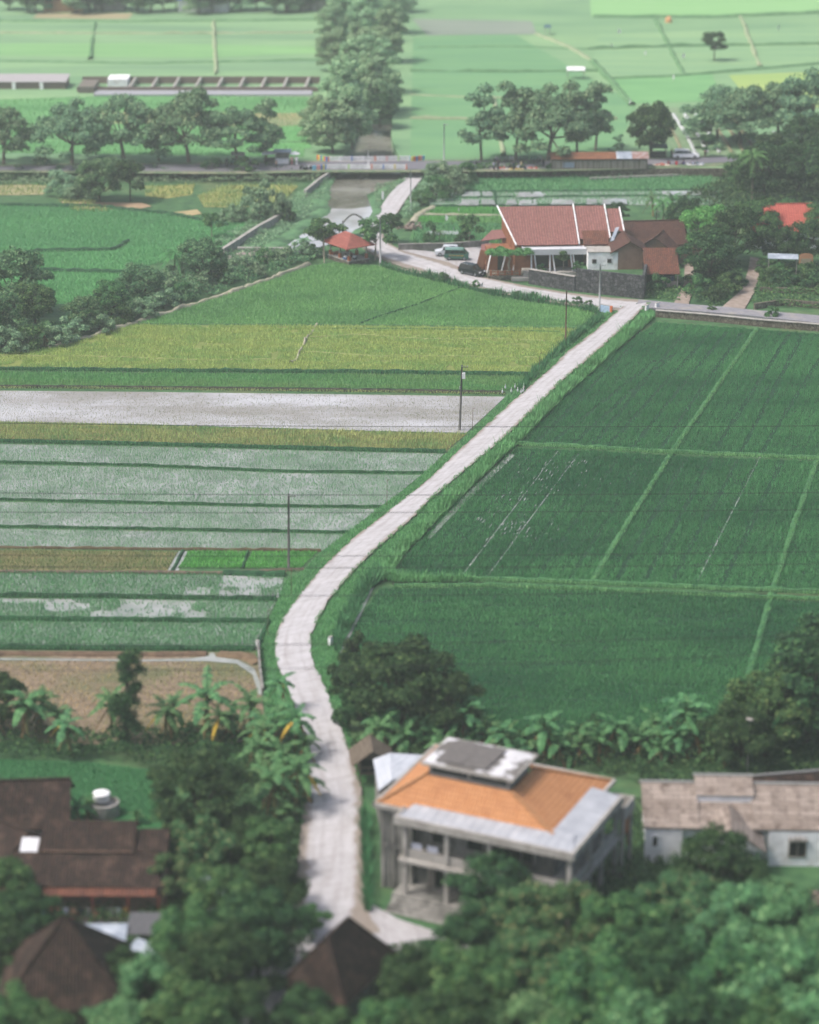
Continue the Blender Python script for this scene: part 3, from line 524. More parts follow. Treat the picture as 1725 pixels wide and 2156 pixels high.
# ---- grass verges on both sides of the path
VL = [(1262, 664), (1250, 676), (1212, 704), (1150, 755), (1120, 786), (1088, 822), (1064, 836), (990, 912), (938, 956), (862, 1022), (802, 1066), (735, 1118), (676, 1162), (640, 1200), (600, 1222), (584, 1266), (564, 1310), (540, 1372), (556, 1470), (570, 1560), (600, 1640)]
VR = [(1380, 668), (1290, 745), (1188, 836), (1094, 932), (1035, 985), (960, 1058), (860, 1158), (816, 1214), (775, 1240), (740, 1310), (712, 1380), (718, 1480), (742, 1560), (775, 1640)]
p1 = band(VL, PL[:24]); p2 = band(VR, PR[:26])
sheet('grass_verge', p1, .12, m_verge); sheet('grass_verge', p2, .12, m_verge)
tufts('verge_grass', p1, .26, .26, .09, grass, .12, 3, seed=51, dens=lambda x, y: .85); tufts('verge_grass', p2, .26, .26, .09, grass, .12, 3, seed=52, dens=lambda x, y: .85)
# lush weeds along the right-hand ditch and the left one
hw = lambda x, y: .5 + 1.1 * vnoise(x, y, 1.5, 77)
wr = [(x - 14, y - 12) for x, y in VR[:8]]
tufts('ditch_weeds', band(VR[:8], [(x - 24, y - 2) for x, y in VR[:8]]), .22, .75, .16, grass, .12, 4, seed=53, lean=.9, hfn=hw)
tufts('ditch_weeds', band([(816, 1214), (780, 1240), (745, 1310), (712, 1378)], [(796, 1212), (758, 1240), (722, 1300), (700, 1350)]), .22, .9, .17, grass_dk, .12, 4, seed=54, lean=.9, hfn=hw)
tufts('ditch_weeds', band([(800, 1206), (860, 1213), (1000, 1220)], [(800, 1222), (860, 1226), (1000, 1226)]), .25, .7, .14, grass, .3, 4, seed=55, lean=.9)
tufts('ditch_weeds', band(VL[:6], [(x + 10, y + 4) for x, y in VL[:6]]), .25, .7, .15, grass_dk, .12, 4, seed=56, lean=.9, hfn=hw)
# weeds between lane and field
LW = [(800, 553), (850, 566), (906, 580), (971, 596), (1036, 612), (1101, 624), (1198, 638), (1262, 652)]
tufts('ditch_weeds', band([(x, y + 1) for x, y in LW], [(x, y + 10) for x, y in LW]), .3, .8, .2, grass_dk, .05, 4, seed=57, lean=.9, hfn=lambda x, y: .25 + 1.3 * vnoise(x, y, 2.2, 79) ** 1.5)
ridge('ditch_wall', [(800, 556), (850, 569), (906, 583), (971, 600), (1084, 626), (1166, 638), (1250, 652)], .3, .3, noisy('old_concrete', S(170, 168, 150), S(196, 194, 180), 1), seed=110)
# ---- middle distance fields left of the canal, right of the lane
for q, c in (([(-60, 428), (330, 445), (360, 455), (520, 470), (470, 520), (-60, 520)], (84, 150, 92)), ([(-60, 520), (470, 520), (300, 560), (200, 640), (-60, 640)], (92, 162, 94))):
    sheet('rice_field', q, .05, noisy('mid_rice', S(c[0] - 8, c[1] - 12, c[2] - 8), S(c[0] + 8, c[1] + 8, c[2] + 6), .25, stretch=(.3, 1, 1), bmp=.5, bscale=4))
tufts('rice_crop', [(-60, 428), (330, 445), (520, 470), (430, 530), (300, 565), (200, 640), (-60, 640)], .34, .3, .12, crop('rice_mid_far', S(86, 140, 94, 1), S(110, 164, 112, 1), S(104, 160, 104, 1), .06), .05, 3, seed=25)
for i, p in enumerate(([(-60, 555), (80, 530), (240, 527), (270, 510)], [(80, 570), (250, 575), (330, 572)], [(-60, 432), (200, 436), (360, 452), (480, 476)])):
    ridge('field_bund', p, .8, .6, m_bund, seed=120 + i)
sheet('dry_field', [(125, 424), (300, 427), (320, 434), (280, 442), (160, 438)], .08, noisy('dry_earth', S(176, 150, 120), S(196, 168, 138), .5))
sheet('dry_field', [(362, 447), (415, 441), (425, 450), (380, 458)], .08, noisy('dry_earth2', S(176, 160, 118), S(196, 178, 136), .5))
m_marsh = noisy('marsh_weeds', S(150, 156, 92), S(180, 176, 108), .5, c3=S(110, 146, 96), s3=.12)
sheet('weedy_plot', [(416, 412), (470, 392), (560, 388), (628, 392), (600, 420), (540, 436), (430, 436)], .07, m_marsh); sheet('weedy_plot', [(305, 392), (410, 388), (405, 410), (350, 418), (306, 412)], .07, m_marsh)
tufts('yellow_weeds', [(416, 412), (470, 392), (560, 388), (628, 392), (600, 420), (540, 436), (430, 436)], .5, .5, .2, weeds, .07, 3, seed=26, dens=lambda x, y: .8)
sheet('weedy_plot', [(-60, 392), (60, 388), (110, 392), (90, 410), (-60, 412)], .07, noisy('marsh2', S(150, 150, 110), S(176, 170, 130), .5))
# right of the lane: small flooded plots, seed beds
sheet('rice_field', [(980, 376), (1500, 370), (1500, 400), (960, 404)], .05, noisy('plot_green', S(84, 136, 88), S(104, 158, 100), .5, bmp=.4)); tufts('rice_crop', [(980, 376), (1500, 370), (1500, 400), (960, 404)], .5, .4, .2, rice_sd, .05, 3, seed=27)
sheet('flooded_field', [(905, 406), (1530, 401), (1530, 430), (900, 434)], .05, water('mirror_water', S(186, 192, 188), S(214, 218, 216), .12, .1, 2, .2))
tufts('rice_seedlings', [(905, 406), (1530, 401), (1530, 430), (900, 434)], .36, .35, .1, rice_sd, .05, 3, seed=28, dens=lambda x, y: np.where(vnoise(x, y, 6.5, 12) > .62, .5, 1))
for i, p in enumerate(([(900, 418), (1530, 412)], [(895, 435), (1060, 434), (1300, 432)], [(960, 405), (1500, 401)], [(1042, 405), (1044, 434)], [(1120, 404), (1122, 433)])): ridge('field_bund', p, .5, .4, m_bund, seed=130 + i)
sheet('nursery_bed', [(895, 437), (1075, 436), (1075, 453), (885, 453)], .05, m_soil_md); tufts('rice_nursery', [(895, 437), (1075, 436), (1075, 452), (887, 452)], .3, .3, .14, rice_nb, .05, 3, seed=29, dens=lambda x, y: 1.0 * ((y % 1.8) > .25))
sheet('nursery_bed', [(884, 456), (1075, 456), (1080, 470), (872, 470)], .05, m_soil_md); tufts('rice_nursery', [(884, 456), (940, 456), (935, 469), (874, 469)], .3, .3, .14, rice_nb, .05, 3, seed=30); tufts('rice_crop', [(950, 456), (1075, 456), (1075, 470), (945, 470)], .36, .35, .16, rice_md, .05, 3, seed=36)
sheet('rice_field', [(872, 472), (1080, 472), (1080, 512), (860, 512)], .05, m_soil_md); tufts('rice_crop', [(872, 472), (1080, 472), (1080, 512), (870, 512)], .4, .45, .16, rice_sd, .05, 3, seed=37, dens=lambda x, y: .9)
sheet('flooded_strip', [(900, 487), (966, 487), (966, 493), (896, 493)], .3, m_flood)
ridge('mud_bank', [(872, 452), (890, 452), (1075, 455)], .5, .3, m_pale, seed=140); ridge('mud_bank', [(912, 438), (884, 452), (868, 470)], 1.4, .5, m_pale, seed=141)

m_farcrop = crop('far_crop', S(128, 172, 122, 1), S(150, 190, 136, 1), S(136, 182, 126, 1), .04, .3)
0 and tufts('far_rice_crop', [(-60, 30), (-60, 158), (670, 158), (640, 34)], 1.1, .5, .4, m_farcrop, FZ - .1, 3, seed=201, rowsp=.9)
tufts('far_rice_crop', [(-60, 212), (-60, 322), (640, 330), (650, 205), (300, 200)], .5, .25, .18, crop('near_far_crop', S(112, 160, 106, 1), S(134, 180, 122, 1), S(116, 162, 108, 1), .06, .3), FZ, 3, seed=202, rowsp=.7)  # blade colour keeps the painted haze paleness of the fields below
0 and tufts('far_rice_crop', [(870, 78), (1240, 40), (1800, 30), (1800, 300), (1580, 326), (1400, 330), (866, 330)], .95, .5, .34, m_farcrop, FZ - .1, 3, seed=203, rowsp=.8)
for i, p in enumerate(([(864, 250), (1100, 254), (1300, 252)], [(864, 150), (1060, 152), (1260, 150)], [(1560, 36), (1580, 90), (1600, 140)], [(1380, 40), (1410, 100), (1440, 158)], [(-60, 70), (300, 72), (660, 70)], [(200, 46), (190, 126)], [(450, 46), (455, 158)], [(1240, 104), (1420, 98), (1800, 92)], [(1040, 206), (1060, 330)])):
    ridge('field_bund', p, .9, .55, m_bfar if i % 2 else m_bfar2, FZ, 3.0, .3, 210 + i)
for i, (p, h_) in enumerate(([[(764, 1716), (772, 1716), (778, 1926), (771, 1926)], 1.0], [[(640, 1560), (648, 1560), (645, 1700), (638, 1700)], .5])):
    tufts('path_edge_weeds', p, .16, h_, .16, grass_dk, .1, 5, seed=220 + i, lean=.8)

for i, E_ in enumerate((PL[:28], PR[:28])):
    d_ = 1 if i == 0 else -1
    tufts('path_edge_grass', band([(x - 4, y) for x, y in E_], [(x + 4, y) for x, y in E_]), .2, .2, .09, grass, .3, 3, seed=230 + i, dens=lambda x, y: 1.0 * (vnoise(x, y, 1.1, 91) > .5))
tufts('dry_weeds', [(305, 392), (410, 388), (405, 410), (350, 418), (306, 412)], .55, .4, .22, weeds, .07, 3, seed=240, dens=lambda x, y: .7); tufts('dry_weeds', [(-60, 392), (60, 388), (110, 392), (90, 410), (-60, 412)], .55, .4, .22, weeds, .07, 3, seed=241, dens=lambda x, y: .5)
tufts('edge_weeds', [(120, 420), (325, 424), (330, 440), (280, 448), (150, 444)], .5, .4, .2, weeds, .07, 3, seed=242, dens=lambda x, y: 1.0 * (vnoise(x, y, 4, 92) > .62))

for i, q in enumerate(([(978, 403), (1010, 403), (1012, 413), (972, 414)], [(1014, 403), (1034, 403), (1040, 413), (1016, 413)], [(1094, 404), (1140, 403), (1146, 414), (1086, 415)], [(975, 420), (1008, 420), (1008, 432), (966, 432)], [(1014, 420), (1040, 420), (1044, 431), (1014, 431)], [(1068, 421), (1086, 420), (1088, 431), (1064, 432)], [(1096, 421), (1128, 420), (1132, 431), (1092, 432)], [(1164, 420), (1206, 420), (1210, 430), (1160, 431)], [(1236, 419), (1256, 419), (1258, 430), (1234, 430)], [(1270, 419), (1318, 418), (1322, 429), (1266, 430)], [(1392, 402), (1508, 402), (1508, 410), (1396, 411)], [(900, 486), (966, 486), (966, 493), (896, 493)])):
    sheet('flooded_patch', q, .33, bpy.data.materials['painted_reflection_water'])  # pale water colour paints the sky's reflection onto the plots
# ================================================================ TREES AND PLANTS
def leaf_quads(cen, nrm, size, rg, asp=.55):
    n = len(cen); a = rg.randn(n, 3); u = np.cross(nrm, a); u /= np.linalg.norm(u, axis=1)[:, None] + 1e-6; v = np.cross(nrm, u)
    s = (size * (.6 + .8 * rg.rand(n)))[:, None]
    co = np.stack([cen - u * s, cen - v * s * asp, cen + u * s, cen + v * s * asp], 1).reshape(-1, 3); return co, np.arange(n * 4).reshape(-1, 4)
def clump_leaves(C, r, per, size, rg, flat=.8, outw=.8):
    """C (k,3) clump centres with radii r (k,), leaves shelled around each"""
    k = len(C); n = per * k; d = rg.randn(n, 3); d /= np.linalg.norm(d, axis=1)[:, None]; low = d[:, 2] < -.35; d[low, 2] *= -.6
    rr = np.repeat(r, per) * (rg.rand(n) ** .45); cen = np.repeat(C, per, axis=0) + d * rr[:, None] * (1, 1, flat)
    nrm = d * outw + rg.randn(n, 3) * .45 + (0, 0, .35); nrm /= np.linalg.norm(nrm, axis=1)[:, None]
    return leaf_quads(cen, nrm, size, rg)
def crown_clumps(style, h, rx, rz, n, rg):
    C = []; g = 2.39996
    for i in range(n):
        t = (i + .5) / n
        if style == 'umbrella':
            a = i * g + rg.rand() * .4; q = math.sqrt(t); C.append((rx * q * math.cos(a), rx * q * math.sin(a), h - rz * .35 - rz * (q ** 2) * .9 + rg.normal(0, rz * .13)))
        elif style == 'tall':
            z = t; q = rx * (.5 + .5 * math.sin(math.pi * min(1, z * 1.05 + .1))) * (.5 + .5 * rg.rand()); a = i * g; C.append((q * math.cos(a), q * math.sin(a), h - 2 * rz + 2 * rz * z))
        else:
            ph = math.acos(1 - 1.75 * t); a = i * g + rg.rand() * .5; q = .62 + .3 * rg.rand(); C.append((rx * q * math.sin(ph) * math.cos(a), rx * q * math.sin(ph) * math.sin(a), h - rz + rz * .8 * math.cos(ph) * (.8 + .3 * rg.rand())))
    return np.array(C)
m_bark = noisy('bark', S(96, 88, 76), S(132, 122, 106), 3, stretch=(1, 1, .3), bmp=.5)
m_barkd = noisy('bark_dark', S(62, 56, 48), S(92, 84, 72), 3, stretch=(1, 1, .3), bmp=.5)
m_barkp = noisy('bark_pale', S(150, 142, 126), S(178, 170, 152), 3, stretch=(1, 1, .3), bmp=.4)
lf_dark = leafy('leaf_dark', S(28, 56, 34, .8), S(60, 96, 56, .8), c3=S(104, 134, 80, .8), obj=.3)
lf_rain = leafy('leaf_rain', S(72, 108, 82, 1), S(112, 146, 108, 1), c3=S(146, 170, 126, 1), obj=.3)  # leaf tones lifted paler to suggest hazy distance
lf_mid = leafy('leaf_mid', S(42, 80, 50, .88), S(82, 122, 70, .88), c3=S(126, 156, 94, .88), obj=.3)
lf_yel = leafy('leaf_yellowish', S(48, 88, 56, .85), S(90, 126, 78, .85), c3=S(160, 152, 106, .85), obj=.2)
lf_brt = leafy('leaf_bright', S(62, 120, 60, 1), S(102, 162, 86, 1), c3=S(134, 186, 104, 1))
lf_pale = leafy('leaf_pale', S(62, 102, 66, .92), S(100, 142, 92, .92), c3=S(142, 174, 120, .92), obj=.2)
lf_hazed = leafy('leaf_hazed', S(108, 148, 112, 1), S(140, 174, 130, 1), c3=S(166, 192, 144, 1), obj=.3)  # distance haze painted in as pale leaf colour
lf_grey = leafy('leaf_greygreen', S(84, 116, 88, .95), S(124, 156, 118, .95), c3=S(158, 180, 140, .95), obj=.25)
def make_tree(key, style, h, rx, rz, n, cr, per, leaf, mat, bark, tr=.22, fork=.45, seed=1, name='tree', wob=1.0, flat=.8):
    rg = np.random.RandomState(seed); C = crown_clumps(style, h, rx, rz, n, rg); C = C + rg.normal(0, cr * .25 * wob, C.shape)
    r = cr * (.75 + .5 * rg.rand(n)); co, fa = clump_leaves(C, r, per, leaf, rg, flat)
    root = empty(name, (0, 0, 0)); mesh_np('crown', co, fa, mat, root)
    mb = MB(); ft = h * fork; bend = rg.normal(0, .03 * h, 2)
    top = (bend[0], bend[1], ft); mb.tube([(0, 0, -.2), (bend[0] * .4, bend[1] * .4, ft * .5), top], [tr * 1.25, tr, tr * .8], 7)
    idx = rg.permutation(n)[:min(n, 9)]
    for i in idx:
        c = C[i]; m = ((top[0] + c[0]) * .5 + rg.normal(0, .2), (top[1] + c[1]) * .5 + rg.normal(0, .2), (ft + c[2]) * .5 - .08 * h * rg.rand())
        mb.tube([top, m, c], [tr * .6, tr * .35, tr * .12], 5, False)
    mb.build('trunk', bark, root, smooth=True)
    return root
PROTO = {}; USED = set()
def reg(key, root): PROTO[key] = root; return root
def put(key, p, label, cat, group=None, s=1.0, sz=None, rz=None, name=None, seedy=[7]):
    """first use takes the prototype itself, later ones copy it with its parts"""
    seedy[0] += 1; rz = rz if rz is not None else (seedy[0] * 2.399) % 6.283
    o = PROTO[key] if key not in USED else copy_tree(PROTO[key]); USED.add(key)
    if name: o.name = name
    o.location = p; o.rotation_euler = (0, 0, rz); o.scale = (s, s, sz or s)
    for k in ('label', 'category', 'group'):
        if k in o: del o[k]
    return tag(o, label, cat, group)
mt = lambda key, *a, **k: reg(key, make_tree(key, *a, **k))
mt('rain1', 'umbrella', 13, 7.2, 7.2, 46, 1.75, 280, .28, lf_rain, m_bark, .35, .3, 1, 'roadside_tree', 1.3)
mt('rain2', 'umbrella', 12.5, 6.2, 8.0, 40, 1.6, 280, .28, lf_rain, m_bark, .3, .3, 2, 'roadside_tree', 1.5)
mt('rain3', 'tall', 11, 3.6, 3.9, 18, 1.4, 340, .28, lf_rain, m_bark, .22, .45, 3, 'roadside_tree', 1.6)
mt('round1', 'ball', 8.8, 4.4, 3.9, 26, 1.6, 420, .25, lf_dark, m_barkd, .25, .25, 4, 'round_tree', .7)
mt('broad1', 'ball', 9, 4.5, 3.9, 34, 1.35, 380, .2, lf_dark, m_barkd, .25, .3, 5, 'broadleaf_tree', 1.2)
mt('broad2', 'ball', 8, 3.9, 3.3, 32, 1.2, 360, .2, lf_mid, m_barkd, .22, .3, 6, 'broadleaf_tree', 1.3)
mt('pale1', 'ball', 8.5, 4.4, 3.2, 34, 1.15, 330, .22, lf_pale, m_bark, .22, .3, 7, 'broadleaf_tree', 1.6)
mt('yel1', 'ball', 8.5, 4.2, 3.4, 36, 1.1, 320, .2, lf_yel, m_bark, .22, .3, 8, 'broadleaf_tree', 1.6)
mt('feath1', 'tall', 12, 4.0, 4.8, 30, 1.7, 300, .32, lf_hazed, m_bark, .25, .3, 9, 'canal_tree', 1.5)
mt('feath2', 'tall', 10, 4.2, 4.4, 28, 1.7, 300, .32, lf_hazed, m_bark, .25, .3, 10, 'canal_tree', 1.5)
lf_bank = leafy('leaf_bank', S(52, 92, 62, .95), S(90, 130, 88, .95), c3=S(130, 158, 112, .95), obj=.25)
mt('bank1', 'ball', 8.6, 4.6, 3.9, 36, 1.3, 340, .22, lf_bank, m_barkd, .25, .2, 25, 'broadleaf_tree', 1.3)
mt('small1', 'ball', 4.6, 1.9, 1.6, 12, .75, 260, .16, lf_mid, m_barkp, .09, .45, 11, 'small_tree', 1.5)
mt('small2', 'ball', 5.0, 1.7, 1.9, 12, .75, 260, .16, lf_dark, m_barkd, .09, .4, 12, 'small_tree', 1.5)
mt('bush1', 'ball', 2.6, 1.8, 1.5, 12, .7, 260, .15, lf_mid, m_barkd, .06, .2, 13, 'bush', 1.3)
mt('bush2', 'ball', 2.2, 2.2, 1.3, 14, .75, 260, .16, lf_dark, m_barkd, .06, .2, 14, 'bush', 1.3)
mt('bush3', 'ball', 2.4, 2.0, 1.4, 14, .7, 240, .15, lf_grey, m_barkd, .06, .2, 15, 'bush', 1.5)
mt('bright1', 'ball', 9.5, 4.2, 4.2, 26, 1.25, 420, .2, lf_brt, m_bark, .22, .3, 16, 'bright_tree', 1.6)
def T(key, x, y, label, s=1.0, z=0.0, cat='tree', group=None, zc=None, sz=None, name=None, rz=None):
    """x, y: the foot in the photograph, or with zc the middle of a crown at that height"""
    p = V(x, y, zc) if zc is not None else V(x, y, z); p = Vector((p.x, p.y, z)); return put(key, p, label, cat, group, s, sz, rz, name)
# ---- trees along the main road, left to right
g = 'trees along the main road'
T('rain2', 8, 346, 'roadside tree cut by the left edge of the picture, by the asphalt road', 1.0, FZ, group=g)
T('rain1', 152, 344, 'spreading roadside tree with a forked bare trunk, second from the left edge', .95, FZ, group=g)
T('rain2', 262, 340, 'roadside tree with thin upright top behind the dark round bush', 1.12, FZ, group=g)
T('rain1', 398, 342, 'tall roadside tree left of the stalls, highest of the left row', .98, FZ, group=g, sz=1.15)
T('rain3', 335, 338, 'slim roadside tree with low branches between two taller ones', .8, FZ, group=g)
T('rain1', 500, 346, 'wide dark roadside tree shading the green stall on the left', .86, FZ, group=g, sz=.9)
T('rain3', 560, 342, 'slender tree directly above the white stall left of the bridge', .95, FZ, group=g)
T('rain3', 1014, 338, 'leaning roadside tree, first right of the bridge', 1.1, FZ, group=g, sz=1.08)
T('rain3', 1086, 336, 'thin trunked roadside tree between the first and the great tree', 1.15, FZ, group=g)
T('rain1', 1154, 338, 'great spreading tree with the highest crown, by the long rusty roof', 1.08, FZ, group=g, sz=1.12)
T('rain3', 1215, 335, 'narrow roadside tree behind the long rusty roof', 1.1, FZ, group=g)
T('rain3', 1254, 318, 'slim tree with a small crown right of the great tree', 1.05, FZ, group=g)
T('rain3', 1300, 334, 'low thin sapling behind the tin end of the long roof', .35, FZ, group=g)
T('round1', 1371, 330, 'compact round dark tree beside the white car', 1.0, FZ, cat='tree', sz=1.15)
T('small2', 1487, 330, 'small dark tree between the white car and the palm', .95, FZ)
T('rain2', 1512, 300, 'dark tree left of the right-hand grove beyond the road', 1.0, FZ, group=g)
T('rain1', 1560, 305, 'tall dark tree standing behind the coconut palm', .95, FZ, group=g)
T('rain2', 1640, 300, 'tree of the grove at the upper right, left of the edge tree', 1.1, FZ, group=g)
T('rain1', 1712, 310, 'tallest tree of the grove on the right edge of the picture', 1.05, FZ, group=g, sz=1.25)
# ---- trees along the canal, near to far
g = 'trees lining the canal'
for i, (k, x, y, s, lab) in enumerate([('feath2', 700, 322, .95, 'dense canal tree nearest the bridge, on the left bank'), ('feath1', 742, 312, .9, 'canal tree leaning over the water behind the bridge rail'), ('round1', 800, 268, .75, 'round dark canal tree on the right bank'),
    ('feath2', 668, 296, .8, 'canal tree on the outer left of the nearest clump'), ('feath1', 720, 262, .95, 'pale canal tree in the second row of the left bank'), ('feath1', 780, 245, .95, 'pale canal tree in the second row of the right bank'), ('feath2', 825, 232, .7, 'low canal tree at the edge of the green field'),
    ('feath1', 745, 205, .95, 'canal tree in the middle of the avenue'), ('feath1', 800, 195, .9, 'canal tree right of the middle of the avenue'), ('feath2', 700, 150, .85, 'canal tree touching the left field, halfway up'), ('feath2', 760, 150, .95, 'dark canal tree halfway up the avenue'), ('feath1', 820, 130, .9, 'canal tree halfway up on the right side'),
    ('feath2', 700, 95, .9, 'far canal tree on the left, below the top edge'), ('feath1', 770, 90, 1., 'far canal tree in the middle, below the top edge'), ('feath1', 830, 70, .9, 'far canal tree on the right, below the top edge'), ('feath2', 715, 45, .9, 'farthest canal tree on the left, at the top edge'), ('feath1', 790, 40, .95, 'farthest canal tree in the middle, at the top edge'), ('feath2', 845, 25, .85, 'farthest canal tree on the right, at the top edge')]):
    T(k, x, y, lab, s, FZ, group=g)
# far belt of trees at the upper edge of the picture
g = 'far belt of trees at the top edge'
for i, x in enumerate([20, 60, 75, 100, 130, 160, 190, 215, 240, 262, 290, 318, 345, 372, 420, 448, 480, 505, 540, 580, 602, 632, 660]):
    T(('round1', 'broad2', 'feath2')[i % 3], x, 20 + (i * 7) % 9, 'blurred far tree in the belt along the top left edge', .8 + .1 * (i % 3), FZ, group=g)
T('small2', 1504, 128, 'lone dark tree in the far field, right of the middle', 1.5, FZ, cat='tree')
# ---- left middle distance
T('bank1', 210, 424, 'large dark bush-like tree below the main road on the left', 1.0, sz=.95)
T('small2', 275, 424, 'narrow tall dark tree right of the large dark bush', 1.5, sz=1.6)
T('bush3', 130, 410, 'pale bush left of the large dark bush', 1.6, cat='bush'); T('bush3', 165, 420, 'pale low bush touching the left side of the large dark bush', 1.1, cat='bush')
T('bush1', 448, 392 - 20, 'round bush below the road wall, left of the bridge', 1.2, cat='bush'); T('bush1', 520, 374, 'wide low bush against the road wall', 1.3, cat='bush')
T('bush3', 545, 462, 'feathery grey bush above the canal bank', 1.6, cat='bush', sz=2.4); T('bush3', 585, 464, 'grey bush beside the feathery bush', 1.1, cat='bush', sz=1.9); T('bush2', 600, 466, 'dark bush near the canal bank', .8, cat='bush', sz=1.3)
T('bush3', 488, 466, 'low grey bush left of the feathery bush', 1.0, cat='bush'); T('small1', 446, 500, 'thin bare sapling in the field left of the canal', .9)
T('bank1', 30, 660, 'big dark tree at the left edge, middle of the picture', 1.15, group='trees on the river bank'); T('broad2', 75, 690, 'dark tree right of the big one at the left edge', .8, group='trees on the river bank'); T('bank1', -15, 720, 'dark tree cut by the left edge, at the river bank', .9, group='trees on the river bank')
T('bank1', 428, 596, 'dark leaning tree beside the palm on the river bank', .78, sz=.85, group='trees on the river bank'); T('bank1', 300, 640, 'rounded tree halfway along the river bank', .75, group='trees on the river bank')
T('bank1', 175, 695, 'dark thicket tree near the left end of the river bank', .6, group='trees on the river bank'); T('broad2', 235, 672, 'mid green tree of the river bank thicket', .7, group='trees on the river bank')
g = 'bushes on the river bank'
for i, (x, y, s) in enumerate([(120, 726, 1.2), (60, 734, 1.4), (150, 712, 1.3), (210, 700, 1.2), (255, 682, 1.1), (300, 668, 1.2), (345, 650, 1.3), (385, 632, 1.1), (340, 612, 1.4), (420, 612, 1.2), (470, 596, 1.2), (510, 576, 1.3), (540, 582, .9), (560, 560, 1.1), (595, 556, 1.2), (630, 545, 1.1), (650, 540, .9), (380, 590, 1.2), (20, 738, 1.5)]):
    T(('bush3', 'bush1', 'bush3')[i % 3], x, y, 'leafy bush in the thicket along the river bank, left of the green field', s * .85, cat='bush', group=g)
# ---- around the shelter
T('small1', 682, 540, 'broad leafed tree overhanging the left of the shelter roof', 1.6, sz=1.35)
T('small1', 790, 548, 'tree with a crooked trunk between the shelter and the white pole', 1.5, sz=1.45, rz=1.0)
T('small2', 825, 512, 'dark tree behind the white pole by the lane', 1.1)
T('bush1', 918, 420, 'large soft bush on the slope right of the lane, upper', 1.5, cat='bush'); T('bush3', 950, 405, 'pale reedy bush on the slope right of the lane', 1.5, cat='bush', sz=1.8); T('bush3', 925, 378, 'reedy bush at the lane mouth below the road', 1.3, cat='bush'); T('bush1', 975, 388, 'green bush below the roadside crowd', 1.4, cat='bush'); T('bush1', 885, 432, 'small bush at the edge of the lane', .9, cat='bush')
g = 'shrubs along the wall below the road'
for i, x in enumerate([1010, 1050, 1090, 1130, 1165, 1190]): T('bush2' if i % 2 else 'bush1', x, 370, 'low dark shrub against the wall below the road', .8, cat='bush', group=g)
T('bush2', 976, 520, 'round shrub by the yard wall behind the motorbike', .75, cat='bush', sz=1.1)
T('small1', 988, 522, 'thin young tree with pale leaves at the yard wall', 1.0, sz=1.2); T('bush1', 905, 512, 'spiky young plant at the yard wall', .6, cat='bush', sz=1.3)
# ---- hamlet trees on the right
T('broad1', 1300, 470, 'dark shrub-like tree behind the tall red roof', .4)
T('broad1', 1490, 600, 'dark tree in the shade between the two dirt tracks', .95, group='hamlet trees'); T('bright1', 1490, 545, 'bright light green tree above the brown roofs', 1.0)
T('broad1', 1545, 560, 'dark tree right of the bright green tree', 1.05, group='hamlet trees'); T('broad2', 1590, 520, 'tree left of the orange roof', .95, group='hamlet trees'); T('broad1', 1445, 500, 'dark tree behind the bright green tree, left side', .75, group='hamlet trees')
T('broad2', 1655, 470 + 30, 'tree that hides the middle of the orange roof', .62, group='hamlet trees', sz=.8); T('broad1', 1640, 560, 'dark tree behind the blue awning', .72, group='hamlet trees'); T('broad1', 1700, 560, 'dark tree behind the peach screen', .8, group='hamlet trees'); T('broad2', 1735, 520, 'tree at the right edge below the orange roof', .9, group='hamlet trees')
T('broad1', 1610, 420, 'tree above the orange roof, left side', 1.1, group='hamlet trees'); T('broad1', 1680, 410, 'tree above the orange roof, in the middle', 1.1, group='hamlet trees'); T('broad1', 1740, 420, 'tree above the orange roof, at the right edge', 1.2, group='hamlet trees'); T('broad2', 1560, 400, 'tree below the coconut palm, left side', .8, group='hamlet trees')
T('broad1', 1620, 375, 'dark tree right of the coconut palm trunk', .9, group='hamlet trees'); T('broad1', 1700, 360, 'dark tree at the right edge by the main road', 1.15, group='hamlet trees'); T('bush1', 1478, 506, 'bush growing beside the rust brown roof', 1.2, cat='bush')
g = 'bushes between the dirt tracks'
for i, (x, y, s) in enumerate([(1470, 620, 1.1), (1505, 632, .9), (1535, 618, 1.1), (1480, 600, 1.1), (1525, 595, 1.1), (1550, 600, .8)]): T(('bush1', 'bush2')[i % 2], x, y, 'bush on the plot between the two dirt tracks', s, cat='bush', group=g)
g = 'bushes on the slope right of the tracks'
for i, (x, y, s) in enumerate([(1620, 600, 1.0), (1655, 606, 1.1), (1690, 600, 1.1), (1722, 612, 1.2), (1610, 575, .8), (1700, 580, .9), (1640, 590, .9)]): T(('bush1', 'bush2')[i % 2], x, y, 'bush on the terraced slope at the right edge', s, cat='bush', group=g)
T('bush1', 1385, 610, 'spiky bush under the tiled shed', .9, cat='bush'); T('small1', 1358, 505 + 30, 'little tree between the brown roofs', .55)
g = 'bushes at the lane crossing'
for i, (x, y, s) in enumerate([(1500, 655, .4), (1625, 668, .6), (1090, 626, .35), (1125, 630, .4), (1215, 642, .45), (1003, 606, .4), (932, 592, .5), (1240, 648, .4)]): T('bush1', x, y, 'small shrub at the edge of the lane', s, cat='bush', group=g)
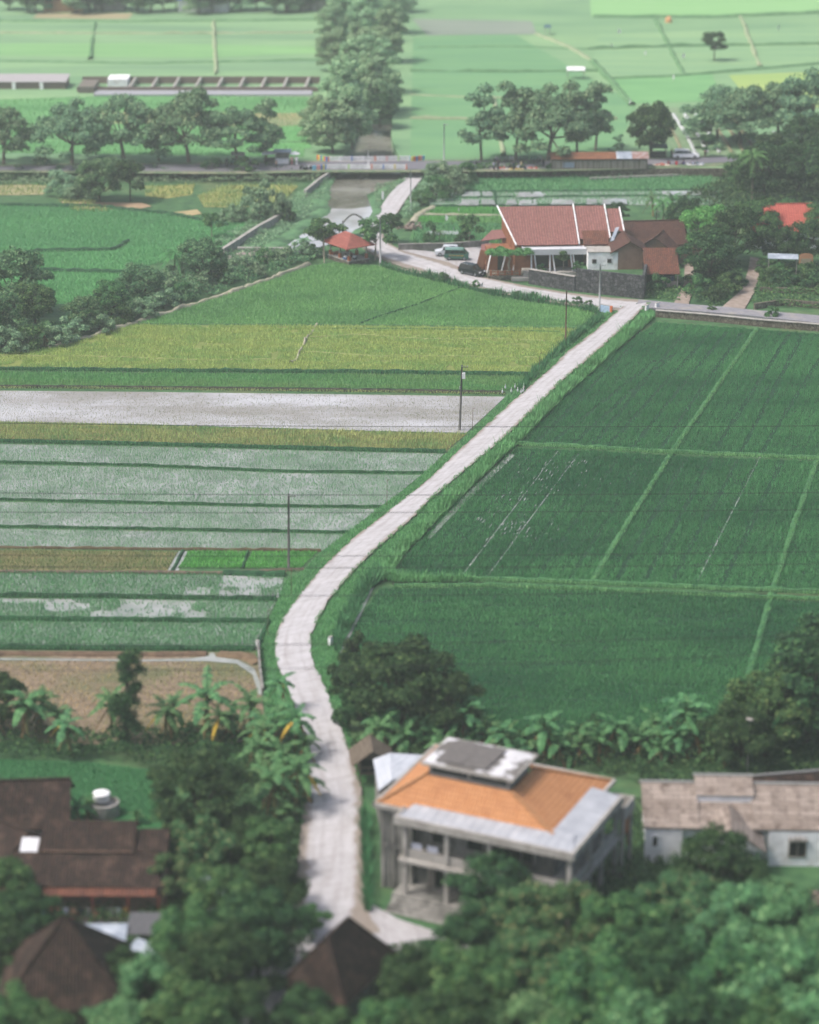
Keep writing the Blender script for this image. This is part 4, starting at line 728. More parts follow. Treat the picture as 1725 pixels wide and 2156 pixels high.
# ---- near part
T('broad1', 845, 1545, 'big dark fig-like tree right of the path, above the hut', 1.1, sz=1.0, rz=2.0); T('broad1', 935, 1560, 'lower dark tree right of the big one above the hut', .72); T('bush2', 760, 1530, 'dark bush between path and big tree', 1.0, cat='bush', sz=1.7)
T('bush2', 735, 1450, 'vine bush hanging over the ditch beside the path', .9, cat='bush', sz=1.6); T('bush2', 750, 1395, 'leafy shrub at the ditch end, above the big dark tree', .7, cat='bush', sz=1.3)
T('broad1', 1700, 1560, 'tall dark tree on the right edge beside the dark field', 1.1, group='trees on the right edge'); T('broad2', 1610, 1590, 'dark tree left of the edge tree, lower field corner', .95, group='trees on the right edge'); T('broad2', 1660, 1520, 'lighter tree in front of the edge tree', .7, group='trees on the right edge'); T('broad1', 1745, 1480, 'highest dark tree cut by the right edge', 1.0, group='trees on the right edge')
T('broad1', 1560, 1620, 'low dark tree behind the weathered roof', .7, group='trees on the right edge')
g = 'treetops in the lower right corner'
for k, x, y, s, lab in [('broad1', 1045, 1850, .72, 'dark treetop in front of the grey balcony'), ('broad1', 985, 1965, .62, 'dark treetop at the foot of the grey house'), ('broad1', 1512, 1800, .72, 'dark treetop in front of the weathered roof'), ('yel1', 1090, 1930, .8, 'treetop with yellowing leaves below the grey house'), ('yel1', 1200, 1915, .85, 'yellowish treetop right of the balcony corner'),
    ('broad2', 1310, 1935, .9, 'mid green treetop below the gap between the houses'), ('yel1', 1420, 1905, .85, 'yellow flecked treetop below the white porch'), ('pale1', 1560, 1925, .85, 'pale treetop below the white gabled porch'), ('pale1', 1680, 1955, .9, 'pale treetop near the right edge, upper'), ('broad2', 1630, 1890, .5, 'small green treetop by the dirt yard'),
    ('broad2', 1000, 2055, .95, 'green treetop right of the lower brown roof'), ('yel1', 1130, 2040, .9, 'yellow green treetop in the lower middle'), ('broad2', 1260, 2060, 1.0, 'green treetop in the middle of the lower grove'), ('broad1', 1395, 2040, .95, 'darker treetop in the middle of the lower grove'), ('broad2', 1510, 2050, 1.0, 'green treetop right of the darker one'), ('pale1', 1650, 2070, 1.05, 'pale treetop near the right edge, lower'), ('broad2', 1730, 2030, .9, 'green treetop cut by the right edge'),
    ('broad1', 880, 2060, .7, 'round green treetop right beside the lower brown roof'), ('broad2', 830, 2150, .7, 'green treetop cut by the bottom edge, beside the lower brown roof'), ('broad1', 960, 2160, .9, 'dark treetop at the bottom edge, left in the grove'), ('pale1', 1090, 2165, .9, 'pale treetop at the bottom edge, middle'), ('broad2', 1220, 2170, .95, 'green treetop at the bottom edge, middle'), ('pale1', 1350, 2160, .95, 'pale treetop at the bottom edge, right of middle'), ('broad1', 1480, 2170, .95, 'dark treetop at the bottom edge, right'), ('broad2', 1600, 2180, .95, 'green treetop at the bottom edge, near the corner'), ('pale1', 1720, 2160, .95, 'pale treetop in the bottom right corner')]:
    T(k, x, y, lab, s, zc=6.2 * s, group=g)
g = 'treetops in the lower left'
for k, x, y, s, lab in [('broad1', 425, 1645, .9, 'big round dark treetop between the lawn and the banana plants'), ('broad2', 560, 1760, .6, 'treetop beside the path above the dark treetops'), ('broad1', 575, 1850, .6, 'dark treetop at the left edge of the wide path'), ('yel1', 420, 1760, .62, 'treetop with orange young leaves over the brown roof'), ('yel1', 360, 1830, .5, 'yellow green treetop at the end of the long brown roof'),
    ('broad2', 470, 1870, .8, 'green treetop in front of the long brown roof end'), ('broad1', 540, 1940, .8, 'dark treetop left of the path fork'), ('broad2', 400, 1950, .75, 'green treetop right of the laundry line'), ('broad1', 470, 2020, .85, 'dark treetop in the lower left grove'), ('pale1', 330, 2060, .7, 'pale treetop beside the pointed roof'), ('broad2', 400, 2120, .85, 'green treetop at the bottom edge, left'), ('broad1', 500, 2130, .6, 'dark treetop beside the narrow path'), ('pale1', 270, 2150, .65, 'pale treetop at the bottom edge, right of the pointed roof'),
    ('broad2', 10, 1840, .6, 'green treetop at the left edge beside the long roof'), ('broad1', 50, 1920, .6, 'dark treetop left of the laundry'), ('broad2', 30, 2120, .6, 'green treetop in the bottom left corner'), ('broad1', 5, 1460, .6, 'dark treetop at the left edge beside the banana plants'), ('small1', 655, 1915, .7, 'small airy tree at the path in front of the lower brown roof'), ('pale1', 205, 2090, .4, 'small pale treetop in front of the pointed roof')]:
    T(k, x, y, lab, s, zc=6.2 * s if k != 'small1' else 3, group=g)
g = 'treetops over the lower left roofs'
for k, x, y, s, lab in [('broad2', 330, 1800, .42, 'small treetop overlapping the right end of the long brown roof'), ('yel1', 385, 1725, .45, 'yellow tipped treetop behind the long brown roof end'), ('broad1', 12, 1985, .5, 'dark treetop left of the pointed roof'), ('broad1', 250, 2040, .5, 'dark treetop leaning on the right of the pointed roof'), ('broad2', 100, 2150, .5, 'green treetop below the pointed roof'), ('broad1', 645, 2120, .5, 'dark treetop left of the narrow lower path end'), ('broad2', 690, 2160, .5, 'green treetop under the lower brown roof'), ('broad1', 520, 1760, .5, 'dark treetop between banana plants and the yellow one')]:
    T(k, x, y, lab, s, zc=6.2 * s, group=g)
# ivy-covered trunk
rg = np.random.RandomState(40); root = empty('ivy_covered_tree', V(268, 1578)); tag(root, 'tall trunk wrapped in dark ivy in knobbly clumps, among banana plants', 'tree')
C = np.array([(rg.normal(0, .35) + (.5 if z > 5 else 0), rg.normal(0, .3), z) for z in np.arange(.8, 9.3, .42)]); C = np.vstack([C, [(1.0, 0, 8.6), (.2, 0, 9.0), (1.3, .2, 7.6), (-.7, 0, 5.0), (-.9, .2, 4.2), (-1, 0, 3.6), (.7, 0, 4.6)]])
co, fa = clump_leaves(C, .75 * (.8 + .5 * rg.rand(len(C))), 330, .12, rg); mesh_np('crown', co, fa, lf_dark, root); MB().tube([(0, 0, -.1), (0, 0, 4), (.5, 0, 8.6)], [.25, .2, .12]).build('trunk', m_barkd, root)
# ---- undergrowth that reads as one mass
def undergrowth(name, poly, h, n_m2, leaf, mat, seed, z=0.0):
    P = [V(x, y, z) for x, y in poly]; A = np.array([(q.x, q.y) for q in P]); x0, y0 = A.min(0); x1, y1 = A.max(0); rg = np.random.RandomState(seed)
    N = int((x1 - x0) * (y1 - y0) * n_m2); X = rg.uniform(x0, x1, N); Y = rg.uniform(y0, y1, N); m = inside(X, Y, [tuple(q) for q in A]); X, Y = X[m], Y[m]
    H = h * (.15 + 1.3 * vnoise(X, Y, 1.6, seed) * (.4 + .9 * vnoise(X, Y, 5, seed + 1))); Z = z + H * (1 - .5 * rg.rand(len(X)) ** 2)
    nr = rg.randn(len(X), 3) * .5 + (0, -.2, .7); nr /= np.linalg.norm(nr, axis=1)[:, None]; co, fa = leaf_quads(np.stack([X, Y, Z], 1), nr, leaf, rg); return tag(mesh_np(name, co, fa, mat), kind='stuff')
undergrowth('undergrowth', [(-40, 745), (-40, 640), (120, 690), (200, 650), (330, 590), (450, 560), (540, 540), (600, 530), (690, 530), (660, 556), (575, 582), (450, 624), (285, 674), (100, 728)], 1.9, 16, .22, lf_bank, 1)
undergrowth('undergrowth', [(420, 545), (470, 500), (560, 455), (640, 405), (690, 372), (690, 400), (672, 440), (640, 470), (560, 522), (520, 540)], .9, 14, .18, lf_grey, 2)
undergrowth('undergrowth', [(790, 395), (866, 372), (818, 412), (790, 440)], .7, 16, .18, lf_grey, 3)
undergrowth('undergrowth', [(905, 372), (985, 372), (960, 404), (905, 408), (875, 450), (850, 470), (846, 450), (872, 408)], 1.3, 16, .2, lf_grey, 4)
undergrowth('undergrowth', [(-40, 372), (690, 368), (672, 384), (600, 388), (400, 386), (200, 388), (-40, 392)], 1.3, 12, .22, lf_grey, 5)
undergrowth('undergrowth', [(-40, 1540), (60, 1555), (330, 1545), (560, 1540), (640, 1560), (640, 1640), (500, 1650), (337, 1625), (200, 1605), (-40, 1600)], 1.5, 30, .17, lf_dark, 6)
undergrowth('undergrowth', [(500, 1640), (630, 1600), (634, 1720), (628, 1900), (560, 1980), (300, 2160), (200, 2230), (-40, 2230), (-40, 1900), (300, 1900), (400, 1740)], 1.6, 26, .17, lf_dark, 7)
undergrowth('undergrowth', [(730, 1560), (900, 1545), (1560, 1560), (1800, 1560), (1800, 1660), (1400, 1700), (1300, 1640), (1000, 1600), (770, 1640)], 1.8, 26, .18, lf_dark, 8)
undergrowth('undergrowth', [(1280, 1700), (1370, 1680), (1400, 1840), (1800, 1900), (1800, 2230), (660, 2230), (800, 2000), (960, 1990), (1200, 1900)], 1.2, 20, .2, lf_dark, 9)
undergrowth('undergrowth', [(1440, 640), (1462, 610), (1480, 560), (1560, 560), (1560, 620), (1520, 645)], 1.3, 16, .2, lf_dark, 10)
undergrowth('undergrowth', [(1580, 640), (1596, 600), (1600, 560), (1800, 560), (1800, 656), (1660, 650)], 1.0, 16, .2, lf_mid, 11)
undergrowth('undergrowth', [(1350, 628), (1432, 636), (1436, 600), (1430, 560), (1362, 600)], .6, 20, .18, lf_mid, 12)
undergrowth('undergrowth', [(1500, 400), (1560, 350), (1800, 345), (1800, 470), (1580, 470), (1500, 440), (1440, 420)], 2.0, 9, .28, lf_dark, 13)
undergrowth('undergrowth', [(-60, 366), (300, 369), (690, 364), (690, 374), (300, 378), (-60, 376)], 1.7, 16, .22, lf_mid, 14)
undergrowth('undergrowth', [(905, 366), (1160, 362), (1230, 362), (1230, 372), (905, 376)], 1.9, 18, .22, lf_mid, 15)
undergrowth('undergrowth', [(1230, 362), (1520, 352), (1520, 362), (1230, 372)], 1.2, 12, .2, lf_grey, 16)
sheet('lawn', [(-60, 1596), (180, 1604), (337, 1622), (345, 1760), (-60, 1740)], .06, noisy('lawn_grass', S(50, 104, 62), S(66, 122, 74), 1.2, bmp=.4)); tufts('lawn_grass', [(-40, 1598), (180, 1606), (335, 1624), (340, 1720), (-40, 1700)], .25, .16, .1, grass_dk, .06, 3, seed=61)
# ---- banana plants
lf_ban = leafy('banana_leaf', S(50, 98, 58, .85), S(100, 144, 92, .9), .25, .5, obj=.3); lf_bdry = leafy('banana_leaf_yellow', S(170, 140, 66, .9), S(214, 184, 70, .9), .2)
lf_bdead = leafy('banana_leaf_dead', S(110, 90, 60), S(150, 124, 82), .1); m_bstem = noisy('banana_stem', S(112, 118, 74), S(150, 146, 98), 2, stretch=(1, 1, .3)); 
def banana_leaf(mb, p, a, L, wd, lift, droop, rg, tear=True):
    ca, sa = math.cos(a), math.sin(a); n = 15; pts = []
    for i in range(n + 1):
        t = i / n; r = L * (t * math.cos(lift * (1 - .2 * t)) ); z = L * (math.sin(lift) * t - droop * t * t); pts.append(Vector((p[0] + ca * r, p[1] + sa * r, p[2] + z)))
    side = Vector((-sa, ca, 0))
    for i in range(1, n):
        t0, t1 = i / n, (i + 1) / n; w0 = wd * math.sin(math.pi * min(1, t0 * .93 + .05)) ** .6; w1 = wd * math.sin(math.pi * min(1, t1 * .93 + .05)) ** .6 if i < n - 1 else .05
        for s in (-1, 1):
            j = rg.uniform(0, .45) * wd * (rg.rand() < .5) if tear else 0; q = .25 + rg.uniform(-.15, .3)
            a0, a1 = pts[i], pts[i + 1]; e0 = a0 + side * s * w0 - Vector((0, 0, w0 * q)) ; e1 = a1.lerp(a0, .12 if tear else 0) + side * s * (w1 - j) - Vector((0, 0, w1 * (q + .05)))
            mb.add([a0, a1, e1, e0], [(0, 1, 2, 3)])
    mb.tube(pts, [.035 * (1 - i / (n + 1)) + .006 for i in range(n + 1)], 4, False)
def make_banana(seed, h, nl, L, up=.9, yellow=1):
    rg = np.random.RandomState(seed); root = empty('banana_plant', (0, 0, 0)); lean = rg.normal(0, .06 * h, 2)
    MB().tube([(0, 0, -.1), (lean[0] * .4, lean[1] * .4, h * .5), (lean[0], lean[1], h)], [.17, .13, .07], 7).build('stem', m_bstem, root, smooth=True)
    mb = MB(); a0 = rg.rand() * 6
    for i in range(nl):
        a = a0 + i * 2.4 + rg.normal(0, .2); u = up * (1 - .75 * i / nl); banana_leaf(mb, (lean[0], lean[1], h - .12 * i * .5), a, L * rg.uniform(.8, 1.1), .33 * L / 2.2 * rg.uniform(.85, 1.15), .3 + u, .4 + .55 * (i / nl) + rg.uniform(0, .2), rg)
    mb.build('leaves', lf_ban, root)
    dd = MB()
    for i in range(3): banana_leaf(dd, (lean[0], lean[1], h - .5), a0 + 2.1 * i + .7, L * .7, .14, -.6, .55, rg)
    tag(dd.build('dead_leaf', lf_bdead, root), 'withered brown hanging leaves')
    if yellow:
        y = MB(); banana_leaf(y, (lean[0], lean[1], h - .4), a0 + 1.1, L * .8, .2, .1, .9, rg); tag(y.build('dry_leaf', lf_bdry, root), 'yellow drooping dry leaf')
    return root
for i, (h, nl, L, up, yl) in enumerate([(2.6, 9, 2.3, .9, 0), (3.2, 11, 2.5, .8, 0), (1.8, 8, 2.2, 1.1, 0), (1.0, 7, 2.2, 1.25, 0), (3.6, 10, 2.3, .7, 1)]): reg('ban%d' % i, make_banana(50 + i, h, nl, L, up, yl))
def B(k, x, y, lab, s=1.0, grp=None): return T('ban%d' % k, x, y, lab, s * (1.3 if grp and ('stubble' in grp or 'path' in grp) else 1.08), cat='banana plant', group=grp)
g = 'banana plants beside the stubble field'
for k, x, y, s, lab in [(1, 60, 1560, .95, 'banana plant farthest left in the row by the stubble field'), (0, 88, 1548, 1.0, 'banana plant second from the left, behind the leftmost'), (4, 150, 1592, .75, 'banana plant with a leaning orange brown dry stem'), (2, 122, 1555, 1.0, 'short banana plant between the left ones'), (1, 237, 1548, .85, 'banana plant just left of the ivy trunk'), (4, 350, 1566, .8, 'banana plant right of the ivy trunk'), (0, 362, 1550, .95, 'banana plant behind the one right of the ivy trunk'),
    (1, 440, 1560, 1.15, 'tallest banana plant in front of the stubble field'), (4, 455, 1576, .75, 'banana plant in front of the tallest one'), (2, 492, 1556, .9, 'small banana plant right of the tallest one'), (1, 530, 1556, .9, 'banana plant with narrow leaves near the channel end'), (3, 400, 1560, .8, 'young upright banana shoot in the row')]: B(k, x, y, lab, s, g)
g = 'banana plants along the left of the path'
for k, x, y, s, lab in [(4, 600, 1502, .7, 'banana plant reaching up beside the path bend, highest of the path side'), (4, 622, 1585, .85, 'banana plant with a bright yellow leaf over the path'), (0, 590, 1570, .95, 'banana plant left of the yellow leafed one'), (4, 560, 1610, .8, 'banana plant with yellow patches, inner row'), (2, 640, 1610, .9, 'low banana plant at the path edge'), (1, 548, 1640, .8, 'banana plant next to the big dark treetop'), (0, 600, 1660, 1.0, 'banana plant with pale leaves, middle of the path side'), (4, 622, 1712, .95, 'banana plant with a brown leaf over the path'),
    (1, 580, 1720, .95, 'banana plant with large split leaves'), (2, 640, 1690, .9, 'banana plant leaning onto the concrete'), (0, 560, 1700, .9, 'banana plant deeper in the clump'), (3, 602, 1740, 1.1, 'young banana plant below the clump'), (4, 540, 1585, .7, 'banana plant behind, near the retaining wall')]: B(k, x, y, lab, s, g)
g = 'banana plants behind the orange roofed house'; rg = np.random.RandomState(60)
labs = ['beside the wooden hut', 'just right of the hut', 'by the dark tree foot', 'above the roof lantern, left', 'above the roof lantern, right', 'third in the hedge from the hut']
for i in range(46):
    x = 808 + i * 16.3 + rg.uniform(-8, 8); y = 1590 + rg.uniform(-22, 18) + max(0, x - 1000) * .02; B([0, 2, 3, 2, 3][i % 5], x, y, 'banana plant %s' % labs[i] if i < 6 else 'banana plant in the dense hedge between the dark field and the houses', rg.uniform(.85, 1.3), g)
B(1, 1440, 1580, 'tall banana plant standing out of the right end of the hedge', 1.25); B(1, 800, 1600, 'banana plant with arching leaves over the hut roof', .95)
g = 'banana plants behind the brown roofs'
for k, x, y, s, lab in [(2, 130, 1730, .9, 'banana plant behind the long brown roof, left'), (3, 185, 1722, 1.0, 'pale banana plant left of the water tank'), (2, 165, 1735, .9, 'banana plant right behind the long brown roof'), (3, 290, 1735, .7, 'young banana plant right of the water tank')]: B(k, x, y, lab, s, g)
B(2, 95, 728, 'pale banana-like plant in the river bank thicket', 1.2); B(0, 1375, 455, 'banana plant behind the brown roofs, left', 1.1, 'banana plants above the brown roofs'); B(0, 1410, 462, 'broad leafed banana plant above the brown roofs', 1.3, 'banana plants above the brown roofs'); B(2, 1440, 455, 'banana plant left of the bright green tree', 1.2, 'banana plants above the brown roofs')
# ---- palms
m_frond = leafy('palm_frond', S(52, 100, 60, .95), S(96, 146, 84, 1), .25, obj=.2)
def make_palm(seed, h, n, L, tr=.16, name='coconut_palm', yellow=0):
    rg = np.random.RandomState(seed); root = empty(name, (0, 0, 0)); MB().tube([(0, 0, -.1), (.2, 0, h * .5), (.1, 0, h)], [tr * 1.4, tr, tr * .8], 8).build('trunk', m_bark, root, smooth=True)
    mb = MB()
    for i in range(n):
        a = i * 2.4; lift = 1.15 - 1.5 * i / n; pts = []
        for k in range(9):
            t = k / 8; pts.append(Vector((.1 + math.cos(a) * L * t * math.cos(lift * .8), math.sin(a) * L * t * math.cos(lift * .8), h + L * (math.sin(lift) * t - .75 * t * t))))
        sd = Vector((-math.sin(a), math.cos(a), 0)); mb.tube(pts, [.03] * 9, 3, False)
        for k in range(32):
            t = .1 + .9 * k / 32; j = min(7, int(t * 8)); p = pts[j].lerp(pts[j + 1], t * 8 - j); d = (pts[j + 1] - pts[j]).normalized(); l = .22 * L * math.sin(math.pi * min(1, t * .85 + .12))
            for s in (-1, 1):
                e = p + sd * s * l * .8 + d * l * .5 - Vector((0, 0, l * rg.uniform(.25, .7))); mb.add([p, p + d * .09, e], [(0, 1, 2)])
    mb.build('fronds', m_frond, root); return root
reg('palm1', make_palm(1, 8.5, 20, 3.6)); reg('palm2', make_palm(2, 3.2, 14, 2.6, .12, 'palm'))
T('palm1', 1583, 428, 'coconut palm with drooping fronds by the main road, right', 1.0, cat='palm')
T('palm2', 372, 590, 'palm with drooping fronds on the river bank thicket', 1.3, cat='palm'); T('palm2', 925, 500 + 8, 'tiny palm by the yard wall', .5, cat='palm'); T('palm2', 1054, 530, 'slender young palm at the corner of the tall house', .7, cat='palm'); T('palm2', 640, 534, 'small palm leaning over the canal near the shelter', .7, cat='palm'); T('palm2', 1395, 470, 'grey green palm above the brown roofs', 1.1, cat='palm')

# ================================================================ BUILDINGS
def SV(x, y, z=0.0): return V(x * .8625, y * .8625, z)                    # the photograph's own 2000 x 2500 pixels
m_white = noisy('white_paint', S(206, 206, 208, .95), S(234, 234, 236, 1), .8, c3=S(186, 180, 170, .9), s3=.6, a3=(.55, .8))
m_cem = noisy('raw_concrete', S(130, 128, 124), S(174, 172, 166), 1.6, c3=S(92, 92, 88), s3=.5, a3=(.45, .7), bmp=.2, stretch=(1, 1, .35))
m_cemL = noisy('pale_render', S(168, 164, 158), S(196, 192, 186), 1.0, c3=S(130, 124, 112), s3=.6, a3=(.55, .75))
m_dark = plain('dark_interior', S(34, 38, 38), .8, .1); m_win = glassy('window_glass', S(40, 50, 54))  # m_dark: shade inside openings painted near-black; also used on plain dark parts
m_wood = noisy('weathered_wood', S(88, 78, 68), S(136, 124, 110), 2, 'UV', stretch=(.3, 3, 1), bmp=.3); m_woodp = noisy('pale_boards', S(150, 140, 130), S(196, 188, 180), 2, 'UV', stretch=(5, .3, 1), bmp=.3, c3=S(120, 108, 96), s3=.5)
t_pink = tiles('pink_tiles', S(150, 102, 96, .66), S(174, 122, 114, .66), S(136, 94, 90), .42, .42, .5)
t_dark = tiles('old_dark_tiles', S(50, 38, 34), S(80, 60, 52), S(108, 86, 74), .26, .34, .9)
t_brown = tiles('brown_tiles', S(98, 66, 58), S(122, 86, 74), S(78, 62, 60), .3, .34, .9)
t_rust = tiles('red_brown_tiles', S(118, 76, 64), S(156, 100, 80), S(86, 68, 64), .3, .34, .95)
t_orange = tiles('orange_tiles', S(222, 156, 106, .64), S(232, 168, 118, .64), S(180, 118, 82, .6), .32, .42, .7)
t_red = tiles('bright_red_tiles', S(200, 100, 88, .7), S(214, 116, 102, .7), S(170, 86, 78), .4, .42, .5)
t_pav = tiles('shelter_tiles', S(166, 96, 86), S(190, 114, 102), S(140, 82, 76), .4, .5, .5)
t_grey = tiles('mossy_asbestos', S(152, 138, 128, .66), S(178, 164, 154, .66), S(78, 62, 52), 2.2, .5, 1.0, wave=False, sc3=1.1)
t_brick = bricky('brick_wall', S(158, 120, 98), S(178, 140, 116), S(150, 140, 128), .24, .09, S(130, 104, 90)); t_brickr = bricky('red_brick', S(176, 104, 72), S(198, 122, 84), S(170, 130, 100), .24, .09)
m_stone = stone('lava_stone', S(70, 72, 76), S(116, 116, 118), 2.2); m_stoneb = stone('brown_stone', S(104, 96, 84), S(150, 142, 128), 2.2)
m_zinc = sheetmetal('white_zinc', S(190, 196, 206, .66), S(212, 216, 224, .68), .6, .5, direction='Y'); m_zincb = sheetmetal('blue_grey_zinc', S(150, 162, 178), S(196, 204, 214, .8), .25, .5)
m_zincr = sheetmetal('rusty_tin', S(150, 92, 76), S(206, 200, 198), .25, .6, ns=1.5)
m_orange = noisy('orange_wall', S(142, 92, 66), S(166, 112, 82), 1.0); m_orw = noisy('orange_panel', S(206, 150, 110), S(220, 166, 126), .8); m_canopy = plain('canopy_white', S(200, 202, 206, .85), .6, .2, var=.04)
def house(name, label, P, rz, w, d, hw, hr, mw, mr, ov=.5, kind='gable', wins=(), doors=(), cat='house', ridge=None, rmat=None, z=0.0, group=None, th=.12, ridge_w=.25):
    """local x along the ridge, front wall at y = -d/2; wins: (side, u, z0, w, h) with side f/l/r"""
    o = empty(name, (P[0], P[1], z), rz, label, cat, group); a, b = w / 2, d / 2
    mb = MB(); mb.bx(-a, a, -b, b, -.3, hw)
    if kind == 'gable':
        for x in (-a, a - .15): mb.add([(x, -b, hw), (x + .15, -b, hw), (x + .15, b, hw), (x, b, hw), (x, 0, hw + hr), (x + .15, 0, hw + hr)], [(0, 1, 5, 4), (3, 4, 5, 2), (0, 4, 3), (1, 2, 5)])
    mb.build('wall', mw, o)
    sl = hr / b; r = MB(); A, Bq = a + ov, b + ov; ze = hw - ov * sl
    if kind == 'gable':
        for s in (-1, 1): r.slab([(-A, 0, hw + hr + .12), (A, 0, hw + hr + .12), (A, s * Bq, ze + .12), (-A, s * Bq, ze + .12)], th)
        cap = [((-A, 0, hw + hr + .14), (A, 0, hw + hr + .14))]
    elif kind == 'hip':
        k = max(0, A - Bq) if ridge is None else ridge; top = hw + hr + .12; E = [(-A, -Bq, ze), (A, -Bq, ze), (A, Bq, ze), (-A, Bq, ze)]
        for pts in ([E[0], E[1], (k, 0, top), (-k, 0, top)], [E[2], E[3], (-k, 0, top), (k, 0, top)], [E[1], E[2], (k, 0, top)], [E[3], E[0], (-k, 0, top)]): r.slab(pts, th)
        cap = [((-k, 0, top), (k, 0, top))] + [(E[i], (k if i in (1, 2) else -k, 0, top)) for i in range(4)]
    rf = r.build('roof', mr, o); c = MB()
    for p, q in cap:
        if (Vector(p) - Vector(q)).length > .1: c.bar(Vector(p) + Vector((0, 0, .03)), Vector(q) + Vector((0, 0, .03)), ridge_w, .12)
    c.build('ridge_cap', rmat or mr, rf)
    for sd_, u, z0, ww, hh in wins: window(o, sd_, u, z0, ww, hh, a, b)
    for sd_, u, ww, hh in doors: window(o, sd_, u, 0, ww, hh, a, b, 'door')
    return o
def window(o, sd_, u, z0, ww, hh, a, b, nm='window', glass=None, frame=None):
    f = MB(); g = MB(); t = .09
    def q(x0, x1, y0, y1, z0_, z1_, m):
        if sd_ == 'f': m.bx(x0, x1, -b - y1, -b - y0, z0_, z1_)
        elif sd_ == 'l': m.bx(-a - y1, -a - y0, x0, x1, z0_, z1_)
        else: m.bx(a + y0, a + y1, x0, x1, z0_, z1_)
    x0, x1, z1 = u - ww / 2, u + ww / 2, z0 + hh
    q(x0, x1, .004, .03, z0, z1, g)
    for p in ((x0 - t, x0, z0 - t, z1 + t), (x1, x1 + t, z0 - t, z1 + t), (x0, x1, z1, z1 + t), (x0, x1, z0 - t, z0)): q(p[0], p[1], .002, .08, p[2], p[3], f)
    if ww > 1.1 and nm == 'window': q(u - .03, u + .03, .03, .07, z0, z1, f)
    w_ = g.build(nm, glass or (m_win if nm == 'window' else m_wood), o); f.build('frame', frame or m_white, w_)
# ---- the orange roofed two storey house
ZR = 7.4; Lc, Bc, Rc = SV(906.5, 1963, ZR), SV(1069, 1828, ZR), SV(1506, 1902, ZR)
ex, ey_ = Rc - Bc, Lc - Bc; W_, D_ = ex.length, ey_.length; ang = (math.atan2(ex.y, ex.x) + math.atan2(ey_.y, ey_.x) + R(90)) / 2; c0 = (Rc + Lc) / 2; mid_ = Vector((math.cos(ang) * W_ + math.sin(ang) * D_, math.sin(ang) * W_ - math.cos(ang) * D_, 0)) / 2; Bc = Vector((c0.x - mid_.x, c0.y - mid_.y, ZR))
o = empty('two_storey_house', (Bc.x, Bc.y, 0), ang, 'unfinished grey two storey house with an orange tiled hip roof and white flat eaves', 'house')
W, D = W_, D_
mb = MB(); mb.bx(.5, W - .6, -D + .6, -.5, -.3, 7.0); mb.bx(.3, 3.0, -D + .1, -D + .62, -.3, 7.0)
for x in (.35, 1.3, 2.8): mb.bx(x, x + .3, -D - .02, -D + .08, 0, 6.9)
mb.bx(.3, 3.05, -D, -D + .05, 3.7, 3.95); mb.bx(-.1, 3.3, -D - .25, -D + .6, 7.0, 7.3)
mb.build('wall', m_cem, o)
# hip roof up to the lantern
lc = (SV(1041, 1865, 10.6) + SV(1300, 1843, 10.6)) / 2 - Bc; lx, ly = lc.x * math.cos(ang) + lc.y * math.sin(ang), -lc.x * math.sin(ang) + lc.y * math.cos(ang); lw, ld = W * .235, D * .2
E = [(0, -D, ZR), (W, -D, ZR), (W, 0, ZR), (0, 0, ZR)]; Tt = [(lx - lw, ly - ld, 9.6), (lx + lw, ly - ld, 9.6), (lx + lw, ly + ld, 9.6), (lx - lw, ly + ld, 9.6)]
r = MB()
for i in range(4): r.slab([E[i], E[(i + 1) % 4], Tt[(i + 1) % 4], Tt[i]], .12)
rf = r.build('roof', t_orange, o); m_hip = plain('hip_tiles', S(200, 146, 100, .62), .8)
for i in range(4): MB().bar(Vector(E[i]) + Vector((0, 0, .05)), Vector(Tt[i]) + Vector((0, 0, .05)), .3, .12).build('hip_ridge', m_hip, rf)
gt = MB(); k = .28
for p, q in (((-k, -k * 0, 0), (W + k, 0, 0)), ): gt.bx(-k, W + k, 0.02, k, ZR - .25, ZR + .06)
gt.bx(-k, -.02, -D - k, 0.0, ZR - .25, ZR + .06); gt.bx(-k, 3.4, -D - k, -D - .02, ZR - .25, ZR + .06); gt.bx(W + .02, W + k, -3.2, 0, ZR - .25, ZR + .06)
gt.build('gutter', m_cemL, o)
sl = MB(); sl.slab([(3.2, -D + .75, ZR + .42), (W + 1.0, -D + .75, ZR + .42), (W + 1.7, -D - 1.7, ZR + .12), (2.6, -D - 1.7, ZR + .12)], .1)
sl.slab([(W - .75, -D + .75, ZR + .425), (W - .75, -2.6, ZR + .425), (W + 1.7, -2.6, ZR + .125), (W + 1.7, -D - 1.7, ZR + .125)], .1); sl.build('metal_eaves', sheetmetal('eaves_zinc', S(176, 180, 188, .62), S(206, 209, 216, .64), .8, .5, direction='X'), o)
ed = MB(); ed.bx(2.4, W + 1.95, -D - 1.95, -D - 1.7, ZR - .45, ZR + .2); ed.bx(W + 1.7, W + 1.95, -D - 1.7, -2.6, ZR - .45, ZR + .2); ed.bx(2.4, 2.6, -D - 1.7, -D, ZR - .45, ZR + .2); ed.bx(2.6, W + 1.7, -D - 1.7, -D + .5, ZR - .3, ZR - .15); ed.bx(W - .7, W + 1.7, -D + .5, -2.6, ZR - .3, ZR - .15); ed.build('eaves_beam', m_cemL, o)
for x in (3.0, 6.6, 10.2, W + 1.3): tag(MB().bx(x, x + .35, -D - 1.65, -D - 1.3, .3, ZR - .3).build('column', m_cemL, o))
for y in (-D + 2.6, -6.2, -2.9): MB().bx(W + 1.25, W + 1.6, y, y + .35, .3, ZR - .3).build('column', m_cemL, o)
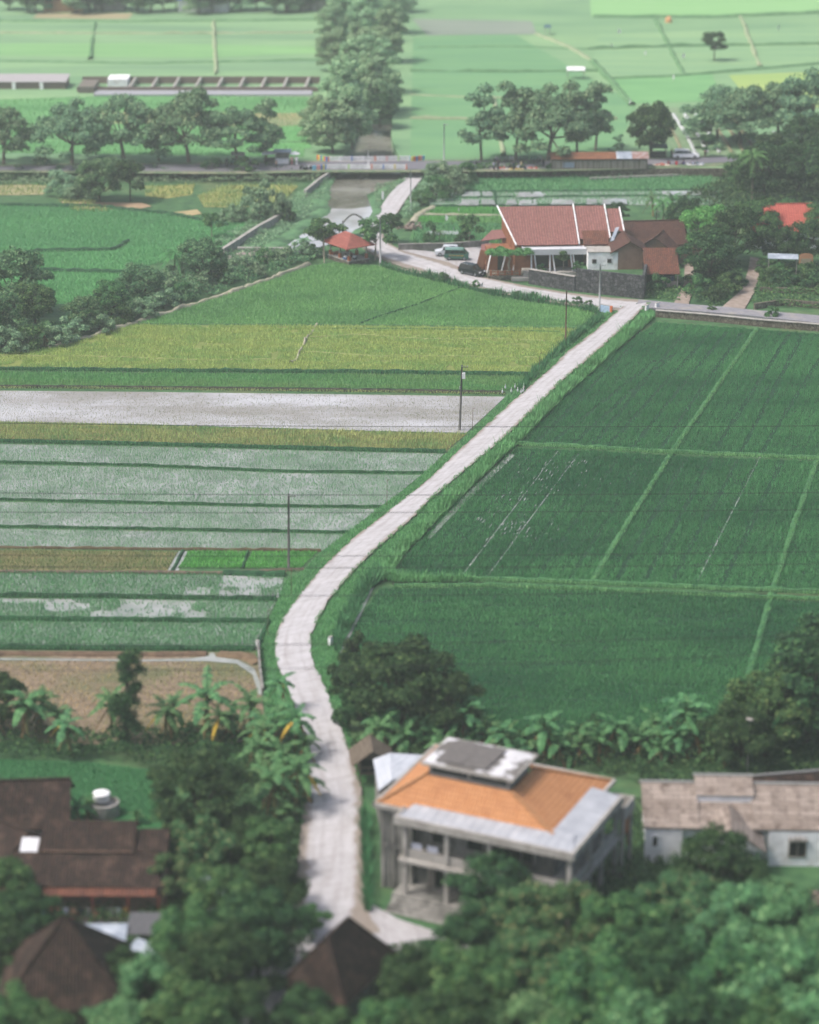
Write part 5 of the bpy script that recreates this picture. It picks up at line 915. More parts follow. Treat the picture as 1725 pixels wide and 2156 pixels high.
bl = MB(); bl.bx(2.7, W + 1.8, -D - 1.9, -D + .6, 3.7, 3.95); bl.bx(W - .6, W + 1.8, -D + .6, -2.6, 3.7, 3.95); bl.bx(3.0, W + 1.6, -D - 1.5, -D - 1.38, 3.95, 4.75); bl.bx(W + 1.42, W + 1.54, -D - 1.38, -2.7, 3.95, 4.75); bl.build('balcony', m_cemL, o)
for x0, x1, z0, z1 in ((4.6, 6.2, 4.7, 6.3), (7.6, 9.8, 4.7, 6.3), (11.0, 13.2, 4.7, 6.3), (4.4, 6.2, .8, 3.0), (8.0, 9.8, .8, 3.0), (11.2, 13.0, .8, 3.0)):
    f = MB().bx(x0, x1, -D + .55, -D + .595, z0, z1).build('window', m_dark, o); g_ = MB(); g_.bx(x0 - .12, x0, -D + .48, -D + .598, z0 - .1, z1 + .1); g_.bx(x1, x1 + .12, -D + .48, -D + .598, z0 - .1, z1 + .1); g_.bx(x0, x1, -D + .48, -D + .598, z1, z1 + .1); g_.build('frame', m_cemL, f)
st = MB()
for i in range(5): st.bx(2.2 - i * .35, W + 2 + i * .3, -D - 2.0 - i * .42, -D + .6, -.2 + 0, .75 - i * .16) if i == 0 else st.bx(2.4, 9.5, -D - 2.0 - i * .42, -D - 2.0 - (i - 1) * .42, -.1, .75 - i * .16)
st.build('steps', m_cem, o)
ba = MB(); ba.bx(W + .3, W + 2.1, -2.5, -.2, 5.3, 5.5); ba.bx(W + 1.98, W + 2.1, -2.5, -.2, 5.5, 6.5); ba.bx(W + .3, W + 1.98, -2.5, -2.38, 5.5, 6.5); ba.bx(W + .3, W + 1.98, -.32, -.2, 5.5, 6.5)
for y in (-2.45, -.6): ba.bx(W + 1.7, W + 2.0, y, y + .3, .1, 5.3)
ba.build('side_balcony', m_cemL, o)
ar = MB(); pts = []
for i in range(13): t_ = math.pi * i / 12; pts.append((-1.4 + .75 * math.cos(t_), 2.3 + 1.5 * math.sin(t_)))
for i in range(12):
    (y0, z0), (y1, z1) = pts[i], pts[i + 1]; ar.add([(W + 1.85, y0, z0), (W + 1.85, y1, z1), (W + 1.85, y1, 5.3), (W + 1.85, y0, 5.3), (W + 1.7, y0, z0), (W + 1.7, y1, z1), (W + 1.7, y1, 5.3), (W + 1.7, y0, 5.3)], [(0, 1, 2, 3), (7, 6, 5, 4), (0, 4, 5, 1)])
ar.build('brick_arch', t_brickr, o)
ln = MB(); ln.bx(lx - lw + .25, lx + lw - .25, ly - ld + .25, ly + ld - .25, 9.45, 9.75)
for x in (-lw + .2, -.1, lw - .4):
    for y in (-ld + .2, ld - .4): ln.bx(lx + x, lx + x + .2, ly + y, ly + y + .2, 9.75, 10.5)
ln.bx(lx - lw - .3, lx + lw + .3, ly - ld - .3, ly + ld + .3, 10.5, 10.72); lr = ln.build('lantern', m_cemL, o)
MB().bx(lx - lw + .3, lx + lw - .3, ly - ld + .3, ly + ld - .3, 9.75, 10.5).build('lantern_glass', m_win, lr)
pm = noisy('stained_slab', S(196, 196, 200, .75), S(212, 212, 216, .8), .5, c3=S(120, 116, 112), s3=.45, a3=(.45, .5)); MB().bx(lx - lw - .12, lx + lw + .12, ly - ld - .12, ly + ld + .12, 10.72, 10.76).build('lantern_top', pm, lr)
fl = MB(); rg = np.random.RandomState(3)
for i in range(4): fl.slab([(lx - lw + .7 + i * 1.05, ly - ld + .3, 10.86 + .05 * (i % 2)), (lx - lw + 1.85 + i * 1.05, ly - ld + .25, 10.84 + .05 * (i % 2)), (lx - lw + 2.0 + i * 1.05, ly + ld - .3, 10.86 + .05 * (i % 2)), (lx - lw + .85 + i * 1.05, ly + ld - .25, 10.9 + .05 * (i % 2))], .05)
fl.build('loose_felt', plain('grey_felt', S(126, 122, 120), .9, .1), lr)
o2 = o
for x in (7.0, 9.0, 12.2): MB().bx(x, x + .1, -D + .5, -D + .58, 4.6, 6.4).build('mullion', m_cemL, o)
pp = MB(); pp.tube([(1.0, -D - .12, .2), (1.0, -D - .12, 7.0)], [.06, .06], 6); pp.build('drain_pipe', plain('pipe_grey', S(150, 152, 150), .6), o)
for x in (3.6, 5.0): MB().bx(x, x + .9, -D - 1.3, -D - 1.28, 4.0 + .78, 4.0 + 1.3).build('drying_cloth', plain('cloth_pale_%d' % int(x), S(186, 190, 206, .8), .9, .05), o)
MB().bx(4.3, 4.9, -D + .3, -D + .5, .8, 2.9).build('door', m_woodp, o)
# white zinc lean-to at its left
o = empty('zinc_shed', SV(950, 1925, 0), 0, 'shed with a folded white ribbed metal roof, between wooden hut and orange roof', 'shed'); q0 = o.location.copy()
Z = lambda x, y, z: SV(x, y, z) - q0
r = MB(); r.slab([Z(911, 1854, 4.2), Z(924, 1930, 4.0), Z(958, 1904, 4.7), Z(952, 1838, 4.9)], .08); r.slab([Z(952, 1838, 4.91), Z(958, 1904, 4.71), Z(1010, 1890, 4.5), Z(1052, 1844, 4.7)], .08); r.build('roof', m_zinc, o)
a_, b_, c_, d_ = Z(916, 1858, 4.2), Z(927, 1924, 4.0), Z(1003, 1886, 4.4), Z(1045, 1846, 4.6); MB().prism([a_, b_, c_, d_], -.2, 3.85).build('wall', m_cem, o)
# wooden hut
P = V(782, 1577, 2.9); o = empty('wooden_hut', (P.x, P.y, 0), R(96), 'small weathered wooden hut with a steep grey plank roof beside the path', 'hut')
r = MB()
for s in (-1, 1): r.slab([(-1.9, 0, 3.6), (1.6, 0, 3.6), (1.6, s * 1.9, 2.2), (-1.9, s * 1.9, 2.2)], .1)
r.build('roof', m_wood, o); f = MB(); f.bx(-1.4, 1.2, -1.1, 1.1, 1.1, 1.2)
for x in (-1.4, 1.2):
    for y in (-1.1, 1.1): f.bx(x - .07, x + .07, y - .07, y + .07, 0, 2.75)
for z_ in (1.2, 1.75): f.bx(-1.45, -1.4, -1.1, 1.1, z_, z_ + .12)
for y in (-1.1, -.4, .35, 1.05): f.bx(-1.46, -1.4, y - .05, y + .05, 1.1, 1.8)
f.bx(-1.42, -1.38, -1.1, 1.1, 2.65, 2.78); f.build('frame', m_wood, o); MB().bx(-1.2, 1.1, -1.0, 1.0, 1.2, 2.6).build('interior_dark_box', m_dark, o); MB().add([(-1.42, -1.3, 2.6), (-1.42, 1.3, 2.6), (-1.42, 0, 3.5)], [(0, 1, 2)]).build('gable_board', m_wood, o)  # the dark inner box stands in for shade inside the hut
# ---- weathered house at the lower right
P = V(1600, 1700, 4.3); o = empty('weathered_house', (P.x, P.y, 0), R(-2), 'long white house under mottled grey brown corrugated roofs with a gabled porch', 'house'); hp = px(P)
def rp(x0, x1, y0, z0, y1, z1, mb, th=.1): mb.slab([(x0, y0, z0), (x1, y0, z0), (x1, y1, z1), (x0, y1, z1)], th)
r = MB(); rp(-9.6, -5.0, 2.6, 5.2, -2.0, 3.3, r); rp(-.6, 6.2, 2.6, 5.2, -2.0, 3.3, r); rp(-5.2, -.4, 3.0, 5.7, .9, 4.9, r); rp(-9.6, 6.2, 2.62, 5.2, 6.0, 3.6, r); rp(-5.0, -.6, 1.2, 4.3, -1.9, 3.31, r)
rf = r.build('roof', t_grey, o); c = MB(); c.bx(-9.7, -5.2, 2.5, 2.75, 5.15, 5.32); c.bx(-5.3, -.3, 2.9, 3.15, 5.65, 5.82); c.bx(-.3, 6.3, 2.5, 2.75, 5.15, 5.32); c.build('ridge_cap', plain('ridge_grey', S(168, 170, 168), .9, .1), rf)
mb = MB(); mb.bx(-9.2, 5.6, -1.2, 5.5, -.3, 3.3); mb.bx(-9.4, -6.4, -1.9, -1.2, -.3, 3.1); mb.bx(.6, 5.4, -1.95, -1.2, -.3, 3.1); mb.bx(-5.1, -.5, 1.0, 2.8, 3.3, 4.75); mb.build('wall', m_white, o)
pr = MB(); pr.slab([(-2.6, 0, 4.5), (-2.6, -3.8, 4.2), (.2, -4.3, 2.5), (.2, 0, 2.7)], .1); pr.slab([(-2.6, 0, 4.52), (-2.6, -3.8, 4.22), (-4.4, -3.6, 3.3), (-4.4, 0, 3.4)], .1); p_ = pr.build('porch_roof', t_grey, o)
MB().add([(-4.2, -3.3, 2.6), (.1, -3.9, 2.3), (-2.6, -3.5, 4.0), (-4.2, -3.2, 2.6), (.1, -3.8, 2.3), (-2.6, -3.4, 4.0)], [(0, 1, 2), (5, 4, 3), (0, 3, 4, 1)]).build('porch_gable', m_white, o)
for x in (-4.0, -1.2): MB().bx(x, x + .3, -3.4, -3.1, 0, 2.6).build('porch_column', m_white, o)
window(o, 'f', 3.0, .9, 1.3, 1.3, 0, 1.95, glass=m_dark, frame=m_woodp); window(o, 'f', -8.6, 1.6, .4, .9, 0, 1.9, glass=m_dark)
mb = MB(); mb.bx(2.2, 3.8, -2.2, -1.95, 2.35, 2.5)
for i in range(4): mb.bx(2.3 + i * .4, 2.42 + i * .4, -2.15, -1.95, 2.5, 2.7)
mb.build('awning', m_cemL, o)
house('dark_roof_house', 'dark stained tiled roof with pale ridge behind the weathered house, right edge', V(1660, 1606, 5.2), R(10), 13, 6, 2.6, 1.5, m_white, t_dark, .6, rmat=plain('pale_ridge', S(150, 150, 150), .9, .1))
# ---- houses at the lower left
P = V(170, 1770, 4.6); o = empty('long_brown_house', (P.x, P.y, 0), R(-1), 'long house with two stepped dark brown tiled roofs and laundry under the eave', 'house')
r = MB(); rp(-3.2, 4.4, 1.6, 5.6, -.9, 4.0, r); rp(-3.2, 4.4, 1.62, 5.6, 3.6, 4.2, r); rp(4.5, 6.9, 1.4, 5.0, -.7, 4.0, r); rp(4.5, 6.9, 1.42, 5.0, 3.2, 4.0, r); rp(-5.2, 6.6, -.7, 3.9, -4.1, 2.7, r); r.build('roof', t_dark, o)
e = MB(); rp(-4.0, 6.4, -4.0, 2.6, -4.8, 2.3, e); e.build('eave_tiles', t_rust, o); mb = MB(); mb.bx(-5.0, 7.0, -3.6, 3.0, -.3, 2.7); mb.bx(-3.0, 4.2, -.8, 3.2, 2.7, 4.1); mb.bx(4.6, 6.8, -.6, 2.9, 2.7, 3.9); mb.build('wall', t_brick, o)
for x in (-4.2, -1.4, 1.4, 4.2, 6.6): MB().bx(x, x + .15, -4.9, -4.75, 0, 2.2).build('porch_post', plain('red_post', S(150, 70, 56), .7), o)
mb = MB(); mb.bx(-4.2, 6.8, -4.86, -4.8, .7, .8); mb.bx(-4.2, 6.8, -4.86, -4.8, .3, .36); mb.build('railing', plain('rail_red', S(140, 66, 56), .7), o)
mb = MB(); rp(-4.8, -3.4, .9, 4.4, -.6, 3.9, mb); mb.build('skylight_sheet', plain('white_sheet', S(214, 216, 220, .85), .5), o)
# laundry
P2 = V(200, 1880, 2.0); l_o = empty('laundry_line', (P2.x - 1.0, P2.y - 1.8, 0), R(-1), 'clothes hanging on a line in front of the long brown house', 'laundry line'); MB().tube([(-3.2, 0, 1.75), (0, 0, 1.65), (4.2, 0, 1.75)], [.015] * 3, 4).build('line', m_dark, l_o)
for x in (-3.2, 4.2): MB().cyl((x, 0, 0), (x, 0, 1.8), .04).build('post', m_wood, l_o)
rg = np.random.RandomState(9)
for i, cc in enumerate([(60, 110, 160), (226, 120, 116), (226, 128, 118), (190, 190, 214), (170, 130, 110), (60, 60, 70), (212, 190, 208), (200, 110, 120), (90, 100, 90), (214, 206, 200), (196, 200, 206), (206, 160, 90)]):
    x = -3.0 + i * .58; hh = rg.uniform(.5, .95); n = 4; mb = MB(); w0 = rg.uniform(.36, .5)
    for k in range(n): mb.add([(x + w0 * k / n, .02 * math.sin(k * 2), 1.7), (x + w0 * (k + 1) / n, .02 * math.sin(k * 2 + 2), 1.7), (x + w0 * (k + 1) / n, .07 * math.sin(k * 2 + 2), 1.7 - hh), (x + w0 * k / n, .07 * math.sin(k * 2), 1.7 - hh)], [(0, 1, 2, 3)])
    c_ob = mb.build('hanging_cloth', plain('cloth_%d' % i, S(*cc, .8), .9, .05), None, loc=l_o.location); 
    tag(c_ob, ['blue', 'coral red', 'salmon', 'lilac', 'tan', 'dark', 'pale pink', 'rose', 'olive grey', 'cream', 'pale grey', 'ochre'][i] + ' piece of laundry on the line before the long brown house', 'laundry', 'laundry on the line')
house('left_edge_house', 'dark tiled house with a white gable wall, at the left edge of the picture', V(20, 1660, 5.0), R(4), 9, 6.5, 3.4, 2.2, m_white, t_dark, .6)
house('left_lower_house', 'low dark brown roof slanting out of the left edge beside the long roof', V(-8, 1735, 4.0), R(-40), 7, 5, 2.8, 1.6, t_brick, t_dark, .5)
house('pointed_roof_house', 'house with a steep pointed dark brown roof in the bottom left corner', V(135, 1935, 7.2), R(3), 8.2, 7.5, 3.0, 4.2, t_brick, t_dark, .7, 'hip', ridge=.15)
house('lower_brown_house', 'steep reddish brown hipped roof at the bottom of the path', V(712, 1950, 5.8), R(62), 7.0, 4.6, 2.8, 2.8, m_cemL, t_dark, .6, 'hip', ridge=1.6)
def flatshed(name, label, x0, y0, x1, y1, z, dep, mt, cat='canopy', post=True):
    a, b = V(x0, y0, z), V(x1, y1, z); c = (a + b) / 2; an = math.atan2(b.y - a.y, b.x - a.x); w_ = (b - a).length / 2; o = empty(name, (c.x, c.y, 0), an, label, cat)
    MB().slab([(-w_, 0, z), (w_, 0, z), (w_, -dep, z - .35), (-w_, -dep, z - .35)], .07).build('roof', mt, o)
    if post:
        for x in (-w_ + .2, w_ - .2):
            for y in (-.2, -dep + .2): MB().cyl((x, y, 0), (x, y, z - .1 + y * .35 / dep - .05), .05, n=6).build('post', m_cemL, o)
    return o
flatshed('zinc_canopy', 'long pale blue zinc canopy behind the pointed roof', 22, 1946, 270, 1944, 3.0, 2.2, m_zincb); flatshed('tarmac_canopy', 'flat grey canopy in front of the laundry, right part', 275, 1920, 375, 1922, 3.0, 2.8, plain('grey_sheet', S(104, 104, 108), .8)); flatshed('zinc_canopy', 'short bright zinc sheet roof at the right of the pointed roof', 290, 1975, 340, 1990, 2.8, 2.6, m_zincb)
sheet('paved_yard', [(60, 1885), (340, 1885), (350, 1960), (60, 1960)], .08, noisy('yard_paving', S(104, 100, 104), S(124, 120, 122), 1))
sheet('paved_yard', [(560, 2000), (640, 2000), (600, 2100), (500, 2200), (420, 2200)], .09, m_conc2)
sheet('dirt_yard', [(1600, 1880), (1800, 1870), (1800, 1960), (1640, 1950)], .08, noisy('yard_dirt', S(120, 106, 98), S(146, 130, 120), 1))
o = empty('water_tank', V(222, 1715, 0) , 0, 'round grey concrete tank with a pale lid behind the long brown roof', 'water tank'); MB().lathe([(1.2, 0), (1.25, 1.2), (1.1, 1.25), (1.1, .9)], 18).build('tank', m_cemL, o); MB().lathe([(.7, 1.25), (.75, 1.9), (.4, 2.0)], 14, (-.3, .3, 0)).build('lid', m_white, o)
o = empty('satellite_dish', V(1573, 1640, 0), 0, 'small white satellite dish on a pole behind the weathered roof', 'dish'); MB().cyl((0, 0, 0), (0, 0, 5.6), .04, n=6).build('pole', m_cem, o); MB().lathe([(.05, 0), (.2, .06), (.34, .2)], 14, (0, 0, 5.6)).build('dish', m_cemL, o)
house('corner_white_wall', 'small pale flat walled outhouse at the right end of the long brown roof', V(455, 1855, 2.6), R(-15), 2.6, 2.0, 2.2, .4, m_white, m_zincb, .2, cat='outhouse')
# ---- tall roofed house by the lane
P = V(1089, 516, 5.0); an = R(3.5); o = empty('tall_roof_house', (P.x, P.y, 0), an, 'tall house with a steep pink tiled roof in three steps edged by white boards', 'house'); dp = 8.6; zt = 9.2
r = MB(); 
for x0, x1, y1, z1, y0, z0 in ((0, 9.6, dp, zt, 0, 5.0), (9.9, 14.6, dp, zt - .05, 1.0, 5.6), (14.9, 17.0, dp - .2, zt - .5, 2.6, 6.3)): r.slab([(x0, y0, z0), (x1, y0, z0), (x1 - (0 if x0 else .0), y1, z1), (x0 - (2.2 if x0 == 0 else 0), y1, z1)], .15)
rf = r.build('roof', t_pink, o)
for x0, y0, z0, y1, z1, dx in ((-.15, -.1, 4.95, dp + .1, zt, -2.2), (9.75, -.1, 5.0, dp + .1, zt + .1, 0), (14.75, 1.0, 5.6, dp + .1, zt, 0), (17.15, 2.6, 6.2, dp, zt - .5, 0)): MB().bar((x0, y0, z0 + .1), (x0 + dx, y1, z1 + .12), .16, .26).build('barge_board', m_white, o)
mb = MB(); mb.add([(-1.6, dp, 0), (17, dp, 0), (17, dp, zt - .6), (-1.6, dp, zt - .2), (-.3, 0.6, 0), (17, 1.0, 0), (17, 3.0, 6.0), (-.3, .6, 5.0)], [(0, 1, 2, 3), (7, 6, 5, 4), (0, 3, 7, 4), (1, 5, 6, 2)]); mb.bx(0, 18, .6, .8, 0, 4.8); mb.build('wall', m_orange, o)
mb = MB(); mb.bx(.9, 11.4, -1.9, .9, 4.55, 4.65); mb.build('flat_roof', m_canopy, o); mb = MB(); mb.bx(.75, 11.5, -2.05, -1.9, 3.85, 4.75); mb.bx(.75, .9, -1.9, .6, 3.85, 4.75); mb.bx(11.4, 11.55, -1.9, .6, 3.85, 4.75); mb.build('fascia', m_canopy, o)
for x in (2.2, 2.65, 5.1, 5.5, 8.3, 8.7, 11.0): MB().bar((x - .12, -1.7, 4.0), (x + (.28 if int(x * 10) % 10 > 2 else -.1), -1.9, 1.2), .2).build('column', m_white, o)
for x0, x1 in ((3.0, 5.0), (5.9, 8.1), (9.0, 10.8)): MB().bx(x0, x1, .52, .58, 1.3, 3.7).build('window', m_dark, o)
MB().bx(.8, 11.6, -2.6, .6, .1, 1.2).build('terrace', m_cemL, o)
l2 = MB(); l2.slab([(-5.2, 5.6, 4.4), (-.5, 5.8, 4.9), (-.5, dp, 5.6), (-3.2, dp, 5.4)], .1); l2.slab([(-5.4, 2.0, 3.0), (-3.8, 2.2, 3.3), (-3.6, 5.0, 4.2), (-5.2, 4.8, 4.0)], .1); l2.build('side_roof', plain('faded_tiles', S(156, 112, 108), .8, .1), o)
# orange entrance wing with slanting white posts
en = MB(); en.bx(-4.6, 1.2, 1.2, 5.4, .1, 4.0); en.build('entrance_wing', m_orange, o)
MB().bx(-4.7, 2.4, -2.4, 1.2, .1, .75).build('entrance_plinth', m_stoneb, o)
MB().bx(-1.1, 2.3, -3.5, -2.4, .1, .6).build('entrance_steps', m_cemL, o)
for x in (-4.4, -2.0, -.2, .6, 1.3): MB().bar((x + .5, 1.0, 3.9), (x - .3, -.2 if x < -3 else .9, .7), .18).build('slanting_post', m_white, o)
MB().bar((-5.0, 1.4, 3.9), (-5.9, 1.0, .5), .15, 1.2).build('slanting_panel', m_orange, o)
for x, w_ in ((-2.9, .9), (-.2, 1.0)): MB().bx(x, x + w_, 1.1, 1.17, .8, 3.3).build('doorway', m_dark, o)
fn = MB(); fm = plain('fence_orange', S(176, 104, 66), .8)
for x in (-4.4, -3.3, -2.2, -1.1, .1): fn.bx(x, x + .28, -2.35, -2.1, .75, 1.55)
for z_ in (.85, 1.25): fn.bx(-4.4, .1, -2.3, -2.2, z_, z_ + .12)
fn.build('terrace_fence', fm, o)
m_vine = leafy('vine_leaf', S(56, 108, 60, .95), S(96, 148, 86, .95), .2); rg = np.random.RandomState(77)
q = o.matrix_world @ Vector((0, 0, 0)); ca, sa = math.cos(an), math.sin(an); vp = Vector((P.x + ca * -1.4 + sa * 1.9, P.y + sa * -1.4 - ca * 1.9, 0))
vt = empty('flat_topped_tree', vp, 0, 'flat topped tree with a twisted pale trunk over the orange entrance', 'tree'); C = np.array([(rg.uniform(-3.2, 3.2), rg.uniform(-1.6, 1.6), 4.3 + rg.uniform(-.15, .35)) for _ in range(34)]); co, fa = clump_leaves(C, .75 * np.ones(34), 260, .13, rg, .55); mesh_np('crown', co, fa, m_vine, vt)
MB().tube([(0, 0, 0), (.12, 0, 1.2), (-.1, .1, 2.4), (.2, 0, 3.4), (-.8, 0, 4.2)], [.26, .2, .2, .16, .06], 7).build('trunk', m_barkp, vt, smooth=True)
for i, (lx_, ly_, s_, lab) in enumerate([(7.2, -1.2, .75, 'potted-looking small tree on the terrace between white columns'), (3.6, -2.2, .4, 'yellowish shrub on the terrace wall, left'), (9.4, -2.0, .5, 'shrub on the terrace behind the stone wall, right')]):
    T_ = put('small1' if i == 0 else 'bush1', Vector((P.x + ca * lx_ - sa * ly_, P.y + sa * lx_ + ca * ly_, 1.2 if i == 0 else 1.3)), lab, 'shrub', s=s_)
# stone wall along the lane
def wall(name, label, pts, h, th, mat, cope=None, z=0, group=None, hs=None):
    P = [V(x, y, z) for x, y in pts]; c = P[0]; o = empty(name, c, 0, label, 'wall', group); mb = MB(); cp = MB()
    for i in range(len(P) - 1):
        a, b = P[i] - c, P[i + 1] - c; n = Vector((-(b - a).y, (b - a).x, 0)).normalized() * th; h0 = hs[i] if hs else h; h1 = hs[i + 1] if hs else h
        vs = [a, b, b + n, a + n] + [a + Vector((0, 0, h0)), b + Vector((0, 0, h1)), b + n + Vector((0, 0, h1)), a + n + Vector((0, 0, h0))]; vs[:4] = [v - Vector((0, 0, .3)) for v in vs[:4]]
        mb.add(vs, [(3, 2, 1, 0), (4, 5, 6, 7), (0, 1, 5, 4), (1, 2, 6, 5), (2, 3, 7, 6), (3, 0, 4, 7)])
        if cope: cp.slab([vs[4] - n * .3 + Vector((0, 0, .1)), vs[5] - n * .3 + Vector((0, 0, .1)), vs[6] + n * .3 + Vector((0, 0, .1)), vs[7] + n * .3 + Vector((0, 0, .1))], .1)
    mb.build('masonry', mat, o)
    if cope: cp.build('coping', cope, o)
    return o
wall('stone_wall', 'dark lava stone yard wall beside the lane, lower left part with white coping', [(1113, 598), (1210, 614)], 2.3, .4, m_stone, m_cemL); wall('stone_wall', 'taller dark stone and block wall beside the lane, right part', [(1212, 614), (1354, 630)], 3.6, .4, m_stone); wall('stone_wall', 'short stone wall turning back from the lane at its right end', [(1356, 630), (1362, 602)], 3.7, .4, m_stone)
wall('field_wall', 'long stone wall with white coping along the dark field below the side road', [(1380, 668), (1480, 676), (1600, 688), (1800, 704)], 1.0, .4, m_stoneb, m_cemL)
wall('yard_wall', 'pale block wall at the back of the parking yard', [(839, 530), (944, 528), (1030, 521)], 1.2, .2, m_cem, m_cemL)
wall('terrace_wall', 'low dark stone wall below the slope at the right edge', [(1590, 652), (1650, 643), (1760, 652)], .9, .4, m_stoneb); wall('terrace_wall', 'upper low stone wall on the slope under the blue awning', [(1600, 616), (1680, 618), (1760, 622)], .8, .4, m_stoneb)
fy = V(0, 372, 0).y
def wallw(name, label, x0, x1, h, mat, cope=None, y=None):
    o = empty(name, (x0, (y or fy) - .6, 0), 0, label, 'wall'); MB().bx(0, x1 - x0, -.4 + (0), 0, -.3, h).build('masonry', mat, o)
xl, xr = V(694, 372).x, V(860, 372).x
o = empty('road_wall', (-75, front - 1.2, 0), math.atan2(0, 1), 'dark retaining wall under the main road, left of the bridge', 'wall'); MB().prism([(0, .3), (xl + 75, -.2), (xl + 75, -.65), (0, -.1)], -.2, FZ + .02).build('masonry', m_stoneb, o)
o = empty('road_wall', (xr, front - .4, 0), 0, 'overgrown retaining wall under the main road, right of the lane mouth', 'wall'); MB().prism([(4.4, .35), (85, 1.3), (85, .85), (4.4, -.1)], -.2, FZ + .02).build('masonry', m_stoneb, o)
wall('stone_edge', 'pale concrete edging along the field under the roadside shed', [(1243, 380), (1506, 369)], .5, .4, m_cemL)
wall('canal_wall', 'broken white concrete canal edge below the bridge, upper piece', [(690, 378), (672, 390), (640, 416)], 1.4, .5, m_cemL); wall('canal_wall', 'pale concrete canal edge, lower piece near the weir', [(588, 466), (540, 492), (505, 515), (466, 540)], 1.4, .6, m_cemL)
sheet('weir_slab', [(470, 542), (510, 528), (575, 526), (600, 536), (560, 552), (480, 566)], .5, noisy('weir_concrete', S(140, 130, 122), S(178, 168, 160), .8, c3=S(90, 100, 84), s3=.3)); wall('weir_wall', 'stained concrete weir wall at the end of the canal', [(500, 534), (600, 535)], 1.0, .6, m_cemL)
wall('channel_wall', 'retaining wall at the right end of the brown stubble field', [(556, 1466), (550, 1420), (546, 1368)], .9, .2, m_cem)
# ---- hamlet
house('kampong_house', 'old house with a big brown tiled roof behind the tall pink roof', V(1376, 466, 6.0), R(6), 8.6, 7, 3.4, 2.6, t_brick, t_brown, .6)
house('kampong_house', 'smaller brown hipped roof with an orange tip behind the tall pink roof', V(1330, 470, 5.2), R(20), 5, 5, 3.2, 2.0, t_brick, t_rust, .5, 'hip')
house('kampong_house', 'brown gabled roof with a white metal patch in front of the big brown roof', V(1392, 490, 4.8), R(70), 6.5, 6, 2.8, 2.0, t_brick, t_brown, .6)
P = V(1312, 512, 4.6); an2 = R(100); house('brick_gable_house', 'brick house whose bare gable wall faces the lane, brown tiles', (V(1322, 568, 2).x, V(1322, 568, 2).y + 3.2), R(94), 6.0, 5.2, 2.9, 1.5, noisy('brick_gable', S(158, 124, 108), S(178, 142, 124), 1.0), t_brown, .5, z=2.0)
o = empty('whitewashed_annex', V(1269, 568, 2.0) + Vector((0, 1.5, 0)), R(1), 'small whitewashed building with two square windows beside the brick gable', 'annex'); MB().bx(-2.3, 2.3, -1.5, 1.5, -.3, 2.75).build('wall', m_white, o); window(o, 'f', -1.35, 1.1, .5, .5, 0, 1.5, glass=m_dark, frame=m_cem); window(o, 'f', 1.0, 1.15, .5, .5, 0, 1.5, glass=m_dark, frame=m_cem); MB().slab([(-2.4, -1.6, 2.85), (2.4, -1.6, 2.85), (2.4, 1.6, 3.0), (-2.4, 1.6, 3.0)], .1).build('roof', m_cemL, o)
o = empty('rusty_lean_to', V(1259, 566, 2.0) + Vector((0, 5.0, -.4)), R(4), 'lean-to with mottled rust brown tiles behind the whitewashed building', 'shed'); MB().slab([(-2.1, -1.4, 3.4), (1.9, -1.4, 3.4), (1.9, 1.8, 4.9), (-2.1, 1.8, 4.9)], .12).build('roof', t_rust, o); MB().bx(-2, 1.8, -1.2, 1.6, -.2, 3.3).build('wall', t_brick, o); MB().slab([(1.95, -1.6, 3.9), (2.6, -1.3, 4.0), (3.9, 1.8, 5.4), (3.3, 1.8, 5.3)], .06).build('metal_flashing', m_zincb, o)
P = V(1395, 577, 2.5); o = empty('tiled_shed', (P.x, P.y, 0), R(2), 'open shed on posts with a mossy red brown tiled roof beside the dirt track', 'shed')
r = MB(); r.slab([(-2.75, 0, 2.5), (2.75, 0, 2.5), (2.6, 4.2, 5.6), (-2.6, 4.2, 5.6)], .14); r.slab([(-2.6, 4.25, 5.6), (2.6, 4.25, 5.6), (2.75, 7.5, 3.4), (-2.75, 7.5, 3.4)], .14); r.build('roof', t_rust, o)
for x in (-2.5, 2.4):
    for y in (.25, 7.0): MB().bx(x - .08, x + .08, y, y + .16, -.2, 2.7).build('post', m_cemL, o)
MB().bx(-2.4, 2.3, 2.2, 7.0, -.2, 3.2).build('wall', m_dark, o); MB().bx(.1, 2.3, .7, .8, .2, 1.2).build('board', m_woodp, o); tag(MB().lathe([(.25, 0), (.3, .35), (.25, .7)], 12).build('blue_drum', plain('blue_plastic', S(40, 66, 110), .5), None, loc=Vector((P.x + 1.6, P.y + .9, 1.2))), 'blue drum under the tiled shed roof', 'drum')  # dark block under the roof stands in for the shed's inner shade
house('orange_roof_house', 'house with a bright orange red hipped roof partly hidden by trees', V(1668, 434, 6.0), R(2), 13.5, 9, 3.4, 2.9, m_white, t_red, .8, 'hip', ridge=3.4, wins=[('f', -4, 1.0, 1.4, 1.3), ('f', 0, 1.0, 1.4, 1.3)], rmat=t_red)
house('small_rust_house', 'little rust coloured house under the trees left of the first dirt track', V(1450, 502, 3.6), R(-4), 3.4, 4, 2.4, 1.2, t_brick, t_brown, .4)
flatshed('blue_awning', 'blue grey awning on four thin posts at the right edge slope', 1617, 533, 1681, 535, 3.6, 2.0, m_zincb, 'awning')
o = empty('peach_screen', V(1696, 573, 0), R(0), 'peach coloured arched garden screen beside the blue awning', 'screen'); a_ = []
for i in range(9): t_ = math.pi * i / 8; a_.append((-1.1 * math.cos(t_), 2.6 + .45 * math.sin(t_)))
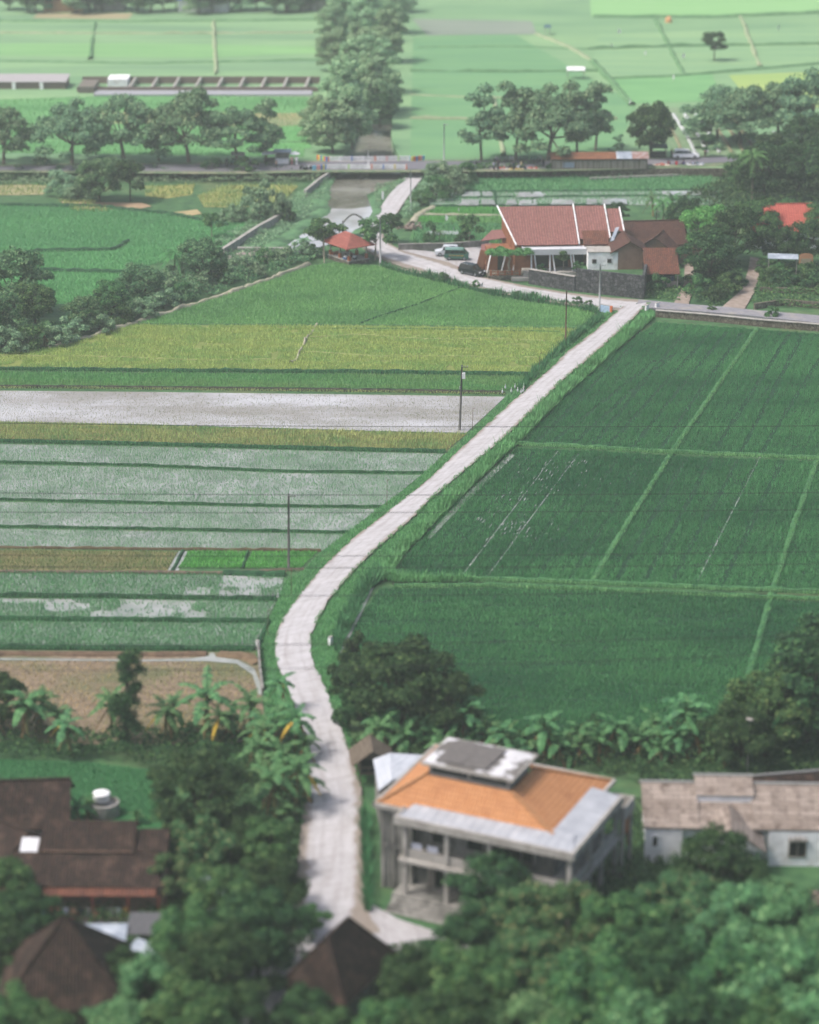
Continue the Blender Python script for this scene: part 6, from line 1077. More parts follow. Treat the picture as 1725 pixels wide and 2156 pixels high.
ring = [(-1.1, 0), (1.1, 0)] + [(-x, z_) for x, z_ in a_]; n = len(ring); MB().add([(x, -.06, z_) for x, z_ in ring] + [(x, .06, z_) for x, z_ in ring], [tuple(range(n)), tuple(range(2 * n - 1, n - 1, -1))] + [(i, i + n, (i + 1) % n + n, (i + 1) % n) for i in range(n)]).build('panel', m_orw, o); MB().bx(-.8, .8, -.11, -.062, 1.2, 2.2).build('inset', plain('inset_pale', S(190, 180, 150), .8), o)
o = empty('bamboo_rack', V(1449, 553, 0), R(6), 'white railing beside the first dirt track', 'railing'); MB().bar((-1.2, 0, 1.0), (1.3, 0, 1.3), .12).build('upper_rail', m_white, o); MB().bar((-1.2, 0, .5), (1.3, 0, .8), .12).build('lower_rail', m_white, o); MB().bx(-1.2, -1.1, -.05, .05, 0, 1).build('post', m_white, o)
# ---- roadside long shed and stalls
P = V(1260, 353, FZ); o = empty('long_roadside_shed', (P.x, P.y, FZ), R(1), 'long low roadside shed with a rusty roof and pale board walls', 'shed'); hw_ = 9.0
r = MB(); r.slab([(-hw_, -1.7, 1.95), (3.2, -1.7, 1.95), (3.2, .3, 2.9), (-hw_, .3, 2.9)], .08); r.slab([(-hw_, .32, 2.9), (3.2, .32, 2.9), (3.2, 2.2, 2.1), (-hw_, 2.2, 2.1)], .08); r.build('roof', tiles('rust_orange_tiles', S(166, 112, 82), S(184, 124, 90), S(120, 84, 68), .25, .3, .8), o)
r = MB(); r.slab([(3.22, -1.7, 2.0), (6.1, -1.7, 2.0), (6.1, .3, 2.95), (3.22, .3, 2.95)], .06); r.build('tin_sheet', m_zincb, o); r = MB(); r.slab([(6.12, -1.7, 2.0), (9.2, -1.7, 2.0), (9.2, .3, 2.95), (6.12, .3, 2.95)], .06); r.slab([(3.22, .32, 2.95), (9.2, .32, 2.95), (9.2, 2.2, 2.1), (3.22, 2.2, 2.1)], .06); r.build('rusty_sheet', m_zincr, o)
MB().bx(-hw_ + .3, hw_, -1.3, 2.0, 0, 1.6).build('wall', m_woodp, o); MB().bx(-hw_ + .4, hw_ - .2, -1.2, 1.9, 1.6, 2.0).build('opening_dark_strip', m_dark, o)  # solid dark strip stands in for shade behind the open front
for x in np.linspace(-hw_ + .3, hw_ - .3, 9): MB().bx(x, x + .1, -1.42, -1.3, 0, 2.0).build('post', m_wood, o)
MB().bx(-6.7, -4.6, -1.36, -1.3, .3, 1.3).build('banner', plain('banner_blue', S(180, 196, 220), .7), o)
P = V(1385, 331, FZ); o = empty('dark_kiosk', (P.x, P.y, FZ), 0, 'small dark open kiosk with a slate blue roof left of the white car', 'kiosk'); MB().slab([(-1.8, -1.2, 2.0), (1.8, -1.2, 2.0), (1.8, 1.2, 2.4), (-1.8, 1.2, 2.4)], .1).build('roof', plain('kiosk_roof', S(62, 88, 92), .7), o); MB().bx(-1.4, 1.4, -.5, .9, 0, 1.0).build('counter', plain('kiosk_wood', S(50, 60, 58), .8), o)
for x in (-1.5, 1.5):
    for y in (-1.0, 1.0): MB().bx(x - .06, x + .06, y - .06, y + .06, 0, 2.15).build('post', m_wood, o)
P = V(595, 345, FZ); o = empty('white_stall', (P.x, P.y, FZ), 0, 'white roadside food stall with a dark open hatch left of the bridge', 'stall'); MB().bx(-1.2, 1.2, -.7, .9, 0, 1.05).build('counter', m_white, o); MB().slab([(-1.6, -1.1, 2.4), (1.7, -1.1, 2.4), (1.7, 1.1, 2.6), (-1.6, 1.1, 2.6)], .08).build('roof', m_zincb, o); MB().bx(-1.2, 1.2, .2, .9, 1.05, 2.4).build('back_wall', m_cem, o)
for x in (-1.3, 1.3): MB().bx(x - .06, x + .06, -.8, -.7, 0, 2.4).build('post', m_cemL, o)
P = V(502, 346, FZ); o = empty('green_stall', (P.x, P.y, FZ), 0, 'dark green roadside stall with a pale tilted cover under the wide tree', 'stall'); MB().bx(-1.1, 1.1, -.6, .6, 0, 1.1).build('counter', plain('stall_green', S(50, 84, 76), .8), o); MB().slab([(-1.3, -1.0, 2.0), (1.3, -1.0, 1.8), (1.3, 1.0, 2.1), (-1.3, 1.0, 2.3)], .06).build('cover', m_cemL, o)
for x in (-1.0, 1.0): MB().bx(x - .05, x + .05, -.6, -.5, 0, 1.9).build('post', m_wood, o)
P = V(621, 346, FZ); o = empty('white_parasol', (P.x, P.y, FZ), 0, 'tilted white parasol right of the white stall', 'parasol'); MB().cyl((0, 0, 0), (0, 0, 2.3), .04, n=6).build('pole', m_cem, o); MB().lathe([(1.1, 2.0), (.6, 2.25), (.05, 2.45)], 8).build('canopy', m_white, o)
P = V(568, 345, FZ); o = empty('white_awning_cart', (P.x, P.y, FZ), 0, 'dark cart under a white cloth awning left of the white stall', 'cart'); MB().bx(-1.0, 1.0, -.5, .5, .4, 1.1).build('cart_body', m_dark, o); MB().slab([(-1.4, -.9, 1.9), (1.3, -.9, 2.0), (1.3, .9, 2.3), (-1.4, .9, 2.2)], .05).build('awning', m_white, o)
for x in (-.7, .7): MB().cyl((x - .03, -.55, .35), (x + .03, -.55, .35), .33, n=12).build('wheel', m_dark, o)
for x in (-1.1, 1.1): MB().cyl((x, .5, 0), (x, .5, 2.1), .03, n=5).build('post', m_cem, o)
# ---- shelter (gazebo)
Lp, Fp, Rp = V(692, 537, .6), V(735, 552, .6), V(776, 545, .6); c = (Lp + Rp) / 2; an = math.atan2((Rp - Fp).y, (Rp - Fp).x); wx = (Rp - Fp).length / 2; wy = (Lp - Fp).length / 2
o = empty('garden_shelter', (c.x, c.y, 0), an, 'open shelter with a red tiled roof and orange footed posts on a stone platform', 'shelter')
MB().bx(-wx, wx, -wy, wy, -.3, .62).build('platform', m_stoneb, o); MB().bx(-wx - .1, wx + .1, -wy - .1, wy + .1, .62, .74).build('floor', m_cemL, o); r = MB(); A, Bq, ze, zt_ = wx + 1.0, wy + .8, 2.95, 4.7; kk = max(.2, Bq - A)
for pts in ([(-A, -Bq, ze), (A, -Bq, ze), (0, -kk, zt_)], [(A, -Bq, ze), (A, Bq, ze), (0, kk, zt_), (0, -kk, zt_)], [(A, Bq, ze), (-A, Bq, ze), (0, kk, zt_)], [(-A, Bq, ze), (-A, -Bq, ze), (0, -kk, zt_), (0, kk, zt_)]): r.slab(pts, .1)
rf = r.build('roof', t_pav, o)
for i, (x, y) in enumerate([(-1, -1), (1, -1), (1, 1), (-1, 1), (-1, 0), (1, 0)]):
    x, y = x * (wx - .25), y * (wy - .25); p_ = MB().bx(x - .09, x + .09, y - .09, y + .09, 1.5, 3.1).build('post', m_cemL, o); MB().bx(x - .2, x + .2, y - .2, y + .2, .74, 1.5).build('post_foot', plain('foot_orange', S(190, 104, 66), .8) if i == 0 else bpy.data.materials['foot_orange'], p_)
MB().slab([(A - .5, .2, 3.5), (A + 2.6, .8, 2.9), (A + 2.4, Bq + .8, 2.8), (A - .5, Bq, 3.3)], .03).build('shade_net', plain('shade_net', S(44, 80, 66), .9, .1), o)
MB().bx(-wx + .3, -.2, wy - .8, wy - .3, .74, 1.15).build('bench', plain('bench_orange', S(190, 110, 70), .8), o)
# ---- bridge
zb = FZ; o = empty('bridge', V(774, 348, zb), 0, 'flat road bridge over the canal with white rails and painted posts', 'bridge'); q0 = o.location.copy(); bp = lambda x, y, z=0: V(x, y, zb) - q0 + Vector((0, 0, z))
n0, n1, f0, f1 = bp(686, 357.5), bp(856, 357.5), bp(692, 340.5), bp(864, 339.5)
mb = MB(); mb.slab([n0 + Vector((0, -.5, .06)), n1 + Vector((0, -.5, .06)), f1 + Vector((0, .5, .06)), f0 + Vector((0, .5, .06))], .55); mb.build('deck', m_cemL, o)
cols = [plain('paint_%s' % n, S(*c, .85), .6, .3, var=.05) for n, c in (('blue', (70, 120, 196)), ('orange', (226, 120, 70)), ('yellow', (230, 208, 90)), ('pink', (226, 160, 160)), ('cyan', (130, 190, 220)), ('lime', (170, 220, 110)))]
for a, b, cc in ((n0, n1, (0, 5, 5, 4, 1, 0, 2, 1)), (f0, f1, (1, 2, 0, 3, 1, 3, 5, 4))):
    mb = MB()
    for z_ in (.28, .58, .88): mb.bar(a + Vector((0, 0, z_)), b + Vector((0, 0, z_)), .12, .2)
    mb.build('rail', m_white, o)
    for i in range(8): p_ = a.lerp(b, i / 7); MB().box(p_, (.22, .24, 1.0)).build('rail_post', cols[cc[i]] if i in (0, 2, 4, 5, 6, 7) else m_white, o)
for (x0, y0), (x1, y1), cc in (((658, 359), (684, 357.5), (4, 4, 3, 3, 0, 2)), ((668, 336), (690, 340.5), (1, 2, 0, 5, 1, 0)), ((866, 340), (894, 337), (2, 1, 0, 1, 3, 4))):
    a, b = bp(x0, y0), bp(x1, y1)
    for i in range(6): p_, q_ = a.lerp(b, i / 6), a.lerp(b, (i + 1) / 6); MB().bar(p_ + Vector((0, 0, .45)), q_ + Vector((0, 0, .45)), .2, .9).build('painted_parapet', cols[cc[i]], o)
MB().prism([bp(758, 358), bp(778, 358), bp(776, 350), bp(760, 350)], -1.5, -.5).build('pier', m_stoneb, o)
MB().prism([bp(866, 358), bp(876, 358), bp(874, 349), bp(866, 349)], -1.5, -.6).build('abutment', m_stoneb, o)
# ---- far objects
P = V(420, 172, FZ); o = empty('fish_ponds', V(420, 186, FZ), 0, 'long row of pale walled ponds across the field at the upper left', 'ponds'); s_ = px(o.location)
X = lambda v: (v - 420) / s_; mb = MB(); mb.bx(X(167), X(672), 6, 6.3, 0, 1.5); mb.bx(X(167), X(672), -4, -3.7, 0, 1.0); mb.build('brown_wall', plain('pond_brown', S(150, 132, 122), .9, .1), o); mb = MB()
for x in range(275, 660, 46): mb.bar((X(x), -3.5, .4), (X(x + 6), 6, 1.0), .5, .8)
mb.build('partition', m_cemL, o, ); MB().bx(X(208), X(660), -9.5, -4.3, -.02, .35).build('pale_apron', plain('apron_pale', S(184, 186, 192), .8, .1), o); mb = MB()
for x in range(280, 640, 46): mb.bx(X(x + 6), X(x + 38), -3.2, 1.5, -.1, .12)
mb.build('pond_sheet', m_white, o); MB().bx(X(172), X(206), -6, 3, 0, 1.4).build('pump_house', plain('pump_brown', S(140, 132, 124), .9, .1), o); MB().bx(X(226), X(268), 1, 7, 0, 1.8).build('white_tank', m_white, o)
o = empty('greenhouse', V(60, 182, FZ), 0, 'long low white roofed greenhouse at the left edge of the upper field', 'greenhouse'); MB().slab([(-14, -3.5, 1.6), (8.8, -3.5, 1.6), (8.8, 3.5, 2.2), (-14, 3.5, 2.2)], .1).build('roof', plain('gh_roof', S(190, 186, 188, .66), .8, .1), o); MB().bx(-13.8, 8.6, -3.2, 3.2, 0, 1.5).build('wall', plain('gh_wall', S(150, 132, 124), .9, .1), o)
for x in (-9, -3, 3): MB().bx(x, x + .8, -3.6, -3.4, 0, 1.5).build('pillar', m_white, o)
flatshed('field_hut', 'white roofed open hut standing in the far field', 1193, 140, 1231, 140, 2.4 + FZ, 3.0, m_white, 'hut'); flatshed('field_hut', 'small dark blue hut in the far field near the top edge', 1146, 52, 1160, 52, 2.2 + FZ, 2.5, plain('hut_blue', S(70, 110, 130), .7), 'hut')
tag(MB().lathe([(.9, 0), (.8, 1.0), (.1, 1.6)], 8).build('orange_tent', plain('tent_orange', S(226, 170, 120, .8), .8), None, loc=V(1408, 47, FZ)), 'small orange tent in the far field near the top edge', 'tent')
house('blue_roof_building', 'long building with a vivid blue roof at the top edge', V(430, -20, 6.5), 0, 13, 8, 3.5, 2, m_white, sheetmetal('blue_roof', S(50, 96, 190, .8), S(60, 110, 200, .8), .4), .6, cat='building', z=FZ); house('far_house', 'pinkish far house at the top left edge', V(135, -16, 6), 0, 10, 8, 3.4, 2, m_orw, t_rust, .6, z=FZ); house('far_house', 'dark roofed far house near the canal trees at the top edge', V(650, -18, 6), 0, 12, 8, 3, 2, m_cem, plain('slate_blue', S(60, 90, 110), .8), .6, z=FZ); house('far_house', 'grey far house between pink house and blue roof', V(230, -18, 6), 0, 8, 7, 3, 2, m_cemL, t_brown, .6, z=FZ)

tag(MB().prism([V(1222, 609), V(1350, 625), V(1358, 602), V(1356, 556), V(1226, 556)], -.1, 2.0).build('raised_yard', m_ground), kind='structure')
# ================================================================ VEHICLES, PEOPLE, POLES
m_tyre = plain('tyre', S(30, 30, 32), .9, .1); m_rim = plain('rim', S(180, 184, 190), .35, .5, .6); m_glass = glassy('car_glass', S(26, 34, 40), .05); m_lamp = glassy('lamp_glass', S(220, 222, 226, .8), .1); m_tail = plain('tail_red', S(160, 30, 30), .3, .5); m_blk = plain('black_plastic', S(26, 28, 30), .6)
def paint(name, c): return plain(name, c, .22, .5, 0, .03)
def extr(mb, prof, w, taper=0, zb=None, zt=None):
    """closed side profile (x, z) given width w, narrowing by taper towards its top"""
    zs = [p[1] for p in prof]; z0, z1 = min(zs) if zb is None else zb, max(zs) if zt is None else zt; n = len(prof); vs = []
    for s in (-1, 1):
        for x, z in prof: k = 1 - taper * max(0, (z - z0) / (z1 - z0)); vs.append((x, s * w / 2 * k, z))
    ar_ = sum(prof[i][0] * prof[(i + 1) % n][1] - prof[(i + 1) % n][0] * prof[i][1] for i in range(n)); f = [tuple(range(n)), tuple(range(2 * n - 1, n - 1, -1))]
    mb.add(vs, f + [(i, i + n, (i + 1) % n + n, (i + 1) % n) for i in range(n)]); return mb
def wheels(o, xs, tr, r):
    for x in xs:
        for s in (-1, 1):
            y = s * tr; t = MB().lathe([(r * .6, -.1), (r * .95, -.11), (r, -.06), (r, .06), (r * .95, .11), (r * .6, .1)], 18).build('wheel', m_tyre, o); t.rotation_euler = (R(90), 0, 0); t.location = (x, y, r)
            MB().lathe([(.03, -.12 if s > 0 else .1), (r * .62, -.1 if s > 0 else .09), (r * .62, -.08 if s > 0 else .11), (.03, -.1 if s > 0 else .12)], 12).build('rim', m_rim, t)
def make_car(name, body_m, loc, rz, label, L=4.4, Wd=1.75, roofm=None, minivan=False):
    o = empty(name, loc, rz, label, 'car'); h = L / 2
    lo = [(-h, .35), (-h - .04, .7), (-h + .06, 1.02), (h - 1.25, 1.05), (h - .25, .9), (h, .68), (h + .02, .35), (h - .45, .26), (-h + .45, .26)]
    b = extr(MB(), lo, Wd, .06).build('body', body_m, o); bv = b.modifiers.new('bevel', 'BEVEL'); bv.width = .07; bv.segments = 2; bv.limit_method = 'ANGLE'
    extr(MB(), [(-h + .1, 1.0), (-h + .35, 1.6), (.55, 1.62), (h - 1.2, 1.04)], Wd * .95, .16).build('windows', m_glass, o)
    rf = extr(MB(), [(-h + .3, 1.57), (-h + .4, 1.68), (.5, 1.7), (.66, 1.58)], Wd * .82, .12).build('roof', roofm or body_m, o)
    pl_ = MB()
    for s in (-1, 1):
        for x0, x1 in ((-h + .12, -h + .36), (-.55, -.5), (.35, .42)): pl_.bar((x0, s * Wd * .475, 1.02), (x1, s * Wd * .405, 1.6), .09, .04)
        pl_.bar((h - 1.22, s * Wd * .47, 1.03), (.6, s * Wd * .4, 1.6), .08, .05)
        MB().bar((-.3, s * Wd * .39, 1.74), (-h + .6, s * Wd * .39, 1.74), .05).build('roof_rail', m_rim, rf); MB().bx(-.95, .95, s * Wd / 2 - .06 if s > 0 else -Wd / 2 - .06, s * Wd / 2 + .06 if s > 0 else -Wd / 2 + .06, .28, .36).build('side_step', m_rim, o)
        MB().box((h - 1.15, s * (Wd / 2 + .08), 1.0), (.15, .18, .14)).build('mirror', body_m, o); MB().box((h - .06, s * Wd * .36, .68), (.2, .36, .17)).build('headlight', m_lamp, o); MB().box((-h + .0, s * Wd * .4, .8), (.12, .2, .25)).build('tail_light', m_tail, o)
    pl_.build('pillar', body_m, o); MB().box((h + .0, 0, .5), (.1, .9, .2)).build('grille', m_blk, o); MB().box((h + .04, 0, .36), (.04, .45, .12)).build('number_plate', m_white, o); wheels(o, (-h + .8, h - .85), Wd / 2 - .1, .34); return o
zy = .31
make_car('car', paint('paint_black', S(24, 34, 36)), V(994, 578, zy) , R(-40), 'dark green black family car parked in the lane beside the entrance', 4.3, 1.72)
make_car('car', paint('paint_white', S(240, 241, 244, .95)), V(1444, 333, FZ + .12), R(1), 'white sport utility car on the main road at the upper right', 4.9, 1.85)
make_car('car', paint('paint_silver', S(206, 210, 216, .85)), V(942, 538, zy), R(178), 'white car half hidden behind the green van', 4.0, 1.65)
o = empty('minibus', V(962, 546, zy), R(-5), 'green boxy minibus with a yellow line parked in the yard', 'van'); mg = paint('paint_green', S(62, 116, 98)); h = 1.95
b = extr(MB(), [(-h, .35), (-h, 1.1), (-h + .06, 1.15), (h - .25, 1.12), (h - .05, .95), (h + .02, .35), (h - .4, .28), (-h + .4, .28)], 1.6, .03).build('body', mg, o); bv = b.modifiers.new('bevel', 'BEVEL'); bv.width = .06; bv.segments = 2; bv.limit_method = 'ANGLE'
extr(MB(), [(-h + .04, 1.1), (-h + .12, 1.68), (h - .85, 1.7), (h - .28, 1.12)], 1.56, .08).build('windows', m_glass, o); extr(MB(), [(-h + .06, 1.66), (-h + .12, 1.84), (h - .9, 1.86), (h - .78, 1.68)], 1.5, .1).build('roof', paint('paint_green_pale', S(120, 160, 146)), o)
pl_ = MB()
for s in (-1, 1):
    for x in (-h + .1, -h + .95, -.35, .45): pl_.bar((x, s * .79, 1.1), (x + .03, s * .735, 1.68), .1, .05)
    pl_.bar((h - .3, s * .78, 1.12), (h - .85, s * .73, 1.7), .1, .05); MB().bx(-1.2, 1.2, s * .81 - .012, s * .81 + .012, .78, .86).build('yellow_line', plain('line_yellow', S(206, 170, 60), .5) if s < 0 else bpy.data.materials['line_yellow'], o); MB().box((h - .02, s * .58, .62), (.12, .26, .2)).build('headlight', m_lamp, o)
pl_.build('pillar', mg, o); wheels(o, (-1.15, 1.25), .7, .3)
# motorbikes
def make_bike():
    o = empty('motorbike', (0, 0, 0))
    for x in (-.6, .62):
        w_ = MB().lathe([(.2, -.05), (.28, -.05), (.3, 0), (.28, .05), (.2, .05), (.18, 0)], 16).build('wheel', m_tyre, o); w_.rotation_euler = (R(90), 0, 0); w_.location = (x, 0, .3); MB().lathe([(.03, -.05), (.05, 0), (.03, .05)], 8).build('hub', m_rim, w_)
    b = MB(); extr(b, [(-.75, .72), (-.55, .5), (-.15, .34), (.25, .34), (.42, .85), (.34, .9), (.15, .55), (-.1, .62), (-.3, .78)], .24); b.build('body', BM[0], o)
    extr(MB(), [(-.72, .74), (-.7, .82), (-.1, .76), (.02, .66), (-.3, .7)], .26).build('seat', m_blk, o); f = MB(); f.bar((.62, 0, .3), (.4, 0, .92), .09); f.bar((.4, 0, .9), (.36, 0, 1.05), .06); f.bar((.36, -.33, 1.05), (.36, .33, 1.05), .05); f.bar((.3, -.3, 1.05), (.3, -.3, 1.25), .03); f.bar((.3, .3, 1.05), (.3, .3, 1.25), .03); f.build('handlebar', m_blk, o)
    MB().box((.46, 0, .82), (.12, .18, .16)).build('headlight', m_lamp, o); return o
BM = [plain('bike_black', S(36, 40, 44), .4, .5), plain('bike_white', S(210, 212, 216, .85), .4, .5), plain('bike_teal', S(60, 150, 150), .4, .5), plain('bike_grey', S(110, 116, 124), .4, .5), plain('bike_red', S(180, 60, 56), .4, .5)]
BMn = ['black', 'white', 'teal', 'grey', 'red']; bike0 = make_bike(); used_b = [0]
def bike(p, rz, ci, label, group=None):
    o = bike0 if not used_b[0] else copy_tree(bike0); used_b[0] = 1; o.location = p; o.rotation_euler = (0, 0, rz)
    for k in ('label', 'category', 'group'):
        if k in o: del o[k]
    for ch in o.children:
        if ch.name.startswith('body') and ci: ch.data = ch.data.copy(); ch.data.materials[0] = BM[ci]
    return tag(o, label, 'motorbike', group)
g = 'motorbikes parked beyond the main road'
for i, (x, ci) in enumerate([(1043, 3), (1049, 3), (1055, 0), (1062, 0), (1068, 0), (1075, 1), (1080, 1), (1090, 3), (1096, 0), (1103, 0), (1109, 0), (1120, 2), (1126, 2), (1133, 0), (1141, 0)]): bike(V(x, 341.5, FZ + .1), R(90 + (i * 37) % 40 - 20), ci, BMn[ci] + ' motorbike in the parked row beyond the main road, under the great tree', g)
bike(V(1035 - 38, 347, FZ + .12), R(5), 0, 'dark motorbike riding on the main road right of the bridge'); bike(V(936, 534, zy), R(12), 0, 'black motorbike at the yard wall left of the green minibus')
for i, (x, y) in enumerate([(490, 347), (518, 346), (528, 346), (540, 347)]): bike(V(x, y, FZ + .12), R(70 + 20 * i), (2, 0, 3, 0)[i], ('teal', 'black', 'grey', 'dark')[i] + ' motorbike by the green stall, left of the bridge', 'motorbikes by the stalls')
bike(V(640, 357, FZ + .12), R(-20), 3, 'grey motorbike lying slantwise at the left end of the bridge', None); bike(V(648, 357, FZ + .12), R(20), 1, 'pale motorbike next to the grey one at the left end of the bridge')
# people
def skin_body(name, pose):
    J = {'stand': [(0, 0, .92), (0, 0, 1.2), (0, 0, 1.42), (0, 0, 1.5), (0, .01, 1.62), (.09, 0, .86), (.1, .02, .48), (.1, 0, .06), (.11, -.12, .03), (-.09, 0, .86), (-.1, .02, .48), (-.1, 0, .06), (-.11, -.12, .03), (.19, 0, 1.4), (.24, .03, 1.12), (.24, -.06, .88), (-.19, 0, 1.4), (-.24, .03, 1.12), (-.24, -.06, .88)],
         'sit': [(0, 0, .12), (0, -.02, .4), (0, -.04, .62), (0, -.05, .7), (0, -.06, .82), (.1, -.05, .12), (.2, -.42, .3), (.14, -.62, .05), (.14, -.74, .03), (-.1, -.05, .12), (-.2, -.42, .3), (-.14, -.62, .05), (-.14, -.74, .03), (.19, -.02, .6), (.26, -.14, .38), (.2, -.36, .34), (-.19, -.02, .6), (-.26, -.14, .38), (-.2, -.36, .34)]}[pose]
    E_ = [(0, 1), (1, 2), (2, 3), (3, 4), (0, 5), (5, 6), (6, 7), (7, 8), (0, 9), (9, 10), (10, 11), (11, 12), (2, 13), (13, 14), (14, 15), (2, 16), (16, 17), (17, 18)]; rad = [.14, .13, .14, .055, .1, .09, .06, .045, .035, .09, .06, .045, .035, .06, .045, .035, .06, .045, .035]
    me = bpy.data.meshes.new(name); me.from_pydata(J, E_, []); o = bpy.data.objects.new(name, me); COL.objects.link(o); m = o.modifiers.new('skin', 'SKIN')
    for v, r_ in zip(me.skin_vertices[0].data, rad): v.radius = (r_, r_ * .8)
    me.skin_vertices[0].data[0].use_root = True; s = o.modifiers.new('sub', 'SUBSURF'); s.levels = s.render_levels = 1
    dg = bpy.context.evaluated_depsgraph_get(); m2 = bpy.data.meshes.new_from_object(o.evaluated_get(dg)); bpy.data.objects.remove(o); return m2
m_skin = plain('skin', S(150, 104, 80), .7); m_hair = plain('hair', S(28, 24, 24), .8); PM = {}
for ps in ('stand', 'sit'): PM[ps] = skin_body('person_' + ps, ps); PM[ps].materials.append(m_skin)
SH = {}
def person(p, rz, pose, shirt, trous, label, group=None, s=1.0):
    o = bpy.data.objects.new('person', PM[pose]); COL.objects.link(o); o.location = p; o.rotation_euler = (0, 0, rz); o.scale = (s, s, s); tag(o, label, 'person', group)
    def cm(c):
        if c not in SH: SH[c] = plain('garment_%d_%d_%d' % c, S(*c, .85), .9, .05)
        return SH[c]
    t = MB()
    if pose == 'stand': t.tube([(0, 0, .86), (0, 0, 1.15), (0, 0, 1.4), (0, 0, 1.47)], [.17, .17, .2, .1], 10); [t.tube([(q * .19, 0, 1.4), (q * .245, .03, 1.12)], [.085, .07], 7) for q in (-1, 1)]
    else: t.tube([(0, .02, .08), (0, 0, .35), (0, -.04, .6), (0, -.05, .67)], [.19, .17, .19, .1], 10); [t.tube([(q * .19, -.02, .6), (q * .26, -.14, .38)], [.085, .07], 7) for q in (-1, 1)]
    t.build('shirt', cm(shirt), o, smooth=True); t = MB()
    for q in (-1, 1): t.tube([(q * .08, 0, .9), (q * .1, .02, .48), (q * .1, 0, .1)] if pose == 'stand' else [(q * .09, -.02, .13), (q * .2, -.42, .31), (q * .14, -.6, .1)], [.13, .1, .08], 8)
    t.build('trousers', cm(trous), o, smooth=True); z = 1.66 if pose == 'stand' else .86; y = .02 if pose == 'stand' else -.04; MB().lathe([(.06, -.06), (.105, -.02), (.1, .05), (.05, .1)], 10, (0, y, z)).build('hair', m_hair, o, smooth=True); return o
g = 'people sitting at the near edge of the main road'
for i, (x, y, ps, sh) in enumerate([(1040, 358, 'stand', (150, 150, 170)), (1049, 358, 'stand', (40, 46, 56)), (1075, 354, 'sit', (44, 60, 64)), (1082, 358, 'stand', (40, 60, 70)), (1091, 355, 'sit', (210, 220, 236)), (1098, 357, 'stand', (180, 170, 130)), (1105, 356, 'sit', (60, 70, 90)), (1144, 351, 'stand', (50, 56, 60))]):
    person(V(x, y, FZ + .12), R(180 + 40 * (i % 3)), ps, sh, (50, 54, 70), ['person in grey lilac standing alone at the left of the roadside crowd', 'person in dark clothes second from the left of the roadside crowd', 'person in dark green sitting on the verge', 'person in dark blue standing in the middle of the roadside crowd', 'person in a white shirt sitting on the verge', 'person in khaki standing right of the white shirt', 'person in blue grey sitting at the right of the crowd', 'person in dark clothes at the trunk of the great tree'][i], g)
g = 'people on the verge below the white car'
for i, (x, sh) in enumerate([(1408, (120, 50, 60)), (1425, (200, 60, 66)), (1440, (70, 60, 110)), (1459, (190, 196, 220)), (1468, (120, 150, 160))]): person(V(x, 347, FZ + .08), R(170 + 20 * i), 'sit', sh, (50, 50, 60), 'person in %s sitting on the verge below the white car' % ['maroon', 'bright red', 'purple', 'pale blue', 'grey teal'][i], g)
person(V(1414, 332, FZ + .12), R(90), 'stand', (50, 60, 66), (40, 44, 50), 'person in dark clothes standing behind the white car'); person(V(1484, 330, FZ + .12), R(270), 'stand', (200, 130, 130), (90, 60, 60), 'person in pink standing in front of the white car')
person(V(625, 348, FZ + .12), 0, 'stand', (230, 230, 236), (226, 226, 230), 'person all in white at the parasol left of the bridge', s=1.05); person(V(615, 347, FZ + .12), 0, 'stand', (226, 180, 176), (190, 120, 120), 'person in pale pink beside the one in white'); person(V(583, 356, FZ + .12), R(90), 'stand', (170, 150, 140), (50, 50, 64), 'person walking on the road in front of the white stall'); person(V(478, 352, FZ + .12), 0, 'stand', (70, 70, 80), (40, 44, 50), 'person in dark clothes on the road left of the green stall')
person(V(728, 546, .75), R(-20), 'sit', (226, 226, 230), (80, 120, 170), 'person in white with blue trousers sitting in the shelter, left'); person(V(746, 546, .75), R(20), 'sit', (210, 214, 220), (70, 80, 96), 'person in grey trousers leaning back in the shelter, right'); person(V(739, 541, .75), 0, 'sit', (120, 70, 60), (60, 50, 50), 'person in brown sitting behind the two others in the shelter')
# carved figure by the entrance
o = empty('carved_figure', V(1019, 574, zy), 0, 'reddish brown carved figure beside the parked dark car', 'statue'); MB().box((0, 0, 0), (.7, .6, .35)).build('base', m_stoneb, o); MB().lathe([(.3, .35), (.22, .7), (.28, 1.1), (.32, 1.3), (.12, 1.42), (.16, 1.55), (.17, 1.7), (.05, 1.85)], 12).build('figure', noisy('carved_wood', S(150, 84, 60), S(180, 110, 82), 6, bmp=.5), o, smooth=True)
# goods spread at the roadside
for i, (x0, y0, x1, y1, c, lab) in enumerate([(1036, 357, 1070, 357, (206, 196, 190), 'pale mat with goods at the left of the roadside crowd'), (1072, 357.5, 1102, 357.5, (220, 206, 150), 'yellowish mat with goods in the middle of the roadside crowd'), (1110, 356, 1134, 355.5, (214, 190, 180), 'pinkish mat with goods near the great tree'), (1376, 349, 1410, 348, (226, 216, 196), 'cream mat below the dark kiosk'), (1446, 348, 1482, 347, (226, 228, 226), 'white mat below the white car')]):
    a, b = V(x0, y0, FZ), V(x1, y1, FZ); o = empty('goods_mat', (a + b) / 2 + Vector((0, 0, .12)), 0, lab, 'mat'); w_ = (b - a).length / 2; MB().bx(-w_, w_, -.6, .6, 0, .03).build('mat', plain('mat_%d' % i, S(*c, .85), .9), o)
    rg = np.random.RandomState(i); mb = MB()
    for k in range(7): mb.box((rg.uniform(-w_, w_) * .9, rg.uniform(-.4, .4), .03), (.35, .3, rg.uniform(.1, .3)))
    mb.build('goods', plain('goods_%d' % i, S(*[(200, 90, 80), (180, 150, 80), (190, 80, 80), (210, 110, 90), (190, 196, 210)][i], .8), .8), o)
